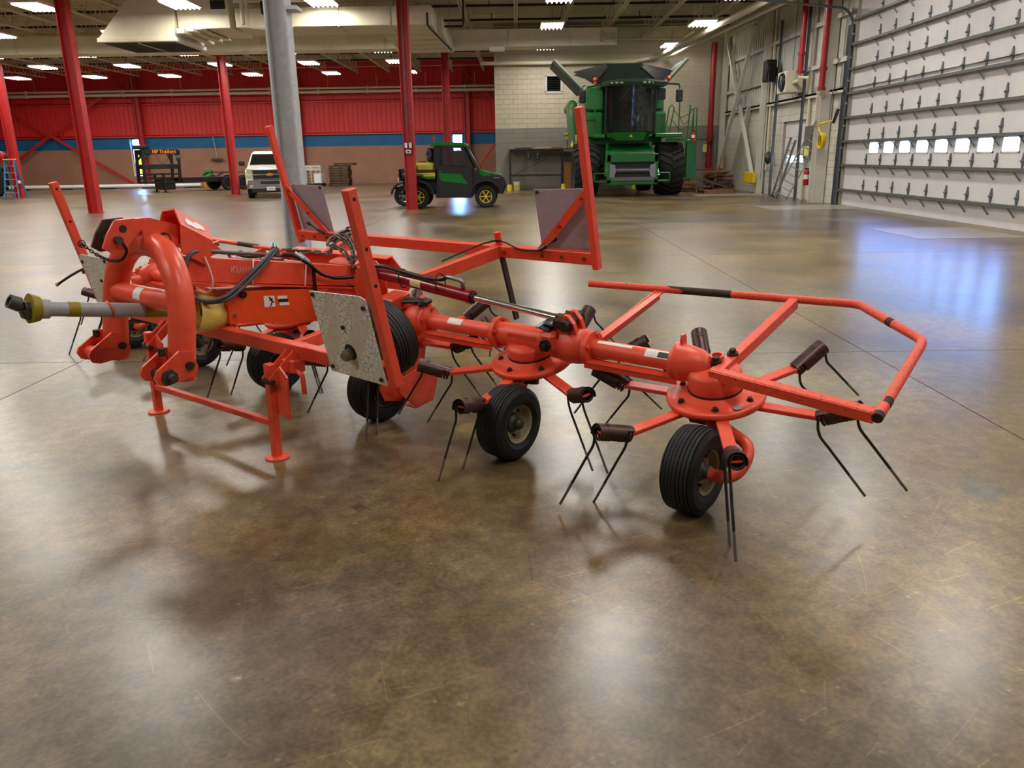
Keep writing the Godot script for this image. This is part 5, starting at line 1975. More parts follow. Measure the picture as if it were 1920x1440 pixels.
	# a wire along the rear bar with its ends hanging over the boards
	for e in [-1.0, 1.0]:
		s = tb(Shape.new())
		s.tube(smooth_path([Vector3(e * 0.55, 0.33, -0.5), Vector3(e * 0.73, 0.37, -0.84), Vector3(e * 0.95, 0.325, -0.845), Vector3(e * 1.12, 0.33, -0.84), Vector3(e * 1.18, 0.36, -0.83), Vector3(e * 1.27, 0.415, -0.82)]), 0.006, 6)
		part(s, "light_wire", M.hose_black, root)
		s = tb(Shape.new())
		s.tube([Vector3(e * 1.12, 0.33, -0.84), Vector3(e * 1.18, 0.36, -0.83)], 0.012, 8)
		s.tube([Vector3(e * 1.255, 0.405, -0.82), Vector3(e * 1.28, 0.42, -0.82)], 0.012, 8)
		part(s, "wire_plug", M.hose_black, root)
	# the stiff cable that sticks out past the far front board
	s = tb(Shape.new())
	s.tube(smooth_path([Vector3(-1.40, 0.60, 0.78), Vector3(-1.55, 0.60, 0.80), Vector3(-1.66, 0.575, 0.85), Vector3(-1.72, 0.545, 0.93), Vector3(-1.79, 0.505, 1.0)]), 0.009, 8)
	part(s, "loose_cable", M.hose_black, root)
	s = tb(Shape.new())
	s.cyl(Vector3(-1.79, 0.505, 1.0), Vector3(-1.80, 0.50, 1.015), 0.013, 8)
	part(s, "cable_plug", M.rim_cream, root)
	# the spare wheel behind the near front board and its nut through the board
	var spare := place(me_tyre, "spare_tyre", M.rubber, root, RT * Transform3D(Basis(Vector3.RIGHT, PI / 2), Vector3(1.277, 0.385, 0.695)))
	place(me_rim, "rim", M.rim_cream, spare)
	s = tb(Shape.new())
	s.cyl(Vector3(1.277, 0.40, 0.60), Vector3(1.277, 0.40, 0.93), 0.030, 14)
	s.cyl(Vector3(1.277, 0.40, 0.93), Vector3(1.277, 0.40, 0.945), 0.030, 14, 0.022)
	part(s, "spare_spindle", paint("dull_steel", Color(0.50, 0.48, 0.43), 0.35, 0.8), root)
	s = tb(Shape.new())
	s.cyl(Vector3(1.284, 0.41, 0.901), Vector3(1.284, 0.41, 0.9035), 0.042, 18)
	part(s, "board_cutout_shade", M.black, root)  # black disc on the board, painted shade of the gap round the spindle

	# ---- end guards ---------------------------------------------------------------------------------------------
	for e in [-1.0, 1.0]:
		s = tb(Shape.new())
		var gp := [Vector3(e * 1.54, 0.17, -0.76), Vector3(e * 2.30, 0.17, -0.81), Vector3(e * 3.03, 0.17, -0.855)]
		gp.append_array(smooth_path([Vector3(e * 3.06, 0.17, -0.857), Vector3(e * 3.11, 0.17, -0.845), Vector3(e * 3.15, 0.17, -0.81)], 3))
		gp.append_array(smooth_path([Vector3(e * 3.43, 0.17, -0.56), Vector3(e * 3.465, 0.17, -0.52), Vector3(e * 3.475, 0.17, -0.47)], 3))
		gp.append(Vector3(e * 3.49, 0.17, 0.21))
		s.tube(gp, 0.021, 16)
		var gu := part(s, "end_guard", M.orange_worn if e > 0.0 else OR, root)
		s = tb(Shape.new())
		s.beam(Vector3(e * 2.02, 0.16, -0.80), Vector3(e * 2.00, 0.135, -0.06), 0.05, 0.008)
		s.beam(Vector3(e * 1.996, 0.135, -0.80), Vector3(e * 1.976, 0.10, -0.06), 0.006, 0.07)
		part(s, "guard_arm", OR, gu)
		s = tb(Shape.new())
		s.beam(Vector3(e * 2.78, 0.175, -0.84), Vector3(e * 2.77, 0.175, 0.05), 0.045, 0.014, Vector3.UP, 0.003)
		s.beam(Vector3(e * 2.80, 0.155, -0.82), Vector3(e * 2.79, 0.155, 0.05), 0.008, 0.05)
		part(s, "guard_strut", OR, gu)
		s = tb(Shape.new())
		s.beam(Vector3(e * 2.74, 0.178, 0.06), Vector3(e * 3.47, 0.172, 0.165), 0.045, 0.012, Vector3.UP, 0.003)
		s.beam(Vector3(e * 2.74, 0.158, 0.085), Vector3(e * 3.47, 0.152, 0.188), 0.008, 0.045)
		part(s, "guard_strut", M.orange_worn, gu)
		for q in [Vector3(2.735, 0.18, 0.0), Vector3(2.77, 0.18, -0.10)]:
			s = tb(Shape.new())
			s.cyl(Vector3(e * q.x, q.y, q.z), Vector3(e * q.x, q.y + 0.012, q.z), 0.026, 14)
			s.cyl(Vector3(e * q.x, q.y + 0.012, q.z), Vector3(e * q.x, q.y + 0.03, q.z), 0.016, 6)
			part(s, "strut_bolt", M.rust, gu)
		for q in [[Vector3(3.489, 0.17, 0.18), Vector3(3.49, 0.17, 0.2125)], [Vector3(3.488, 0.17, 0.06), Vector3(3.489, 0.17, 0.11)], [Vector3(3.28, 0.17, -0.692), Vector3(3.31, 0.17, -0.665)], [Vector3(2.06, 0.17, -0.795), Vector3(2.44, 0.17, -0.8185)]]:
			s = tb(Shape.new())
			s.cyl(Vector3(e, 1, 1) * q[0], Vector3(e, 1, 1) * q[1], 0.0214, 16)
			part(s, "bare_patch", M.rust, gu)
	# labels on the tubes
	for q in [[1.06, 1.17, 0.0446], [2.10, 2.30, 0.0466], [2.38, 2.55, 0.0466]]:
		s = tb(Shape.new())
		for k in 5:
			var a0 := 0.55 + 0.2 * k
			var a1 := a0 + 0.2
			var w0 := Vector3(0, sin(a0) * q[2], cos(a0) * q[2])
			var w1 := Vector3(0, sin(a1) * q[2], cos(a1) * q[2])
			if q[0] == 2.10 and k < 3:
				continue
			s.quad(Vector3(q[0], 0.15, 0) + w0, Vector3(q[0], 0.15, 0) + w1, Vector3(q[1], 0.15, 0) + w1, Vector3(q[1], 0.15, 0) + w0, w0 + w1)
		part(s, "white_label", M.sticker, root)
	s = tb(Shape.new())
	for k in 3:
		var a0 := 0.65 + 0.22 * k
		var w0 := Vector3(0, sin(a0) * 0.0472, cos(a0) * 0.0472)
		var w1 := Vector3(0, sin(a0 + 0.22) * 0.0472, cos(a0 + 0.22) * 0.0472)
		s.quad(Vector3(2.45, 0.15, 0) + w0, Vector3(2.45, 0.15, 0) + w1, Vector3(2.54, 0.15, 0) + w1, Vector3(2.54, 0.15, 0) + w0, w0 + w1)
	part(s, "label_print", paint("print_grey", Color(0.22, 0.22, 0.23), 0.5), root)

	# ---- parking stand ------------------------------------------------------------------------------------------
	var sx := [0.71, -0.593]
	for k in 2:
		var x: float = sx[k]
		s = Shape.new()
		s.beam(Vector3(x, 0.012, 1.066), Vector3(x + 0.015, 0.53, 1.066), 0.045, 0.045, Vector3.BACK, 0.003)
		var lg := part(s, "stand_leg", OR, root)
		s = Shape.new()
		s.lathe(Transform3D(Basis.IDENTITY, Vector3(x, 0, 1.066)), [Vector2(0.066, 0.0), Vector2(0.066, 0.008), Vector2(0.06, 0.013), Vector2(0.0, 0.016)], 28)
		part(s, "stand_foot", OR, lg)
		var tp := Vector3(x + 0.03, 0.44, 1.09)
		var bt := P(x + 0.06, 0.325, 0.895)
		for o in [-0.03, 0.03]:
			s = Shape.new()
			s.beam(tp + Vector3(o, 0, 0), bt + Vector3(o, 0, 0), 0.008, 0.05, Vector3.UP)
			part(s, "stand_link", OR, lg)
		s = Shape.new()
		s.cyl(tp - Vector3(0.045, 0, 0), tp + Vector3(0.045, 0, 0), 0.016, 8)
		part(s, "stand_bolt", M.rust, lg)
		s = Shape.new()
		s.prism([Vector2(-0.06, -0.16), Vector2(0.05, -0.18), Vector2(0.06, 0.05), Vector2(0.0, 0.10), Vector2(-0.05, 0.04)], -0.005, 0.005, Transform3D(Basis.IDENTITY, Vector3(x + 0.085, 0.42, 1.05)))
		part(s, "stand_plate", OR, lg)
		if k == 0:
			s = Shape.new()
			s.tube(smooth_path([bt + Vector3(0.0, -0.09, 0.02), bt + Vector3(0.08, -0.09, 0.03), bt + Vector3(0.115, -0.11, 0.035), bt + Vector3(0.12, -0.20, 0.035)], 4), 0.013, 10)
			part(s, "lock_pin", OR, lg)
			s = Shape.new()
			s.span(bt + Vector3(-0.05, -0.10, -0.03), bt + Vector3(0.06, -0.03, 0.05), 0.006)
			s.span(bt + Vector3(-0.06, -0.04, -0.06), bt + Vector3(0.07, 0.05, -0.03), 0.006)
			part(s, "stand_bracket", OR, lg)
	s = Shape.new()
	s.beam(Vector3(sx[0], 0.20, 1.066), Vector3(sx[1], 0.175, 1.066), 0.035, 0.035, Vector3.UP, 0.003)
	part(s, "stand_crossbar", OR, root)

	# ---- hoses and the wire bundle -----------------------------------------------------------------------------
	var runs := [
		[[0.13, 0.70, 0.42], [0.15, 0.665, 0.52], [0.16, 0.60, 0.70], [0.16, 0.555, 0.84], [0.15, 0.58, 0.97], [0.145, 0.66, 1.03], [0.145, 0.76, 1.01], [0.14, 0.835, 0.95], [0.12, 0.83, 0.87], [0.09, 0.77, 0.72], [0.05, 0.69, 0.52], [0.04, 0.60, 0.30]],
		[[0.12, 0.69, 0.40], [0.145, 0.65, 0.50], [0.155, 0.575, 0.68], [0.15, 0.53, 0.84], [0.10, 0.56, 0.96], [0.03, 0.58, 1.0], [-0.08, 0.56, 0.95]],
		[[0.05, 0.62, 0.33], [0.12, 0.60, 0.29], [0.15, 0.53, 0.23], [0.155, 0.45, 0.17], [0.15, 0.385, 0.07], [0.17, 0.35, -0.05], [0.28, 0.37, -0.05], [0.42, 0.43, 0.0]],
		[[0.10, 0.55, 0.22], [0.13, 0.50, 0.20], [0.14, 0.41, 0.225], [0.14, 0.32, 0.235], [0.15, 0.22, 0.20], [0.20, 0.15, 0.12]],
		[[0.40, 0.40, 0.03], [0.34, 0.33, 0.03], [0.28, 0.25, 0.05], [0.24, 0.17, 0.08]]]
	for i in runs.size():
		var pts := []
		for q in runs[i]:
			pts.append(Vector3(q[0], q[1], q[2]))
		s = tb(Shape.new())
		s.tube(smooth_path(pts), 0.0115 if i < 2 else 0.012, 10)
		part(s, "hydraulic_hose", [M.hose_grey, M.hose_grey, M.hose_black, M.hose_black, M.hose_black][i], root)
	s = tb(Shape.new())
	s.tube(smooth_path([Vector3(0.06, 0.64, 0.37), Vector3(0.09, 0.71, 0.40), Vector3(0.13, 0.70, 0.43)], 4), 0.016, 10)
	s.cyl(Vector3(0.11, 0.62, 0.29), Vector3(0.14, 0.575, 0.26), 0.016, 10)
	s.cyl(Vector3(0.08, 0.60, 0.24), Vector3(0.10, 0.53, 0.20), 0.016, 10)
	part(s, "hose_couplings", M.steel, root)
	s = tb(Shape.new())
	for k in 9:
		var pts := []
		for j in 10:
			var a := TAU * j / 10
			pts.append(Vector3(0.86 + 0.012 * k + 0.05 * cos(a), 0.24 + (0.05 + 0.008 * (k % 4)) * sin(a) - 0.01 * k, 0.62 + 0.02 * sin(a * 2 + k) + 0.012 * (k % 3)))
		s.tube(pts, 0.0035, 5, true)
	s.tube(smooth_path([Vector3(0.9, 0.25, 0.62), Vector3(1.0, 0.32, 0.6), Vector3(1.1, 0.30, 0.55)]), 0.004, 5)
	part(s, "wire_bundle", M.hose_black, root)
	build_chain(root.transform)


func build_chain(rt: Transform3D) -> void:
	# a loose steel chain heaped over the end of the tedder's beam
	var th := thing("steel_chain", "loose grey steel chain heaped over the end of the tedder's main beam", "chain")
	th.transform = rt
	var s := Shape.new()
	var pts := []
	for i in 12:
		var a := TAU * i / 12
		pts.append(Vector3(cos(a) * 0.0125, sin(a) * 0.0125 + (0.013 if sin(a) >= -0.01 else -0.013), 0))
	s.tube(pts, 0.0056, 6, true)
	var me := s.mesh()
	var path := smooth_path([Vector3(0.05, 0.645, 0.30), Vector3(0.02, 0.60, 0.20), Vector3(0.0, 0.56, 0.10), Vector3(0.03, 0.52, 0.0), Vector3(0.0, 0.53, -0.08), Vector3(-0.03, 0.575, -0.16), Vector3(-0.02, 0.59, -0.23), Vector3(0.05, 0.52, -0.20), Vector3(0.09, 0.44, -0.15), Vector3(0.13, 0.39, -0.10), Vector3(0.12, 0.48, -0.14), Vector3(0.03, 0.565, -0.19), Vector3(-0.05, 0.565, -0.2), Vector3(0.06, 0.50, -0.23), Vector3(0.125, 0.40, -0.19), Vector3(0.135, 0.32, -0.14), Vector3(0.14, 0.22, -0.11), Vector3(0.15, 0.27, -0.11), Vector3(0.13, 0.40, -0.11), Vector3(0.06, 0.51, -0.10), Vector3(-0.02, 0.56, -0.06), Vector3(-0.04, 0.58, -0.18), Vector3(0.02, 0.60, -0.26), Vector3(0.10, 0.50, -0.25), Vector3(0.135, 0.36, -0.22), Vector3(0.12, 0.46, -0.20), Vector3(0.0, 0.59, -0.14)], 12)
	# even spacing along the path
	var out := [path[0]]
	var left := 0.034
	for i in range(1, path.size()):
		var a: Vector3 = path[i - 1]
		var b: Vector3 = path[i]
		var l := a.distance_to(b)
		while l >= left:
			a = a.lerp(b, left / l)
			l = a.distance_to(b)
			out.append(a)
			left = 0.034
		left -= l
	var tr := tilted()
	for i in out.size():
		var d: Vector3 = (out[mini(i + 1, out.size() - 1)] - out[maxi(i - 1, 0)]).normalized()
		var sd := d.cross(Vector3(0.3, 0.2, 0.9)).normalized()
		var b := Basis(sd, d, sd.cross(d))
		b = b * Basis(Vector3.UP, (PI / 2 if i % 2 else 0.0) + rng.randf_range(-0.3, 0.3))
		place(me, "link", mats.chain_steel, th, tr * Transform3D(b, out[i]))


func lug_tyre(R: float, half: float, rim: float, lugs: int, lug_h: float) -> Array:
	# [carcass mesh, lug mesh] round local y, bar tread
	var c := Shape.new()
	c.lathe(Transform3D.IDENTITY, [Vector2(rim, -half * 0.7), Vector2(rim + 0.04, -half * 0.9), Vector2(lerpf(rim, R, 0.6), -half), Vector2(R - lug_h * 1.5, -half * 0.93), Vector2(R - lug_h, -half * 0.7), Vector2(R - lug_h, half * 0.7), Vector2(R - lug_h * 1.5, half * 0.93), Vector2(lerpf(rim, R, 0.6), half), Vector2(rim + 0.04, half * 0.9), Vector2(rim, half * 0.7)], 40, true)
	var l := Shape.new()
	for k in lugs:
		for e in [-1.0, 1.0]:
			var a0 := TAU * (k + (0.5 if e > 0 else 0.0)) / lugs
			var w := TAU / lugs * 0.34
			var ring := []
			for q in [[0.02, 0.0, 0.0], [0.55, 0.35, 0.0], [0.98, 0.85, lug_h * 0.9]]:
				var m: float = a0 + q[1] * TAU / lugs
				var y: float = e * half * q[0]
				var ro: float = R - q[2] * 0.7
				var ri: float = R - lug_h * 1.25 - q[2]
				ring.append([Vector3(cos(m) * ro, y, sin(m) * ro), Vector3(cos(m + w) * ro, y, sin(m + w) * ro), Vector3(cos(m + w * 1.25) * ri, y, sin(m + w * 1.25) * ri), Vector3(cos(m - w * 0.25) * ri, y, sin(m - w * 0.25) * ri)])
			l.loft(ring)
	return [c.mesh(), l.mesh()]


func arc_sheet(s: Shape, x: float, y0: float, y1: float, z: float, bulge: float, thick: float, lean := 0.0, k := 10) -> void:
	# an upright sheet bowed towards +z
	for i in k:
		var a := -1.0 + 2.0 * i / k
		var b := -1.0 + 2.0 * (i + 1) / k
		var za := z + bulge * (1 - a * a)
		var zb := z + bulge * (1 - b * b)
		for o in [0.0, -thick]:
			var out := Vector3(0, 0, 1 if o == 0.0 else -1)
			s.quad(Vector3(a * x, y0, za + o), Vector3(b * x, y0, zb + o), Vector3(b * x, y1, zb + o - lean), Vector3(a * x, y1, za + o - lean), out)


func build_combine() -> void:
	var M := mats
	mottled("combine_green", Color(0.06, 0.34, 0.12), Color(0.08, 0.40, 0.15), 1.0, 0.28, 0.0, false, 51)
	paint("dark_green", Color(0.07, 0.16, 0.09), 0.6)
	mottled("tarp", Color(0.05, 0.06, 0.055), Color(0.11, 0.11, 0.10), 1.2, 0.45, 0.0, false, 52)
	mottled("worn_steel", Color(0.34, 0.34, 0.33), Color(0.46, 0.46, 0.45), 2.0, 0.4, 0.7, false, 53)
	mottled("dusty_rubber", Color(0.035, 0.032, 0.03), Color(0.065, 0.06, 0.055), 1.0, 0.8, 0.0, false, 54)
	paint("amber", Color(0.75, 0.20, 0.03), 0.25)
	paint("auger_green", Color(0.27, 0.40, 0.24), 0.5)
	paint("flap_pale", Color(0.55, 0.56, 0.50), 0.6)
	paint("cab_dark", Color(0.03, 0.033, 0.035), 0.6)
	paint("lamp_glass", Color(0.55, 0.57, 0.56), 0.15, 0.3)
	var G: Material = M.combine_green
	var r := thing("combine_harvester", "large green combine harvester with cab and open grain tank without its header", "combine", Vector3(4.37, 0, -31.0))
	# wheels
	var ty := lug_tyre(1.0, 0.48, 0.52, 22, 0.06)
	var rim := Shape.new()
	rim.lathe(Transform3D.IDENTITY, [Vector2(0.53, 0.38), Vector2(0.5, 0.3), Vector2(0.3, 0.1), Vector2(0.0, 0.12)], 32)
	rim.lathe(Transform3D.IDENTITY, [Vector2(0.0, -0.12), Vector2(0.3, -0.1), Vector2(0.5, -0.3), Vector2(0.53, -0.38)], 32)
	var me_rim := rim.mesh()
	for e in [-1.0, 1.0]:
		var w := place(ty[0], "tyre", M.dusty_rubber, r, Transform3D(Basis(Vector3.BACK, -PI / 2 * e), Vector3(1.62 * e, 1.0, -0.5)))
		place(ty[1], "tread_lugs", M.dusty_rubber, w)
		place(me_rim, "rim", M.yellow, w)
		var tz := Transform3D(Basis(Vector3.BACK, -PI / 2 * e).scaled(Vector3(0.62, 0.62, 0.62)), Vector3(1.35 * e, 0.62, -4.7))
		w = place(ty[0], "rear_tyre", M.dusty_rubber, r, tz)
		place(ty[1], "tread_lugs", M.dusty_rubber, w)
		place(me_rim, "rim", M.yellow, w)
	var s := Shape.new()
	s.cyl(Vector3(-1.3, 1.0, -0.5), Vector3(1.3, 1.0, -0.5), 0.18, 14)
	s.cyl(Vector3(-1.1, 0.62, -4.7), Vector3(1.1, 0.62, -4.7), 0.12, 12)
	part(s, "axle", M.cab_dark, r)
	# hull
	s = Shape.new()
	s.span(Vector3(-1.45, 1.9, -6.4), Vector3(1.45, 4.0, -0.9), 0.06)
	s.span(Vector3(-1.05, 0.95, -6.0), Vector3(1.05, 1.95, -1.2), 0.05)
	part(s, "hull", G, r)
	for e in [-1.0, 1.0]:
		s = Shape.new()
		s.span(Vector3(e * 0.92, 3.16, -0.9), Vector3(e * (1.66 if e < 0 else 1.36), 4.02, -0.45), 0.07)
		part(s, "upper_side_panel", G, r)
		s = Shape.new()
		s.span(Vector3(e * 0.92, 2.14, -0.9), Vector3(e * (1.68 if e < 0 else 1.46), 3.12, -0.38), 0.09)
		part(s, "lower_side_panel", G, r)
	# unloading auger along the left
	s = Shape.new()
	s.tube(smooth_path([Vector3(-1.98, 2.0, -1.6), Vector3(-2.06, 2.6, -1.6), Vector3(-2.10, 3.2, -1.7), Vector3(-2.02, 3.5, -2.2), Vector3(-1.95, 3.5, -6.0)]), 0.19, 18)
	part(s, "unloading_auger", M.auger_green, r)
	s = Shape.new()
	s.span(Vector3(-2.12, 1.85, -1.7), Vector3(-1.86, 2.35, -1.42), 0.05)
	part(s, "auger_spout", M.pto_yellow, r)
	# feeder house
	s = Shape.new()
	s.loft([[Vector3(-0.9, 0.62, 1.0), Vector3(0.9, 0.62, 1.0), Vector3(0.9, 1.55, 0.95), Vector3(-0.9, 1.55, 0.95)], [Vector3(-0.78, 1.2, -1.3), Vector3(0.78, 1.2, -1.3), Vector3(0.78, 2.05, -1.3), Vector3(-0.78, 2.05, -1.3)]])
	part(s, "feeder_house", G, r)
	s = Shape.new()
	for q in [[-0.95, 0.50, -0.80, 1.55], [0.80, 0.50, 0.95, 1.55], [-0.95, 1.27, 0.95, 1.58], [-0.95, 0.46, 0.95, 0.66]]:
		s.span(Vector3(q[0], q[1], 1.0), Vector3(q[2], q[3], 1.16), 0.02)
	var fd := part(s, "feeder_face", G, r)
	s = Shape.new()
	s.span(Vector3(-0.82, 0.62, 0.99), Vector3(0.82, 1.3, 1.005))
	part(s, "feeder_throat_shade", M.cab_dark, fd)  # dark sheet over a closed front, standing for the shade inside the opening
	s = Shape.new()
	s.cyl(Vector3(-0.8, 0.98, 1.04), Vector3(0.8, 0.98, 1.04), 0.09, 14)
	part(s, "feed_drum", M.worn_steel, fd)
	s = Shape.new()
	s.span(Vector3(-0.8, 0.6, 1.02), Vector3(0.8, 0.74, 1.2), 0.01)
	part(s, "sill_plate", M.worn_steel, fd)
	for e in [-1.0, 1.0]:
		s = Shape.new()
		s.prism([Vector2(e * 0.85, 1.22), Vector2(e * 0.66, 1.18), Vector2(e * 0.62, 0.95), Vector2(e * 0.68, 0.74), Vector2(e * 0.85, 0.72)], 1.05, 1.18)
		part(s, "hook_bracket", paint("bare_grey", Color(0.5, 0.5, 0.53), 0.45, 0.5), fd)
		s = Shape.new()
		s.span(Vector3(e * 0.95, 0.56, 0.7), Vector3(e * 1.42, 0.62, 1.1), 0.01)
		s.span(Vector3(e * 1.38, 0.56, 0.7), Vector3(e * 1.42, 0.86, 1.1), 0.01)
		s.span(Vector3(e * 0.93, 0.86, 0.9), Vector3(e * 1.42, 0.9, 1.05), 0.01)
		part(s, "side_skid", G, fd)
		s = Shape.new()
		s.beam(Vector3(e * 0.98, 0.75, 1.05), Vector3(e * 0.82, 1.95, -0.1), 0.1, 0.14)
		part(s, "lift_arm", G, fd)
	s = Shape.new()
	s.span(Vector3(-0.85, 1.58, 0.3), Vector3(0.85, 1.62, 1.0), 0.01)
	part(s, "feeder_top", M.worn_steel, fd)
	# cab
	s = Shape.new()
	s.loft([[Vector3(-0.96, 2.34, 0.15), Vector3(-0.6, 2.36, 0.42), Vector3(0.6, 2.36, 0.42), Vector3(0.96, 2.34, 0.15), Vector3(0.96, 2.34, -0.9), Vector3(-0.96, 2.34, -0.9)], [Vector3(-0.8, 2.14, 0.0), Vector3(-0.5, 2.06, 0.3), Vector3(0.5, 2.06, 0.3), Vector3(0.8, 2.14, 0.0), Vector3(0.8, 2.12, -0.9), Vector3(-0.8, 2.12, -0.9)]])
	var nose := part(s, "cab_nose", G, r)
	s = Shape.new()
	s.prism([Vector2(-0.05, -0.04), Vector2(0.06, -0.05), Vector2(0.045, 0.0), Vector2(0.02, 0.045), Vector2(0.0, 0.02), Vector2(-0.03, 0.05), Vector2(-0.045, 0.01)], 0.0, 0.012, Transform3D(Basis(Vector3.RIGHT, 0.35), Vector3(0.02, 2.22, 0.385)))
	part(s, "leaping_deer_badge", M.yellow, nose)
	for e in [-1.0, 1.0]:
		s = Shape.new()
		s.ball(Vector3(e * 0.78, 2.24, 0.14), Vector3(0.09, 0.05, 0.06), 12)
		part(s, "nose_lamp", M.lamp_glass, nose)
	s = Shape.new()
	arc_sheet(s, 0.92, 2.38, 3.98, 0.12, 0.30, 0.012, -0.12, 14)
	part(s, "windscreen", M.cab_glass, r)
	for e in [-1.0, 1.0]:
		s = Shape.new()
		s.beam(Vector3(e * 0.93, 2.36, 0.12), Vector3(e * 0.93, 3.99, 0.24), 0.07, 0.07)
		part(s, "cab_pillar", M.cab_dark, r)
		s = Shape.new()
		s.span(Vector3(e * 0.93, 2.5, -0.85), Vector3(e * 0.94, 3.9, 0.1))
		part(s, "side_glass", M.dark_glass, r)
	s = Shape.new()
	s.span(Vector3(-0.95, 2.34, -0.92), Vector3(0.95, 3.98, -0.86))
	part(s, "cab_back", M.cab_dark, r)
	s = Shape.new()
	s.span(Vector3(-0.3, 2.4, -0.6), Vector3(0.3, 2.85, -0.1), 0.08)
	s.span(Vector3(-0.28, 2.8, -0.7), Vector3(0.28, 3.5, -0.5), 0.08)
	part(s, "driver_seat", M.cab_dark, r)
	s = Shape.new()
	s.tube([Vector3(0.0, 2.4, 0.15), Vector3(0.0, 2.9, 0.05)], 0.05, 8)
	ring_of(s, Vector3(0, 2.95, 0.03), Vector3.RIGHT, Vector3(0, 0.5, -0.85), 0.19, 0.19, 0.015, 18)
	part(s, "steering_wheel", M.cab_dark, r)
	s = Shape.new()
	s.span(Vector3(0.42, 2.5, -0.3), Vector3(0.66, 2.95, 0.2), 0.03)
	part(s, "armrest_console", M.cab_dark, r)
	s = Shape.new()
	s.beam(Vector3(-0.05, 3.95, 0.56), Vector3(-0.5, 3.45, 0.50), 0.02, 0.03)
	part(s, "wiper", M.black, r)
	s = Shape.new()
	s.loft([[Vector3(-1.12, 3.98, 0.35), Vector3(-0.4, 3.98, 0.62), Vector3(0.5, 3.98, 0.62), Vector3(1.3, 3.98, 0.35), Vector3(1.1, 3.98, -0.95), Vector3(-1.1, 3.98, -0.95)], [Vector3(-1.13, 4.10, 0.35), Vector3(-0.5, 4.12, 0.66), Vector3(0.55, 4.12, 0.66), Vector3(1.36, 4.10, 0.35), Vector3(1.1, 4.12, -0.95), Vector3(-1.1, 4.12, -0.95)], [Vector3(-1.0, 4.17, 0.2), Vector3(-0.4, 4.23, 0.5), Vector3(0.5, 4.23, 0.5), Vector3(1.2, 4.17, 0.2), Vector3(0.9, 4.2, -0.9), Vector3(-0.9, 4.2, -0.9)]])
	s.beam(Vector3(1.2, 4.08, 0.2), Vector3(1.8, 4.05, 0.15), 0.16, 0.08, Vector3.UP, 0.02)
	s.beam(Vector3(-1.05, 4.06, 0.2), Vector3(-1.65, 3.98, 0.15), 0.10, 0.06, Vector3.UP, 0.02)
	var roof := part(s, "cab_roof", M.dark_green, r)
	for e in [-1.0, 1.0]:
		for k in 4:
			s = Shape.new()
			s.ball(Vector3(e * (0.42 + 0.16 * k), 4.075, 0.66 - 0.055 * k * k * 0.5), Vector3([0.075, 0.075, 0.05, 0.05][k], 0.045, 0.03), 12)
			part(s, "work_lamp", M.lamp_glass, roof)
		s = Shape.new()
		s.cyl(Vector3(e * 1.36 + 0.04, 4.1, 0.1), Vector3(e * 1.36 + 0.04, 4.2, 0.1), 0.05, 8)
		s.ball(Vector3(e * 1.36 + 0.04, 4.24, 0.1), Vector3(0.08, 0.1, 0.08), 14)
		part(s, "beacon", M.amber, roof)
		s = Shape.new()
		s.tube(smooth_path([Vector3(e * 1.7, 4.03, 0.15), Vector3(e * 1.8, 4.0, 0.17), Vector3(e * 1.81, 3.84, 0.2)], 4), 0.022, 8)
		part(s, "mirror_arm", M.cab_dark, roof)
		s = Shape.new()
		s.boxt(Transform3D(Basis.IDENTITY, Vector3(e * 1.81, 3.64, 0.2)), Vector3(0.25, 0.46, 0.09), 0.05)
		part(s, "mirror", M.cab_dark, roof)
	# grain tank extensions
	s = Shape.new()
	s.loft([[Vector3(-0.95, 4.2, -1.1), Vector3(0.95, 4.2, -1.1), Vector3(0.95, 4.2, -3.6), Vector3(-0.95, 4.2, -3.6)], [Vector3(-0.8, 4.9, -0.9), Vector3(0.55, 4.9, -0.9), Vector3(0.55, 4.9, -3.8), Vector3(-0.8, 4.9, -3.8)]], false)
	part(s, "tank_front", M.dark_green, r)
	for e in [-1.0, 1.0]:
		s = Shape.new()
		var a := Vector3(e * 0.62 - 0.12, 4.9, -0.92)
		var b := Vector3(e * 1.95 - 0.1, 4.68, -1.5)
		var c := Vector3(e * 1.2, 4.16, -1.15)
		var d := Vector3(e * 0.9, 4.22, -1.1)
		for o in [0.0, -0.03]:
			s.tri(a + Vector3(0, 0, o), b + Vector3(0, 0, o), c + Vector3(0, 0, o), Vector3(0, 0, 1 if o == 0.0 else -1))
			s.tri(a + Vector3(0, 0, o), c + Vector3(0, 0, o), d + Vector3(0, 0, o), Vector3(0, 0, 1 if o == 0.0 else -1))
			s.tri(a + Vector3(0, -0.1, o + 0.05), b + Vector3(0, -0.12, o + 0.06), c + Vector3(0, 0.1, o + 0.05), Vector3(0, 0, 1 if o == 0.0 else -1))
		part(s, "corner_tarp", M.tarp, r)
		s = Shape.new()
		var f0 := Vector3(e * 1.42 - (0.2 if e < 0.0 else 0.15), 3.98, -1.3)
		var f1 := Vector3(e * 2.62 - (0.15 if e < 0.0 else 0.28), 5.1, -1.3)
		s.loft([[f0, f1, f1 + Vector3(0.1 * e, -0.06, 0), f0 + Vector3(0.1 * e, -0.06, 0)], [f0 + Vector3(0, 0, -2.4), f1 + Vector3(0, 0, -2.4), f1 + Vector3(0.1 * e, -0.06, -2.4), f0 + Vector3(0.1 * e, -0.06, -2.4)]])
		part(s, "tank_flap", M.dark_green, r)
		s = Shape.new()
		s.beam(f0 + Vector3(0, 0.01, 0.02), f1 + Vector3(0, 0.01, 0.02), 0.05, 0.07)
		part(s, "flap_edge", M.flap_pale, r)
	# platform, rails and ladder on the right
	s = Shape.new()
	s.span(Vector3(0.95, 2.16, -0.6), Vector3(1.95, 2.3, 0.35), 0.02)
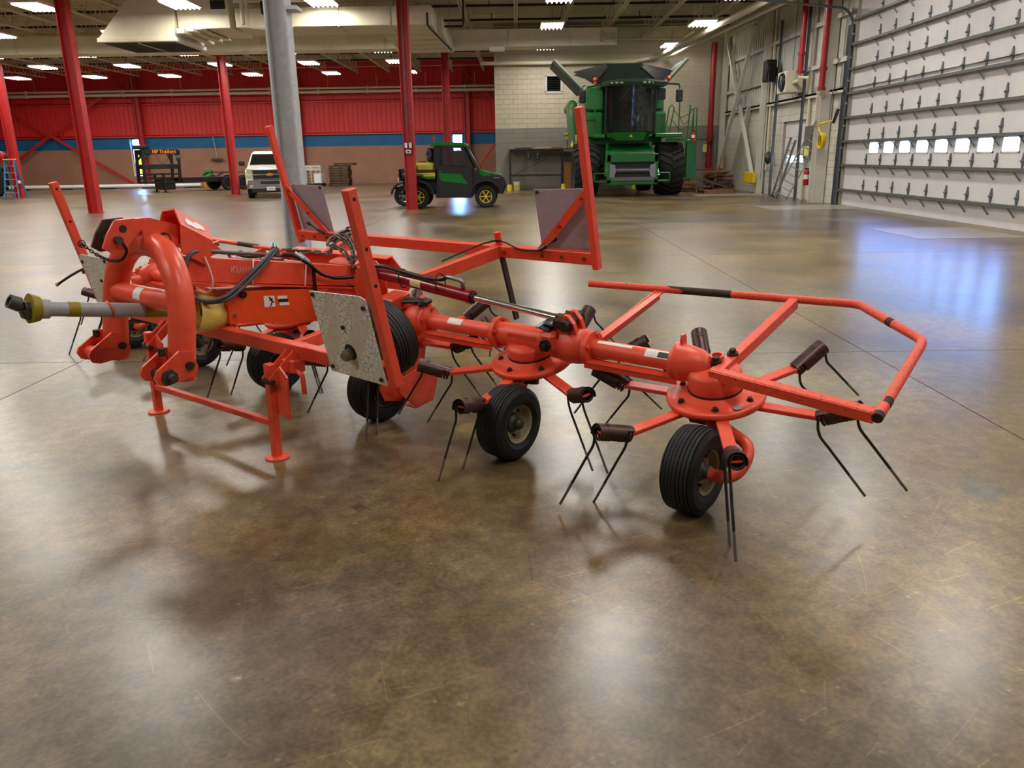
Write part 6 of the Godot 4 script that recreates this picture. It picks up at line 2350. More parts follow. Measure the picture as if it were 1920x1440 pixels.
	s.beam(Vector3(1.4, 2.05, 0.1), Vector3(2.35, 2.05, 0.2), 0.12, 0.14)
	part(s, "platform", G, r)
	s = Shape.new()
	s.span(Vector3(2.16, 0.62, 0.0), Vector3(2.52, 2.06, 0.28), 0.02)
	part(s, "folded_ladder", G, r)
	for q in [[[1.32, 2.3, 0.2], [1.45, 3.2, 0.2], [1.55, 3.32, 0.2], [1.64, 3.2, 0.2], [1.48, 2.3, 0.2]], [[1.82, 2.3, 0.25], [1.83, 3.6, 0.25]], [[2.16, 2.05, 0.2], [2.24, 3.3, 0.2]], [[2.3, 2.05, 0.2], [2.38, 3.15, 0.2], [2.44, 3.2, 0.2], [2.5, 3.15, 0.2], [2.52, 1.2, 0.2], [2.45, 1.1, 0.2]], [[2.2, 2.9, 0.2], [2.33, 3.18, 0.1], [2.4, 3.1, 0.1], [2.42, 2.1, 0.1]], [[-1.65, 2.4, -0.2], [-1.65, 3.3, -0.2], [-1.3, 3.25, -0.2], [-1.25, 2.5, -0.2]], [[-1.65, 2.85, -0.2], [-1.28, 2.85, -0.2]]]:
		s = Shape.new()
		s.tube(q.map(func(p): return Vector3(p[0], p[1], p[2])), 0.025, 8)
		part(s, "hand_rail", G, r)
	for q in [[1.6, 3.15, 2.2, 3.0], [1.83, 2.95, 2.2, 2.75], [1.6, 2.75, 2.2, 2.55]]:
		s = Shape.new()
		var mid: float = (q[0] + q[2]) * 0.5
		s.tube(smooth_path([Vector3(q[0], q[1], 0.22), Vector3(mid, minf(q[1], q[3]) - 0.14, 0.22), Vector3(q[2], q[3], 0.22)]), 0.012, 6)
		part(s, "safety_chain", M.dark_green, r)
	s = Shape.new()
	s.span(Vector3(-1.35, 2.16, -0.4), Vector3(-0.95, 2.3, 0.3), 0.02)
	part(s, "left_platform", G, r)
	s = Shape.new()
	s.span(Vector3(1.0, 3.5, 0.12), Vector3(1.3, 3.9, 0.2), 0.02)
	part(s, "side_monitor_box", M.cab_dark, r)
	extinguisher("red fire extinguisher fixed to the combine's folded ladder", Vector3(6.73, 1.97, -30.62), 0.075, 0.42)


func extinguisher(label: String, at: Vector3, rad: float, h: float) -> void:
	var th := thing("fire_extinguisher", label, "fire extinguisher", at)
	var s := Shape.new()
	s.lathe(Transform3D.IDENTITY, [Vector2(0, 0), Vector2(rad, 0), Vector2(rad, h * 0.72), Vector2(rad * 0.8, h * 0.82), Vector2(rad * 0.3, h * 0.86), Vector2(0, h * 0.87)], 18)
	part(s, "bottle", mats.safety_red, th)
	s = Shape.new()
	s.box(Vector3(0, h * 0.93, 0), Vector3(rad * 1.4, h * 0.1, rad * 0.5), 0.005)
	s.tube([Vector3(rad * 0.4, h * 0.9, 0), Vector3(rad * 1.15, h * 0.8, 0.02), Vector3(rad * 1.15, h * 0.3, 0.03)], rad * 0.13, 6)
	part(s, "valve_and_hose", mats.black, th)
	s = Shape.new()
	s.tube([Vector3(0, h * 0.35, 0), Vector3(0, h * 0.6, 0)], rad * 1.015, 18, false, false)
	part(s, "label_band", mats.white, th)


func spoked_wheel(parent: Node, t: Transform3D, R: float, half: float, tyre_mat: Material, rim_mat: Material) -> void:
	# an off-road tyre with a six-spoke rim facing local +y
	var c := lug_tyre(R, half, R * 0.56, 18, 0.025)
	var w := place(c[0], "tyre", tyre_mat, parent, t)
	place(c[1], "tread_lugs", tyre_mat, w)
	var s := Shape.new()
	s.lathe(Transform3D.IDENTITY, [Vector2(R * 0.50, half * 0.55), Vector2(R * 0.58, half * 0.8), Vector2(R * 0.58, half * 0.5), Vector2(R * 0.5, half * 0.4), Vector2(R * 0.5, half * 0.55)], 32)
	for k in 6:
		s.boxt(Transform3D(Basis(Vector3.UP, TAU * k / 6), Vector3.ZERO) * Transform3D(Basis.IDENTITY, Vector3(R * 0.28, half * 0.55, 0)), Vector3(R * 0.46, half * 0.2, R * 0.1), 0.004)
	s.lathe(Transform3D.IDENTITY, [Vector2(R * 0.14, half * 0.4), Vector2(R * 0.13, half * 0.72), Vector2(0, half * 0.74)], 14)
	part(s, "rim", rim_mat, w)
	s = Shape.new()
	s.lathe(Transform3D.IDENTITY, [Vector2(R * 0.5, half * 0.3), Vector2(0, half * 0.3)], 20)
	part(s, "brake_disc", mats.cab_dark, w)


func build_utility_vehicle() -> void:
	var M := mats
	paint("uv_green", Color(0.06, 0.42, 0.12), 0.25)
	mottled("uv_plastic", Color(0.05, 0.05, 0.055), Color(0.075, 0.075, 0.08), 2.0, 0.6, 0.0, false, 57)
	mottled("tank_yellow", Color(0.76, 0.68, 0.20), Color(0.82, 0.74, 0.28), 2.0, 0.55, 0.0, false, 58)
	var K: Material = M.uv_plastic
	var r := thing("utility_vehicle", "green and black utility vehicle with yellow spray tank parked side-on", "utility vehicle", Vector3(-2.0, 0, -25.72))
	var zf := 0.72
	for q in [[1.07, zf - 0.12, 1.0], [-1.06, zf - 0.12, 1.0], [1.07, -zf + 0.12, -1.0], [-1.06, -zf + 0.12, -1.0]]:
		spoked_wheel(r, Transform3D(Basis(Vector3.RIGHT, PI / 2 * q[2]), Vector3(q[0], 0.345, q[1])), 0.345, 0.12, M.rubber, M.tank_yellow)
	var s := Shape.new()
	# lower body: sill, nose and wheel arches in profile
	s.prism([Vector2(-0.52, 0.33), Vector2(0.62, 0.31), Vector2(0.70, 0.45), Vector2(0.78, 0.66), Vector2(0.95, 0.80), Vector2(1.22, 0.80), Vector2(1.42, 0.66), Vector2(1.50, 0.45), Vector2(1.58, 0.48), Vector2(1.67, 0.75), Vector2(1.64, 0.92), Vector2(1.30, 1.02), Vector2(0.90, 1.14), Vector2(0.66, 1.12), Vector2(-0.45, 1.12), Vector2(-0.48, 0.60)], -0.62, 0.62)
	part(s, "body", K, r)
	s = Shape.new()
	s.span(Vector3(0.55, 0.42, -0.44), Vector3(1.55, 0.9, 0.44))
	s.span(Vector3(-1.55, 0.42, -0.44), Vector3(-0.5, 0.92, 0.44))
	part(s, "wheel_wells", M.cab_dark, r)
	for e in [-1.0, 1.0]:
		s = Shape.new()
		s.prism([Vector2(-0.42, 0.35), Vector2(0.60, 0.33), Vector2(0.66, 0.6), Vector2(0.66, 1.17), Vector2(-0.42, 1.30), Vector2(-0.44, 0.7)], 0.62 * e, 0.70 * e)
		var dr := part(s, "door_panel", K, r)
		s = Shape.new()
		s.prism([Vector2(-0.37, 1.08), Vector2(0.30, 1.04), Vector2(0.52, 0.74), Vector2(-0.30, 0.83), Vector2(-0.36, 0.92)], 0.69 * e, 0.715 * e)
		part(s, "green_insert", M.uv_green, dr)
		# window frame and pane
		s = Shape.new()
		for b in [[Vector2(-0.44, 1.24), Vector2(-0.38, 1.86), 0.12], [Vector2(-0.42, 1.88), Vector2(0.34, 1.86), 0.07], [Vector2(0.34, 1.88), Vector2(0.66, 1.2), 0.1], [Vector2(-0.4, 1.26), Vector2(0.62, 1.17), 0.12]]:
			s.beam(Vector3(b[0].x, b[0].y, 0.66 * e), Vector3(b[1].x, b[1].y, 0.66 * e), b[2], 0.05, Vector3.BACK)
		part(s, "window_surround", K, dr)
		s = Shape.new()
		s.prism([Vector2(-0.40, 1.3), Vector2(-0.36, 1.84), Vector2(0.32, 1.82), Vector2(0.58, 1.22)], 0.655 * e, 0.665 * e)
		part(s, "side_window", M.cab_glass, dr)
		s = Shape.new()
		s.box(Vector3(-0.34, 1.12, 0.71 * e), Vector3(0.06, 0.03, 0.03), 0.008)
		part(s, "door_latch", M.steel, dr)
		# fenders
		for q in [[1.07, 0.0], [-1.06, 0.0]]:
			s = Shape.new()
			var arc := []
			for k in 9:
				var a := PI * (0.02 + 0.96 * k / 8.0)
				arc.append(Vector2(q[0] + cos(a) * 0.46, 0.42 + sin(a) * 0.40))
			for k in 9:
				var a := PI * (0.98 - 0.96 * k / 8.0)
				arc.append(Vector2(q[0] + cos(a) * 0.52, 0.42 + sin(a) * 0.47))
			s.prism(arc, 0.42 * e, 0.73 * e)
			part(s, "fender", K, r)
	s = Shape.new()
	s.prism([Vector2(0.86, 1.16), Vector2(1.0, 1.13), Vector2(1.22, 1.05), Vector2(1.24, 0.98), Vector2(1.05, 0.96), Vector2(0.88, 1.02)], -0.63, 0.63)
	s.prism([Vector2(1.0, 1.13), Vector2(1.6, 0.98), Vector2(1.6, 0.94), Vector2(1.2, 1.0)], -0.4, 0.4)
	part(s, "bonnet", M.uv_green, r)
	s = Shape.new()
	for q in [[Vector3(1.58, 0.92, 0.5), Vector3(1.7, 0.7, 0.5)], [Vector3(1.7, 0.7, 0.5), Vector3(1.7, 0.7, -0.5)], [Vector3(1.58, 0.92, -0.5), Vector3(1.7, 0.7, -0.5)], [Vector3(1.7, 0.7, 0.3), Vector3(1.58, 0.4, 0.3)], [Vector3(1.7, 0.7, -0.3), Vector3(1.58, 0.4, -0.3)], [Vector3(1.6, 0.9, 0.52), Vector3(1.45, 1.0, 0.52)]]:
		s.tube(q, 0.03, 8)
	part(s, "bull_bar", K, r)
	for e in [-1.0, 1.0]:
		s = Shape.new()
		s.box(Vector3(1.42, 0.91, e * 0.55), Vector3(0.22, 0.07, 0.16), 0.03)
		part(s, "headlamp", M.lamp_glass, r)
	# cab
	s = Shape.new()
	s.prism([Vector2(-0.64, 1.99), Vector2(-0.58, 1.88), Vector2(-0.4, 1.9), Vector2(0.36, 1.88), Vector2(0.5, 1.84), Vector2(0.52, 1.90), Vector2(0.44, 1.97), Vector2(0.0, 2.0)], -0.68, 0.68)
	part(s, "roof", M.uv_green, r)
	s = Shape.new()
	s.beam(Vector3(0.50, 1.86, 0), Vector3(0.88, 1.16, 0), 1.24, 0.015, Vector3(1, 0.5, 0))
	part(s, "windscreen", M.cab_glass, r)
	s = Shape.new()
	for e in [-1.0, 1.0]:
		s.beam(Vector3(0.47, 1.88, e * 0.64), Vector3(0.88, 1.14, e * 0.64), 0.05, 0.06)
		s.beam(Vector3(-0.48, 1.2, e * 0.62), Vector3(-0.45, 1.9, e * 0.62), 0.06, 0.12)
	s.span(Vector3(-0.5, 1.1, -0.62), Vector3(-0.46, 1.35, 0.62))
	part(s, "cab_frame", K, r)
	s = Shape.new()
	s.span(Vector3(-0.4, 0.85, -0.55), Vector3(0.05, 1.0, 0.55), 0.04)
	s.span(Vector3(-0.44, 0.95, -0.5), Vector3(-0.3, 1.5, 0.5), 0.04)
	part(s, "bench_seat", K, r)
	s = Shape.new()
	ring_of(s, Vector3(0.42, 1.28, 0.25), Vector3.BACK, Vector3(-0.4, 0.9, 0), 0.17, 0.17, 0.015, 16)
	s.tube([Vector3(0.42, 1.28, 0.25), Vector3(0.62, 1.1, 0.25)], 0.025, 8)
	part(s, "steering_wheel", K, r)
	# rear rack behind the cab
	s = Shape.new()
	s.span(Vector3(-0.76, 1.40, -0.4), Vector3(-0.58, 1.84, 0.52), 0.05)
	part(s, "engine_pack", M.cab_dark, r)
	s = Shape.new()
	ring_of(s, Vector3(-0.70, 1.66, 0.53), Vector3.RIGHT, Vector3.UP, 0.08, 0.1, 0.02, 14)
	part(s, "filter_ring", M.galvanised, r)
	s = Shape.new()
	s.cyl(Vector3(-0.55, 2.0, 0.2), Vector3(-0.55, 2.1, 0.2), 0.015, 6)
	s.cyl(Vector3(-0.55, 2.1, 0.2), Vector3(-0.55, 2.19, 0.2), 0.045, 12)
	part(s, "beacon", M.amber, r)
	# load bed
	s = Shape.new()
	s.span(Vector3(-1.62, 0.90, -0.68), Vector3(-0.5, 1.0, 0.68), 0.02)
	for e in [-1.0, 1.0]:
		s.span(Vector3(-1.62, 0.95, e * 0.64), Vector3(-0.5, 1.17, e * 0.68), 0.01)
	s.span(Vector3(-1.64, 0.85, -0.68), Vector3(-1.56, 1.22, 0.68), 0.01)
	part(s, "load_bed", K, r)
	for e in [-1.0, 1.0]:
		s = Shape.new()
		s.prism([Vector2(-1.5, 1.06), Vector2(-0.5, 1.06), Vector2(-0.5, 0.90), Vector2(-0.8, 0.90), Vector2(-0.95, 0.99), Vector2(-1.5, 0.99)], 0.68 * e, 0.70 * e)
		part(s, "green_bed_side", M.uv_green, r)
		s = Shape.new()
		s.prism([Vector2(-1.5, 1.09), Vector2(-0.5, 1.09), Vector2(-0.5, 0.985), Vector2(-0.82, 0.985), Vector2(-0.92, 1.06), Vector2(-1.5, 1.06)], 0.70 * e, 0.706 * e)
		part(s, "yellow_stripe", M.yellow, r)
	var tm := TextMesh.new()
	tm.text = "JOHN DEERE"
	tm.font = bold_font()
	tm.font_size = 24
	tm.pixel_size = 0.0020
	tm.depth = 0.004
	place(tm, "lettering", M.black, r, Transform3D(Basis.IDENTITY, Vector3(-0.67, 1.035, 0.708)))
	for q in [[-1.45, -1.1], [-1.06, -0.5]]:
		s = Shape.new()
		s.span(Vector3(q[0], 1.12, -0.55), Vector3(q[1], 1.40, 0.55), 0.07)
		part(s, "spray_tank", M.tank_yellow, r)
	s = Shape.new()
	s.cyl(Vector3(-0.95, 1.40, 0), Vector3(-0.95, 1.43, 0), 0.12, 16)
	part(s, "tank_lid", M.cab_dark, r)
	s = Shape.new()
	s.span(Vector3(-1.68, 0.98, 0.5), Vector3(-1.56, 1.07, 0.66), 0.02)
	part(s, "tail_lamp", M.safety_red, r)
	s = Shape.new()
	s.span(Vector3(-1.68, 0.86, 0.52), Vector3(-1.58, 0.97, 0.64), 0.02)
	part(s, "reversing_lamp", M.white, r)
	# a small towed spreader half hidden behind the red column
	var t := thing("towed_spreader", "small black towed spreader wheel and fender behind the utility vehicle", "spreader", Vector3(-3.72, 0, -26.9))
	spoked_wheel(t, Transform3D(Basis(Vector3.RIGHT, PI / 2), Vector3(0.0, 0.33, 0.3)), 0.33, 0.1, M.rubber, M.steel)
	s = Shape.new()
	var arc := []
	for k in 9:
		var a := PI * (0.1 + 0.85 * k / 8.0)
		arc.append(Vector2(cos(a) * 0.40, 0.33 + sin(a) * 0.40))
	for k in 9:
		var a := PI * (0.95 - 0.85 * k / 8.0)
		arc.append(Vector2(cos(a) * 0.44, 0.33 + sin(a) * 0.45))
	s.prism(arc, 0.15, 0.45)
	part(s, "fender", K, t)
	s = Shape.new()
	s.cyl(Vector3(0, 0.33, -0.5), Vector3(0, 0.33, 0.32), 0.04, 10)
	s.span(Vector3(-0.3, 0.5, -0.5), Vector3(0.4, 0.62, 0.2), 0.03)
	part(s, "frame", K, t)


func bold_font() -> SystemFont:
	var f := SystemFont.new()
	f.font_names = PackedStringArray(["Droid Sans"])
	f.font_weight = 700
	return f


func build_pickup() -> void:
	var M := mats
	paint("car_white", Color(0.86, 0.86, 0.84), 0.22)
	paint("headlamp", Color(0.75, 0.72, 0.62), 0.15, 0.2)
	paint("gold", Color(0.80, 0.55, 0.10), 0.3, 0.6)
	var W: Material = M.car_white
	var r := thing("pickup_truck", "white pickup truck with a chrome grille facing out from the brown wall", "pickup truck", Vector3(-10.3, 0, -33.6), 0.29)
	# body sections from the front back: half width, bottom, belt, top
	var s := Shape.new()
	var secs := []
	for q in [[0.0, 0.93, 0.62, 1.05, 1.10], [-0.12, 0.98, 0.52, 1.10, 1.17], [-1.2, 1.0, 0.48, 1.16, 1.30], [-1.5, 1.0, 0.48, 1.18, 1.32], [-5.6, 0.99, 0.5, 1.18, 1.30]]:
		var h: float = q[1]
		secs.append([Vector3(-h, q[2], q[0]), Vector3(-h, q[3], q[0]), Vector3(-h * 0.9, q[4] - 0.02, q[0]), Vector3(-h * 0.5, q[4], q[0]), Vector3(h * 0.5, q[4], q[0]), Vector3(h * 0.9, q[4] - 0.02, q[0]), Vector3(h, q[3], q[0]), Vector3(h, q[2], q[0])])
	s.loft(secs)
	part(s, "body", W, r)
	s = Shape.new()
	s.loft([[Vector3(-0.9, 1.30, -1.35), Vector3(0.9, 1.30, -1.35), Vector3(0.93, 1.30, -3.6), Vector3(-0.93, 1.30, -3.6)], [Vector3(-0.70, 1.83, -2.05), Vector3(0.70, 1.83, -2.05), Vector3(0.72, 1.83, -3.4), Vector3(-0.72, 1.83, -3.4)], [Vector3(-0.58, 1.93, -2.3), Vector3(0.58, 1.93, -2.3), Vector3(0.6, 1.93, -3.3), Vector3(-0.6, 1.93, -3.3)]])
	part(s, "cab", W, r)
	s = Shape.new()
	s.loft([[Vector3(-0.80, 1.36, -1.40), Vector3(0.80, 1.36, -1.40), Vector3(0.66, 1.79, -1.98), Vector3(-0.66, 1.79, -1.98)], [Vector3(-0.80, 1.37, -1.385), Vector3(0.80, 1.37, -1.385), Vector3(0.66, 1.80, -1.965), Vector3(-0.66, 1.80, -1.965)]])
	part(s, "windscreen", M.dark_glass, r)
	for e in [-1.0, 1.0]:
		s = Shape.new()
		s.span(Vector3(e * 0.69, 1.20, 0.02), Vector3(e * 0.93, 1.0, -0.16), 0.03)
		part(s, "headlamp", M.headlamp, r)
		s = Shape.new()
		s.span(Vector3(e * 0.70, 0.98, 0.02), Vector3(e * 0.94, 0.80, -0.16), 0.03)
		part(s, "lower_headlamp", M.headlamp, r)
		s = Shape.new()
		s.box(Vector3(e * 1.12, 1.42, -1.35), Vector3(0.26, 0.19, 0.12), 0.04)
		part(s, "door_mirror", M.cab_dark, r)
		s = Shape.new()
		s.box(Vector3(e * 0.78, 0.50, 0.10), Vector3(0.16, 0.09, 0.04), 0.015)
		part(s, "fog_lamp", M.headlamp, r)
		for z in [-0.75, -4.4]:
			var ty := lug_tyre(0.40, 0.13, 0.22, 26, 0.012)
			var w := place(ty[0], "tyre", M.rubber, r, Transform3D(Basis(Vector3.BACK, -PI / 2 * e), Vector3(e * 0.83, 0.40, z)))
			place(ty[1], "tread", M.rubber, w)
			var s2 := Shape.new()
			s2.lathe(Transform3D.IDENTITY, [Vector2(0.23, 0.11), Vector2(0.2, 0.06), Vector2(0, 0.09)], 20)
			part(s2, "rim", M.steel, w)
	s = Shape.new()
	s.span(Vector3(-0.68, 0.78, 0.0), Vector3(0.68, 1.15, 0.03), 0.01)
	var gr := part(s, "grille", M.cab_dark, r)
	for q in [[-0.70, 1.12, 0.70, 1.17], [-0.70, 0.93, 0.70, 1.00], [-0.70, 0.75, 0.70, 0.80]]:
		s = Shape.new()
		s.span(Vector3(q[0], q[1], 0.01), Vector3(q[2], q[3], 0.06), 0.015)
		part(s, "chrome_bar", M.chrome_dull, gr)
	s = Shape.new()
	s.prism([Vector2(-0.15, 0.0), Vector2(-0.12, 0.045), Vector2(-0.05, 0.045), Vector2(-0.045, 0.07), Vector2(0.05, 0.07), Vector2(0.045, 0.045), Vector2(0.15, 0.045), Vector2(0.12, -0.045), Vector2(0.05, -0.045), Vector2(0.045, -0.07), Vector2(-0.05, -0.07), Vector2(-0.045, -0.045), Vector2(-0.15, -0.045)], 0.06, 0.085, Transform3D(Basis.IDENTITY, Vector3(0, 0.965, 0)))
	part(s, "bow_tie_emblem", M.gold, gr)
	s = Shape.new()
	s.loft([[Vector3(-0.98, 0.40, -0.15), Vector3(-0.98, 0.74, -0.15), Vector3(-0.98, 0.74, -0.3), Vector3(-0.98, 0.40, -0.3)], [Vector3(-0.85, 0.40, 0.10), Vector3(-0.85, 0.74, 0.10), Vector3(-0.85, 0.74, -0.1), Vector3(-0.85, 0.40, -0.1)], [Vector3(0.85, 0.40, 0.10), Vector3(0.85, 0.74, 0.10), Vector3(0.85, 0.74, -0.1), Vector3(0.85, 0.40, -0.1)], [Vector3(0.98, 0.40, -0.15), Vector3(0.98, 0.74, -0.15), Vector3(0.98, 0.74, -0.3), Vector3(0.98, 0.40, -0.3)]])
	var bu := part(s, "bumper", M.chrome_dull, r)
	s = Shape.new()
	s.span(Vector3(-0.40, 0.58, 0.09), Vector3(0.40, 0.70, 0.11), 0.02)
	part(s, "bumper_intake", M.cab_dark, bu)
	s = Shape.new()
	s.span(Vector3(-0.8, 0.24, 0.0), Vector3(0.8, 0.42, 0.08), 0.02)
	part(s, "air_dam", M.cab_dark, r)
	s = Shape.new()
	s.span(Vector3(-0.17, 0.32, 0.08), Vector3(0.17, 0.47, 0.115), 0.004)
	var lp := part(s, "licence_plate", M.white, r)
	var tm := TextMesh.new()
	tm.text = "14M025H"
	tm.font = bold_font()
	tm.font_size = 20
	tm.pixel_size = 0.0032
	tm.depth = 0.003
	place(tm, "lettering", paint("plate_blue", Color(0.2, 0.22, 0.3), 0.5), lp, Transform3D(Basis.IDENTITY, Vector3(0, 0.39, 0.117)))


func build_trailer() -> void:
	var M := mats
	paint("trailer_black", Color(0.022, 0.022, 0.026), 0.4)
	paint("trailer_orange", Color(0.95, 0.55, 0.10), 0.5)
	var K: Material = M.trailer_black
	# local x runs towards the gooseneck, local z out of the side that faces the camera
	var f := Vector3(-0.72, 0, 0.694).normalized()
	var r := thing("gooseneck_trailer", "black gooseneck flatbed trailer with an upright front frame and spare tyre", "trailer")
	var up := Vector3.UP
	r.transform = Transform3D(Basis(-f, up, (-f).cross(up)), Vector3(-16.0, 0, -44.6))
	# local -x is forward
	var ty := lug_tyre(0.39, 0.12, 0.21, 26, 0.012)
	for x in [-0.45, 0.42]:
		for e in [-1.0, 1.0]:
			var w := place(ty[0], "tyre", M.rubber, r, Transform3D(Basis(Vector3.RIGHT, PI / 2 * e), Vector3(x, 0.39, 0.95 * e)))
			place(ty[1], "tread", M.rubber, w)
			var s2 := Shape.new()
			s2.lathe(Transform3D.IDENTITY, [Vector2(0.22, 0.10), Vector2(0.18, 0.04), Vector2(0.05, 0.05), Vector2(0.04, 0.12), Vector2(0, 0.12)], 20)
			part(s2, "rim", paint("rim_dark", Color(0.12, 0.12, 0.13), 0.4, 0.5), w)
	var s := Shape.new()
	for e in [-1.0, 1.0]:
		s = Shape.new()
		s.prism([Vector2(-1.0, 0.80), Vector2(-0.75, 0.96), Vector2(0.72, 0.96), Vector2(1.0, 0.80), Vector2(0.98, 0.77), Vector2(0.7, 0.91), Vector2(-0.73, 0.91), Vector2(-0.98, 0.77)], 0.78 * e, 1.1 * e)
		part(s, "fender", K, r)
		s = Shape.new()
		s.span(Vector3(-2.85, 0.46, 0.66 * e), Vector3(1.9, 0.70, 0.74 * e), 0.01)
		part(s, "side_rail", K, r)
	for k in 7:
		s = Shape.new()
		s.span(Vector3(-2.85 + 0.68 * k, 0.66, -0.74), Vector3(-2.23 + 0.68 * k, 0.71, 0.74), 0.005)
		part(s, "deck_board", K, r)
	s = Shape.new()
	s.span(Vector3(1.85, 0.2, 0.4), Vector3(2.0, 0.98, 0.74), 0.01)
	part(s, "ramp_frame", paint("ramp_grey", Color(0.20, 0.20, 0.20), 0.6), r)
	# front frame
	for e in [-1.0, 1.0]:
		s = Shape.new()
		s.prism([Vector2(-2.96, 0.46), Vector2(-2.81, 0.46), Vector2(-2.72, 2.1), Vector2(-3.07, 2.1), Vector2(-2.86, 1.5)], 0.5 * e - 0.06, 0.5 * e + 0.06)
		part(s, "riser", K, r)
		s = Shape.new()
		s.span(Vector3(-4.51, 1.92, 0.5 * e - 0.06), Vector3(-2.78, 2.16, 0.5 * e + 0.06), 0.01)
		part(s, "neck_beam", K, r)
		for y in [0.50, 0.72, 0.92]:
			s = Shape.new()
			s.span(Vector3(-4.65, y - 0.04, 0.5 * e - 0.05), Vector3(-2.85, y + 0.04, 0.5 * e + 0.05), 0.01)
			part(s, "frame_rail", K, r)
		s = Shape.new()
		s.beam(Vector3(-4.65, 0.45, 0.45 * e), Vector3(-4.58, 2.15, 0.45 * e), 0.14, 0.14)
		part(s, "front_post", K, r)
		s = Shape.new()
		s.span(Vector3(-3.79, 0.0, 0.62 * e - 0.06), Vector3(-3.70, 0.95, 0.62 * e + 0.06), 0.01)
		s.span(Vector3(-3.84, 0.0, 0.62 * e - 0.12), Vector3(-3.64, 0.025, 0.62 * e + 0.12))
		part(s, "jack_leg", K, r)
		s = Shape.new()
		s.beam(Vector3(-4.47, 1.95, 0.5 * e), Vector3(-4.11, 2.05, 0.5 * e), 0.05, 0.2)
		s.beam(Vector3(-4.58, 1.6, 0.5 * e), Vector3(-4.22, 1.98, 0.5 * e), 0.05, 0.1)
		part(s, "gusset", K, r)
	s = Shape.new()
	s.span(Vector3(-4.58, 1.18, -0.55), Vector3(-2.92, 1.42, 0.55), 0.02)
	part(s, "tool_box", K, r)
	s = Shape.new()
	s.span(Vector3(-3.82, 0.12, -0.5), Vector3(-3.14, 0.66, 0.5), 0.03)
	part(s, "winch_box", K, r)
	s = Shape.new()
	s.lathe(Transform3D(Basis.IDENTITY, Vector3(-4.51, 2.27, 0.1)), [Vector2(0.2, -0.1), Vector2(0.36, -0.11), Vector2(0.39, -0.06), Vector2(0.39, 0.06), Vector2(0.36, 0.11), Vector2(0.2, 0.1)], 28, true)
	part(s, "spare_tyre", M.rubber, r)
	s = Shape.new()
	s.tube(smooth_path([Vector3(-4.07, 1.95, 0.6), Vector3(-3.79, 1.5, 0.62), Vector3(-3.57, 1.48, 0.62), Vector3(-3.28, 1.92, 0.6)]), 0.012, 6)
	part(s, "hanging_cable", K, r)
	for q in [["HP Trailers", 0.0078, Vector3(-3.53, 2.04, 0.565), M.trailer_orange, 30], ["HP", 0.0075, Vector3(-2.89, 1.78, 0.565), M.lamp_glass, 32]]:
		var tm := TextMesh.new()
		tm.text = q[0]
		tm.font = bold_font()
		tm.font_size = q[4]
		tm.pixel_size = q[1]
		tm.depth = 0.006
		place(tm, "lettering", q[3], r, Transform3D(Basis.IDENTITY, q[2]))


func pallet(label: String, at: Vector3, turn: float, material: Material, group := "") -> Node3D:
	var th := thing("wooden_pallet", label, "pallet", at, turn, group)
	var bd := Shape.new()
	bd.box(Vector3.ZERO, Vector3(0.11, 0.02, 1.0), 0.003)
	var me := bd.mesh()
	for k in 7:
		place(me, "deck_board", material, th, Transform3D(Basis.IDENTITY, Vector3(-0.53 + 0.177 * k, 0.125, 0)))
	for k in 3:
		place(me, "bottom_board", material, th, Transform3D(Basis.IDENTITY, Vector3(-0.53 + 0.53 * k, 0.01, 0)))
	for k in 3:
		var s := Shape.new()
		s.box(Vector3(0, 0.0675, -0.46 + 0.46 * k), Vector3(1.17, 0.095, 0.04), 0.003)
		part(s, "stringer", material, th)
	return th


func ladder(label: String, at: Vector3, tilt: Transform3D, length: float, material: Material, rungs: int) -> void:
	var th := thing("extension_ladder", label, "ladder", at)
	th.transform = tilt
	for e in [-1.0, 1.0]:
		var s := Shape.new()
		s.span(Vector3(e * 0.2 - 0.012, 0.0, -0.04), Vector3(e * 0.2 + 0.012, length, 0.04), 0.004)
		part(s, "rail", material, th)
		s = Shape.new()
		s.box(Vector3(e * 0.2, 0.02, 0), Vector3(0.05, 0.04, 0.1), 0.006)
		part(s, "foot", mats.black, th)
	for k in rungs:
		var s := Shape.new()
		s.cyl(Vector3(-0.2, 0.2 + k * (length - 0.35) / (rungs - 1), 0), Vector3(0.2, 0.2 + k * (length - 0.35) / (rungs - 1), 0), 0.017, 8)
		part(s, "rung", material, th)


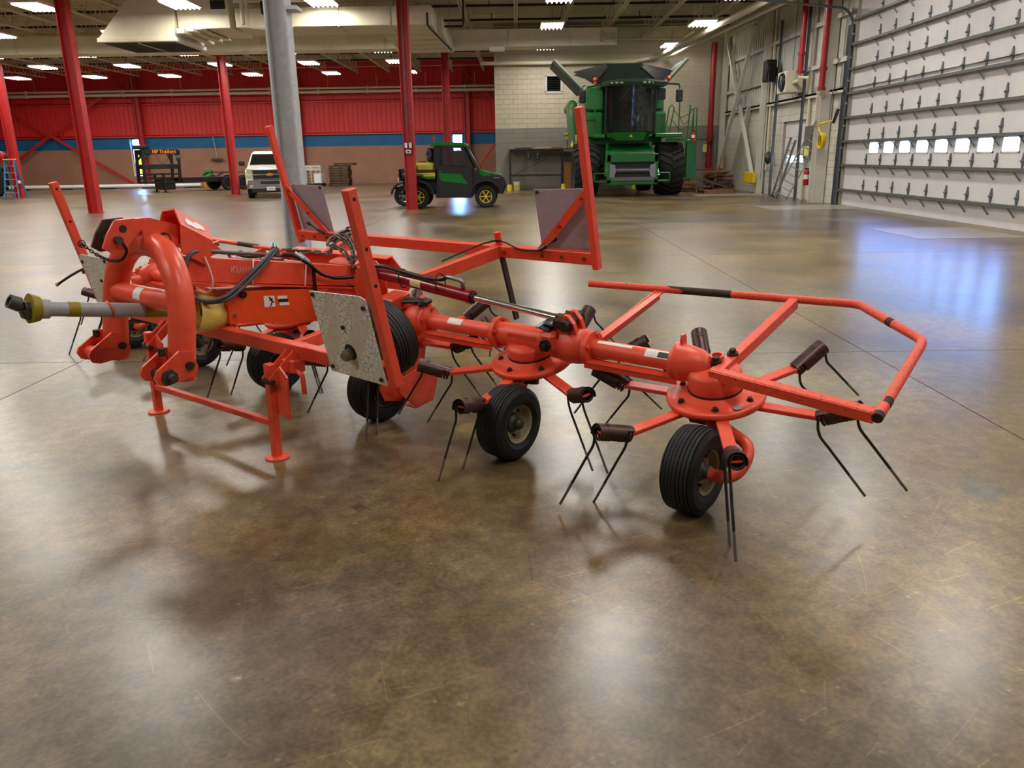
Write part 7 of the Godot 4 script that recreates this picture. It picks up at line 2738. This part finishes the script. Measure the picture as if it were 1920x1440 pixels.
func build_small_things() -> void:
	var M := mats
	paint("ladder_blue", Color(0.07, 0.42, 0.60), 0.4)
	paint("aluminium", Color(0.62, 0.63, 0.65), 0.35, 0.8)
	mottled("plywood", Color(0.62, 0.42, 0.20), Color(0.72, 0.52, 0.28), 1.4, 0.7, 0.0, false, 61)
	var s := Shape.new()
	# step ladder
	var sl := thing("step_ladder", "blue fibreglass step ladder standing beside a red column", "ladder", Vector3(-22.75, 0, -36.3))
	for e in [-1.0, 1.0]:
		s = Shape.new()
		s.beam(Vector3(0.05 + e * 0.32, 0, 0.55), Vector3(-0.1 + e * 0.2, 1.72, 0.0), 0.04, 0.09)
		part(s, "front_rail", M.ladder_blue, sl)
		s = Shape.new()
		s.beam(Vector3(-0.2 + e * 0.32, 0, -0.5), Vector3(-0.12 + e * 0.2, 1.72, -0.05), 0.04, 0.06)
		part(s, "rear_rail", M.ladder_blue, sl)
	for k in 5:
		s = Shape.new()
		var f := 0.17 * (k + 1)
		s.box(Vector3(lerpf(0.05, -0.1, f), 1.72 * f, lerpf(0.55, 0.0, f)), Vector3(lerpf(0.62, 0.4, f), 0.03, 0.09), 0.005)
		part(s, "tread", M.aluminium, sl)
	s = Shape.new()
	s.box(Vector3(-0.1, 1.74, -0.02), Vector3(0.5, 0.05, 0.22), 0.01)
	part(s, "top_cap", M.yellow, sl)
	# red hose reel on the column behind it
	var hr := thing("hose_reel", "round red hose reel mounted on the red column above the step ladder", "hose reel", Vector3(-23.95, 1.87, -37.4))
	s = Shape.new()
	s.lathe(Transform3D(Basis(Vector3.RIGHT, PI / 2), Vector3.ZERO), [Vector2(0, 0.14), Vector2(0.1, 0.15), Vector2(0.24, 0.13), Vector2(0.26, 0.09), Vector2(0.26, -0.09), Vector2(0.24, -0.13), Vector2(0, -0.14)], 24, true)
	part(s, "drum", M.safety_red, hr)
	s = Shape.new()
	s.cyl(Vector3(-0.1, 0, -0.05), Vector3(0.39, 0, -0.05), 0.04, 8)
	part(s, "bracket", M.black, hr)
	# tractor wheel at the edge
	var tw := thing("tractor_wheel", "large tractor wheel with a yellow rim standing behind the step ladder", "wheel", Vector3(-24.75, 0.82, -37.6))
	var ty := lug_tyre(0.82, 0.22, 0.48, 20, 0.05)
	var w := place(ty[0], "tyre", M.dusty_rubber, tw, Transform3D(Basis(Vector3.RIGHT, PI / 2), Vector3.ZERO))
	place(ty[1], "tread_lugs", M.dusty_rubber, w)
	s = Shape.new()
	s.lathe(Transform3D(Basis(Vector3.RIGHT, PI / 2), Vector3.ZERO), [Vector2(0.5, 0.2), Vector2(0.46, 0.14), Vector2(0.3, 0.05), Vector2(0.28, 0.12), Vector2(0, 0.12)], 28)
	part(s, "rim", M.yellow, tw)
	extinguisher("red fire extinguisher hanging on the red column beside the step ladder", Vector3(-23.18, 0.5, -37.3), 0.08, 0.5)
	# long white pipe along the far wall
	var lp := thing("white_pipe", "long white plastic pipe lying on black blocks along the far wall", "pipe", Vector3(-26.0, 0, -48.2))
	s = Shape.new()
	s.tube([Vector3(-7.0, 0.16, 0), Vector3(7.0, 0.16, 0)], 0.11, 12)
	part(s, "pipe", M.white, lp)
	for k in 6:
		s = Shape.new()
		s.box(Vector3(-6.5 + 2.6 * k, 0.03, 0), Vector3(0.9, 0.06, 0.3), 0.01)
		part(s, "block", M.black, lp)
	# broom hung on the far wall, green crate, rack
	var br := thing("push_broom", "push broom with a long pale handle hanging on the brown wall", "broom", Vector3(-18.9, 1.6, -51.1))
	s = Shape.new()
	s.beam(Vector3(0.02, 0.1, 0), Vector3(-0.12, 1.38, 0.0), 0.03, 0.03)
	part(s, "handle", M.siding_white, br)
	s = Shape.new()
	s.box(Vector3(0, 0.02, 0.05), Vector3(0.72, 0.16, 0.1), 0.02)
	part(s, "head", M.hub_grey, br)
	var gb := thing("green_crate", "bright green box on a wooden stand behind the trailer", "box", Vector3(-18.6, 0, -48.5))
	s = Shape.new()
	s.span(Vector3(-0.25, 0.62, -0.2), Vector3(0.25, 1.02, 0.2), 0.02)
	part(s, "box", paint("crate_green", Color(0.18, 0.52, 0.16), 0.5), gb)
	s = Shape.new()
	s.span(Vector3(-0.28, 0.0, -0.22), Vector3(0.28, 0.6, 0.22), 0.01)
	part(s, "stand", M.plywood, gb)
	# pallets
	for k in 9:
		var c := pallet("brown wooden pallet, %s" % ["lowest of the stack by the far wall", "second from the floor in the stack by the far wall", "third from the floor in the stack by the far wall", "fourth from the floor in the stack by the far wall", "fifth from the floor in the stack by the far wall", "sixth from the floor in the stack by the far wall", "seventh from the floor in the stack by the far wall", "second from the top of the stack by the far wall", "topmost of the stack by the far wall"][k], Vector3(-10.6 + (0.35 if k == 8 else 0.02 * (k % 3)), 0.1475 * k, -48.5), 0.03 * (k % 4) - 0.05, M.old_wood, "pallets stacked by the far wall")
	for k in 2:
		pallet("pale pallet %s in front of the far wall" % ["resting on the white crate", "topmost on the white crate"][k], Vector3(-12.1, 0.92 + 0.1475 * k, -48.0), 0.0, M.siding_white, "pale pallets on the crate")
	var wc := thing("white_crate", "white wire crate on a black base under the pale pallets", "crate", Vector3(-12.1, 0, -48.0))
	s = Shape.new()
	s.span(Vector3(-0.6, 0.0, -0.5), Vector3(0.6, 0.16, 0.5), 0.01)
	part(s, "base", M.black, wc)
	s = Shape.new()
	s.span(Vector3(0.15, 0.2, -0.45), Vector3(0.55, 0.75, 0.5), 0.02)
	part(s, "white_panel", M.white, wc)
	for k in 5:
		s = Shape.new()
		s.beam(Vector3(-0.58 + 0.29 * k, 0.16, 0.48), Vector3(-0.58 + 0.29 * k, 0.92, 0.48), 0.03, 0.03)
		part(s, "upright", M.siding_white, wc)
		s = Shape.new()
		s.beam(Vector3(-0.6, 0.2 + 0.175 * k, 0.49), Vector3(0.6, 0.2 + 0.175 * k, 0.49), 0.02, 0.02)
		part(s, "wire", M.siding_white, wc)
		s = Shape.new()
		s.beam(Vector3(-0.58 + 0.29 * k, 0.16, -0.48), Vector3(-0.58 + 0.29 * k, 0.92, -0.48), 0.03, 0.03)
		part(s, "upright", M.siding_white, wc)
	# workbench by the beige wall
	var wbn := thing("work_bench", "tall dark steel bench frame with a wooden top against the grey wall", "bench", Vector3(1.0, 0, -37.7))
	for x in [-1.22, 1.22]:
		for z in [-0.3, 0.3]:
			s = Shape.new()
			s.beam(Vector3(x, 0, z), Vector3(x, 1.78, z), 0.09, 0.09)
			part(s, "leg", paint("bench_blue", Color(0.07, 0.09, 0.12), 0.5), wbn)
	for q in [[0.68, 0.09], [1.76, 0.12]]:
		s = Shape.new()
		s.beam(Vector3(-1.22, q[0], 0.3), Vector3(1.22, q[0], 0.3), 0.07, q[1])
		part(s, "rail", M.bench_blue, wbn)
	s = Shape.new()
	s.span(Vector3(-1.3, 1.82, -0.42), Vector3(1.62, 1.87, 0.42), 0.006)
	part(s, "top", M.old_wood, wbn)
	s = Shape.new()
	s.tube([Vector3(-1.0, 0.72, 0.3), Vector3(0.6, 1.5, 0.3)], 0.012, 6)
	part(s, "stay", M.black, wbn)
	for q in [[-0.6, 1.9, 0.8, 0.05, "long dark red board lying on the bench top", Color(0.25, 0.08, 0.08)], [0.3, 1.9, 0.7, 0.06, "long pale timber lying on the bench top", Color(0.76, 0.62, 0.42)], [0.95, 1.9, 0.5, 0.07, "short orange tool case lying on the bench top", Color(0.62, 0.26, 0.1)]]:
		var th := thing("bench_board", q[4], "board", Vector3(1.0 + q[0], 1.87, -37.45))
		s = Shape.new()
		s.span(Vector3(-q[2] * 0.5, 0, -0.06), Vector3(q[2] * 0.5, q[3], 0.1), 0.01)
		part(s, "board", paint("bench_item_%d" % int(q[0] * 100), q[5], 0.6), th)
	for x in [0.62, 1.05]:
		var th := thing("power_unit", "small black socket unit under the bench top, %s" % ("on the side of the white pail" if x < 0.8 else "on the side of the plywood sheet"), "socket unit", Vector3(x, 1.38, -37.28), 0.0, "socket units under the bench")
		s = Shape.new()
		s.span(Vector3(-0.1, 0, -0.08), Vector3(0.1, 0.36, 0.04), 0.02)
		part(s, "case", M.black, th)
		for k in 2:
			s = Shape.new()
			s.cyl(Vector3(0, 0.1 + 0.12 * k, 0.04), Vector3(0, 0.1 + 0.12 * k, 0.05), 0.03, 10)
			part(s, "outlet", M.steel, th)
	var bk := thing("white_bucket", "white pail with a yellow label on the floor under the bench", "bucket", Vector3(0.08, 0, -37.55))
	s = Shape.new()
	s.lathe(Transform3D.IDENTITY, [Vector2(0, 0.01), Vector2(0.13, 0), Vector2(0.155, 0.36), Vector2(0.165, 0.36), Vector2(0.165, 0.4), Vector2(0.0, 0.4)], 20)
	part(s, "pail", M.white, bk)
	s = Shape.new()
	s.tube([Vector3(0, 0.1, 0), Vector3(0, 0.26, 0)], 0.152, 20, false, false)
	part(s, "label", M.yellow, bk)
	for q in [[-0.25, "yellow plastic tub on the floor beside the white pail"], [2.25, "yellow plastic tub on the floor beside the plywood sheet"], [5.6, "yellow plastic tub on the floor behind the combine"]]:
		var th := thing("yellow_tub", q[1], "tub", Vector3(q[0], 0.0, -37.15 if q[0] < 5 else -37.6))
		s = Shape.new()
		s.lathe(Transform3D.IDENTITY, [Vector2(0, 0.0), Vector2(0.13, 0.0), Vector2(0.10, 0.28), Vector2(0.0, 0.28)], 14)
		part(s, "tub", M.yellow, th)
	var py := thing("plywood_sheet", "narrow sheet of orange plywood leaning on the wall beside the bench", "sheet", Vector3(2.47, 0, -37.98))
	s = Shape.new()
	s.boxt(Transform3D(Basis(Vector3.RIGHT, -0.06), Vector3(0, 0.62, 0.02)), Vector3(0.36, 1.24, 0.02), 0.003)
	part(s, "sheet", M.plywood, py)
	var sh := thing("scoop_shovel", "yellow and green plastic scoop shovel standing upright on the bench end", "shovel", Vector3(2.45, 1.87, -37.7))
	s = Shape.new()
	s.cyl(Vector3(0, 0, 0), Vector3(0, 0.5, 0), 0.018, 8)
	part(s, "handle", M.black, sh)
	s = Shape.new()
	s.prism([Vector2(-0.06, 0.42), Vector2(0.06, 0.42), Vector2(0.11, 0.52), Vector2(-0.11, 0.52)], -0.03, 0.03)
	part(s, "lower_blade", M.trailer_orange, sh)
	s = Shape.new()
	s.prism([Vector2(-0.11, 0.52), Vector2(0.11, 0.52), Vector2(0.13, 0.62), Vector2(-0.13, 0.62)], -0.035, 0.035)
	part(s, "blade", M.crate_green, sh)
	s = Shape.new()
	s.span(Vector3(-0.13, 0.62, -0.03), Vector3(0.13, 0.68, 0.03))
	part(s, "blade_edge", M.yellow, sh)
	# scrap wood heap beside the right wall
	pallet("pale wooden pallet lying on the floor in front of the scrap wood heap", Vector3(8.05, 0, -32.15), 0.08, M.wood)
	pallet("dark broken pallet lying at the side of the scrap wood heap", Vector3(7.05, 0, -34.0), -0.1, M.old_wood)
	var hy := 0.0
	for l in 11:
		var th0 := rng.randf_range(0.05, 0.10)
		var n := 10 - l if l < 8 else 2
		var yaw := rng.randf_range(0.15, 0.5) * (1.0 if l % 2 else -1.0) + (PI / 2 if l % 3 == 2 else 0.0)
		for i in n:
			var c := Vector3(8.62, hy + th0 * 0.5, -33.75) + Basis(Vector3.UP, yaw) * Vector3(rng.randf_range(-0.2, 0.15), 0, (i - (n - 1) * 0.5) * 0.15)
			var pale := rng.randf() >= 0.62
			var tb0 := thing("scrap_board", "%s scrap board in the %s layer of the timber heap" % ["pale" if pale else "dark weathered", ["lowest", "second", "third", "fourth", "fifth", "sixth", "seventh", "eighth", "ninth", "tenth", "topmost"][l]], "board", c, yaw, "scrap timber heap")
			s = Shape.new()
			s.boxt(Transform3D.IDENTITY, Vector3(rng.randf_range(0.5, 1.2), th0 - 0.004, rng.randf_range(0.07, 0.14)), 0.004)
			part(s, "board", M.wood if pale else M.old_wood, tb0)
		hy += th0
	for q in [[8.8, -33.8, 0.5, 0.3], [8.5, -33.7, 0.42, -0.5]]:
		var tb1 := thing("block_of_wood", "short upright timber offcut standing on top of the scrap heap" if q[3] > 0.0 else "short tilted timber offcut lying on top of the scrap heap", "board", Vector3(q[0], hy, q[1]), q[3])
		s = Shape.new()
		s.span(Vector3(-0.06, 0, -0.05), Vector3(0.06, q[2] if q[3] > 0.0 else 0.16, 0.05), 0.004)
		part(s, "board", M.wood, tb1)
	var bm := thing("timber_stack", "two thick pale timbers lying on the dark pallet beside the heap", "timber", Vector3(7.1, 0.14, -34.0))
	for q in [[0.0, 0.07, 0.1], [0.15, 0.21, -0.05]]:
		s = Shape.new()
		s.boxt(Transform3D(Basis(Vector3.UP, q[2]), Vector3(q[0], q[1], 0)), Vector3(1.1, 0.13, 0.3), 0.006)
		part(s, "timber", M.wood, bm)
	var lb := thing("long_board", "long grey board lying slantwise across the scrap wood heap", "board", Vector3(8.0, 0.42, -32.85))
	s = Shape.new()
	s.beam(Vector3(-1.0, 0.36, -0.1), Vector3(1.0, -0.36, 0.35), 0.14, 0.035)
	part(s, "board", paint("grey_wood", Color(0.36, 0.34, 0.31), 0.8), lb)
	extinguisher("small red fire extinguisher on the back wall beside the grey door", Vector3(8.05, 0.2, -38.05), 0.09, 0.55)
	# ladders on the right wall
	ladder("shorter aluminium extension ladder leaning on the wall beside the small door", Vector3.ZERO, Transform3D(Basis(Vector3(0.0, 0, 1), PI * 0.0), Vector3.ZERO), 2.05, M.aluminium, 8)
	var l1 := get_child(get_child_count() - 1) as Node3D
	var y1 := (Vector3(9.40, 1.95, -27.45) - Vector3(9.05, 0, -27.9)).normalized()
	var x1 := Vector3(0.1, 0, 1.0)
	x1 = (x1 - y1 * x1.dot(y1)).normalized()
	l1.transform = Transform3D(Basis(x1, y1, x1.cross(y1)), Vector3(9.05, 0.01, -27.85))
	ladder("longer aluminium extension ladder leaning across in front of the electric panel", Vector3.ZERO, Transform3D.IDENTITY, 2.9, M.aluminium, 11)
	var l2 := get_child(get_child_count() - 1) as Node3D
	var y2 := (Vector3(9.45, 2.25, -25.25) - Vector3(8.85, 0, -26.7)).normalized()
	var x2 := Vector3(0.75, 0, 0.6)
	x2 = (x2 - y2 * x2.dot(y2)).normalized()
	l2.transform = Transform3D(Basis(x2, y2, x2.cross(y2)), Vector3(8.85, 0.01, -26.7))
	extinguisher("red fire extinguisher hanging on the pale wall post beside the ladders", Vector3(9.28, 0.52, -25.55), 0.085, 0.55)
	# yellow air hose on a bracket
	var yh := thing("air_hose", "coiled yellow air hose hanging from a bracket on the block wall", "hose", Vector3(9.3, 2.0, -24.46))
	s = Shape.new()
	for i in 4:
		ring_of(s, Vector3(-0.04 * i, -0.12 - 0.015 * i, 0.02 * i), Vector3.BACK, Vector3.UP, 0.2, 0.2, 0.022, 18)
	part(s, "coil", M.yellow, yh)
	s = Shape.new()
	s.tube(smooth_path([Vector3(0.15, 0.42, 0.12), Vector3(0.0, 0.38, 0.05), Vector3(-0.05, 0.34, -0.25), Vector3(-0.05, 0.22, -0.3), Vector3(-0.03, 0.05, -0.1)]), 0.03, 8)
	part(s, "bracket_arm", M.yellow, yh)
	s = Shape.new()
	s.beam(Vector3(0.20, 0.35, 0.12), Vector3(0.30, 0.75, 0.16), 0.07, 0.09)
	part(s, "bracket", M.black, yh)
	s = Shape.new()
	s.tube(smooth_path([Vector3(0.1, 0.4, 0.05), Vector3(0.1, 0.9, 0.05), Vector3(0.1, 1.2, 0.1), Vector3(0.1, 1.3, 0.14)]), 0.015, 6)
	part(s, "feed_line", M.galvanised, yh)
	# paddle fan operator above the small door
	var mo := thing("door_operator", "black chain-hoist door operator high on the right wall above the small door", "door operator", Vector3(9.25, 4.0, -30.2))
	s = Shape.new()
	s.span(Vector3(-0.15, 0, -0.2), Vector3(0.25, 0.75, 0.2), 0.04)
	part(s, "motor", M.black, mo)
	s = Shape.new()
	s.span(Vector3(0.2, 0.2, -0.1), Vector3(0.42, 0.5, 0.1))
	part(s, "wall_bracket", M.black, mo)
	s = Shape.new()
	s.lathe(Transform3D(Basis(Vector3.BACK, PI / 2), Vector3(-0.15, 0.4, 0.35)), [Vector2(0, 0.06), Vector2(0.22, 0.05), Vector2(0.24, 0), Vector2(0.22, -0.05), Vector2(0, -0.05)], 18)
	part(s, "chain_wheel", M.black, mo)
	s = Shape.new()
	s.tube([Vector3(-0.15, 0.4, 0.55), Vector3(-0.15, -3.4, 0.5)], 0.012, 5)
	part(s, "hand_chain", M.galvanised, mo)
	var jb := thing("junction_box", "dark round hand-chain keeper on the wall beside the small door", "box", Vector3(9.45, 1.15, -30.1))
	s = Shape.new()
	s.ball(Vector3(0, 0.2, 0), Vector3(0.12, 0.24, 0.2), 14)
	part(s, "case", M.hub_grey, jb)
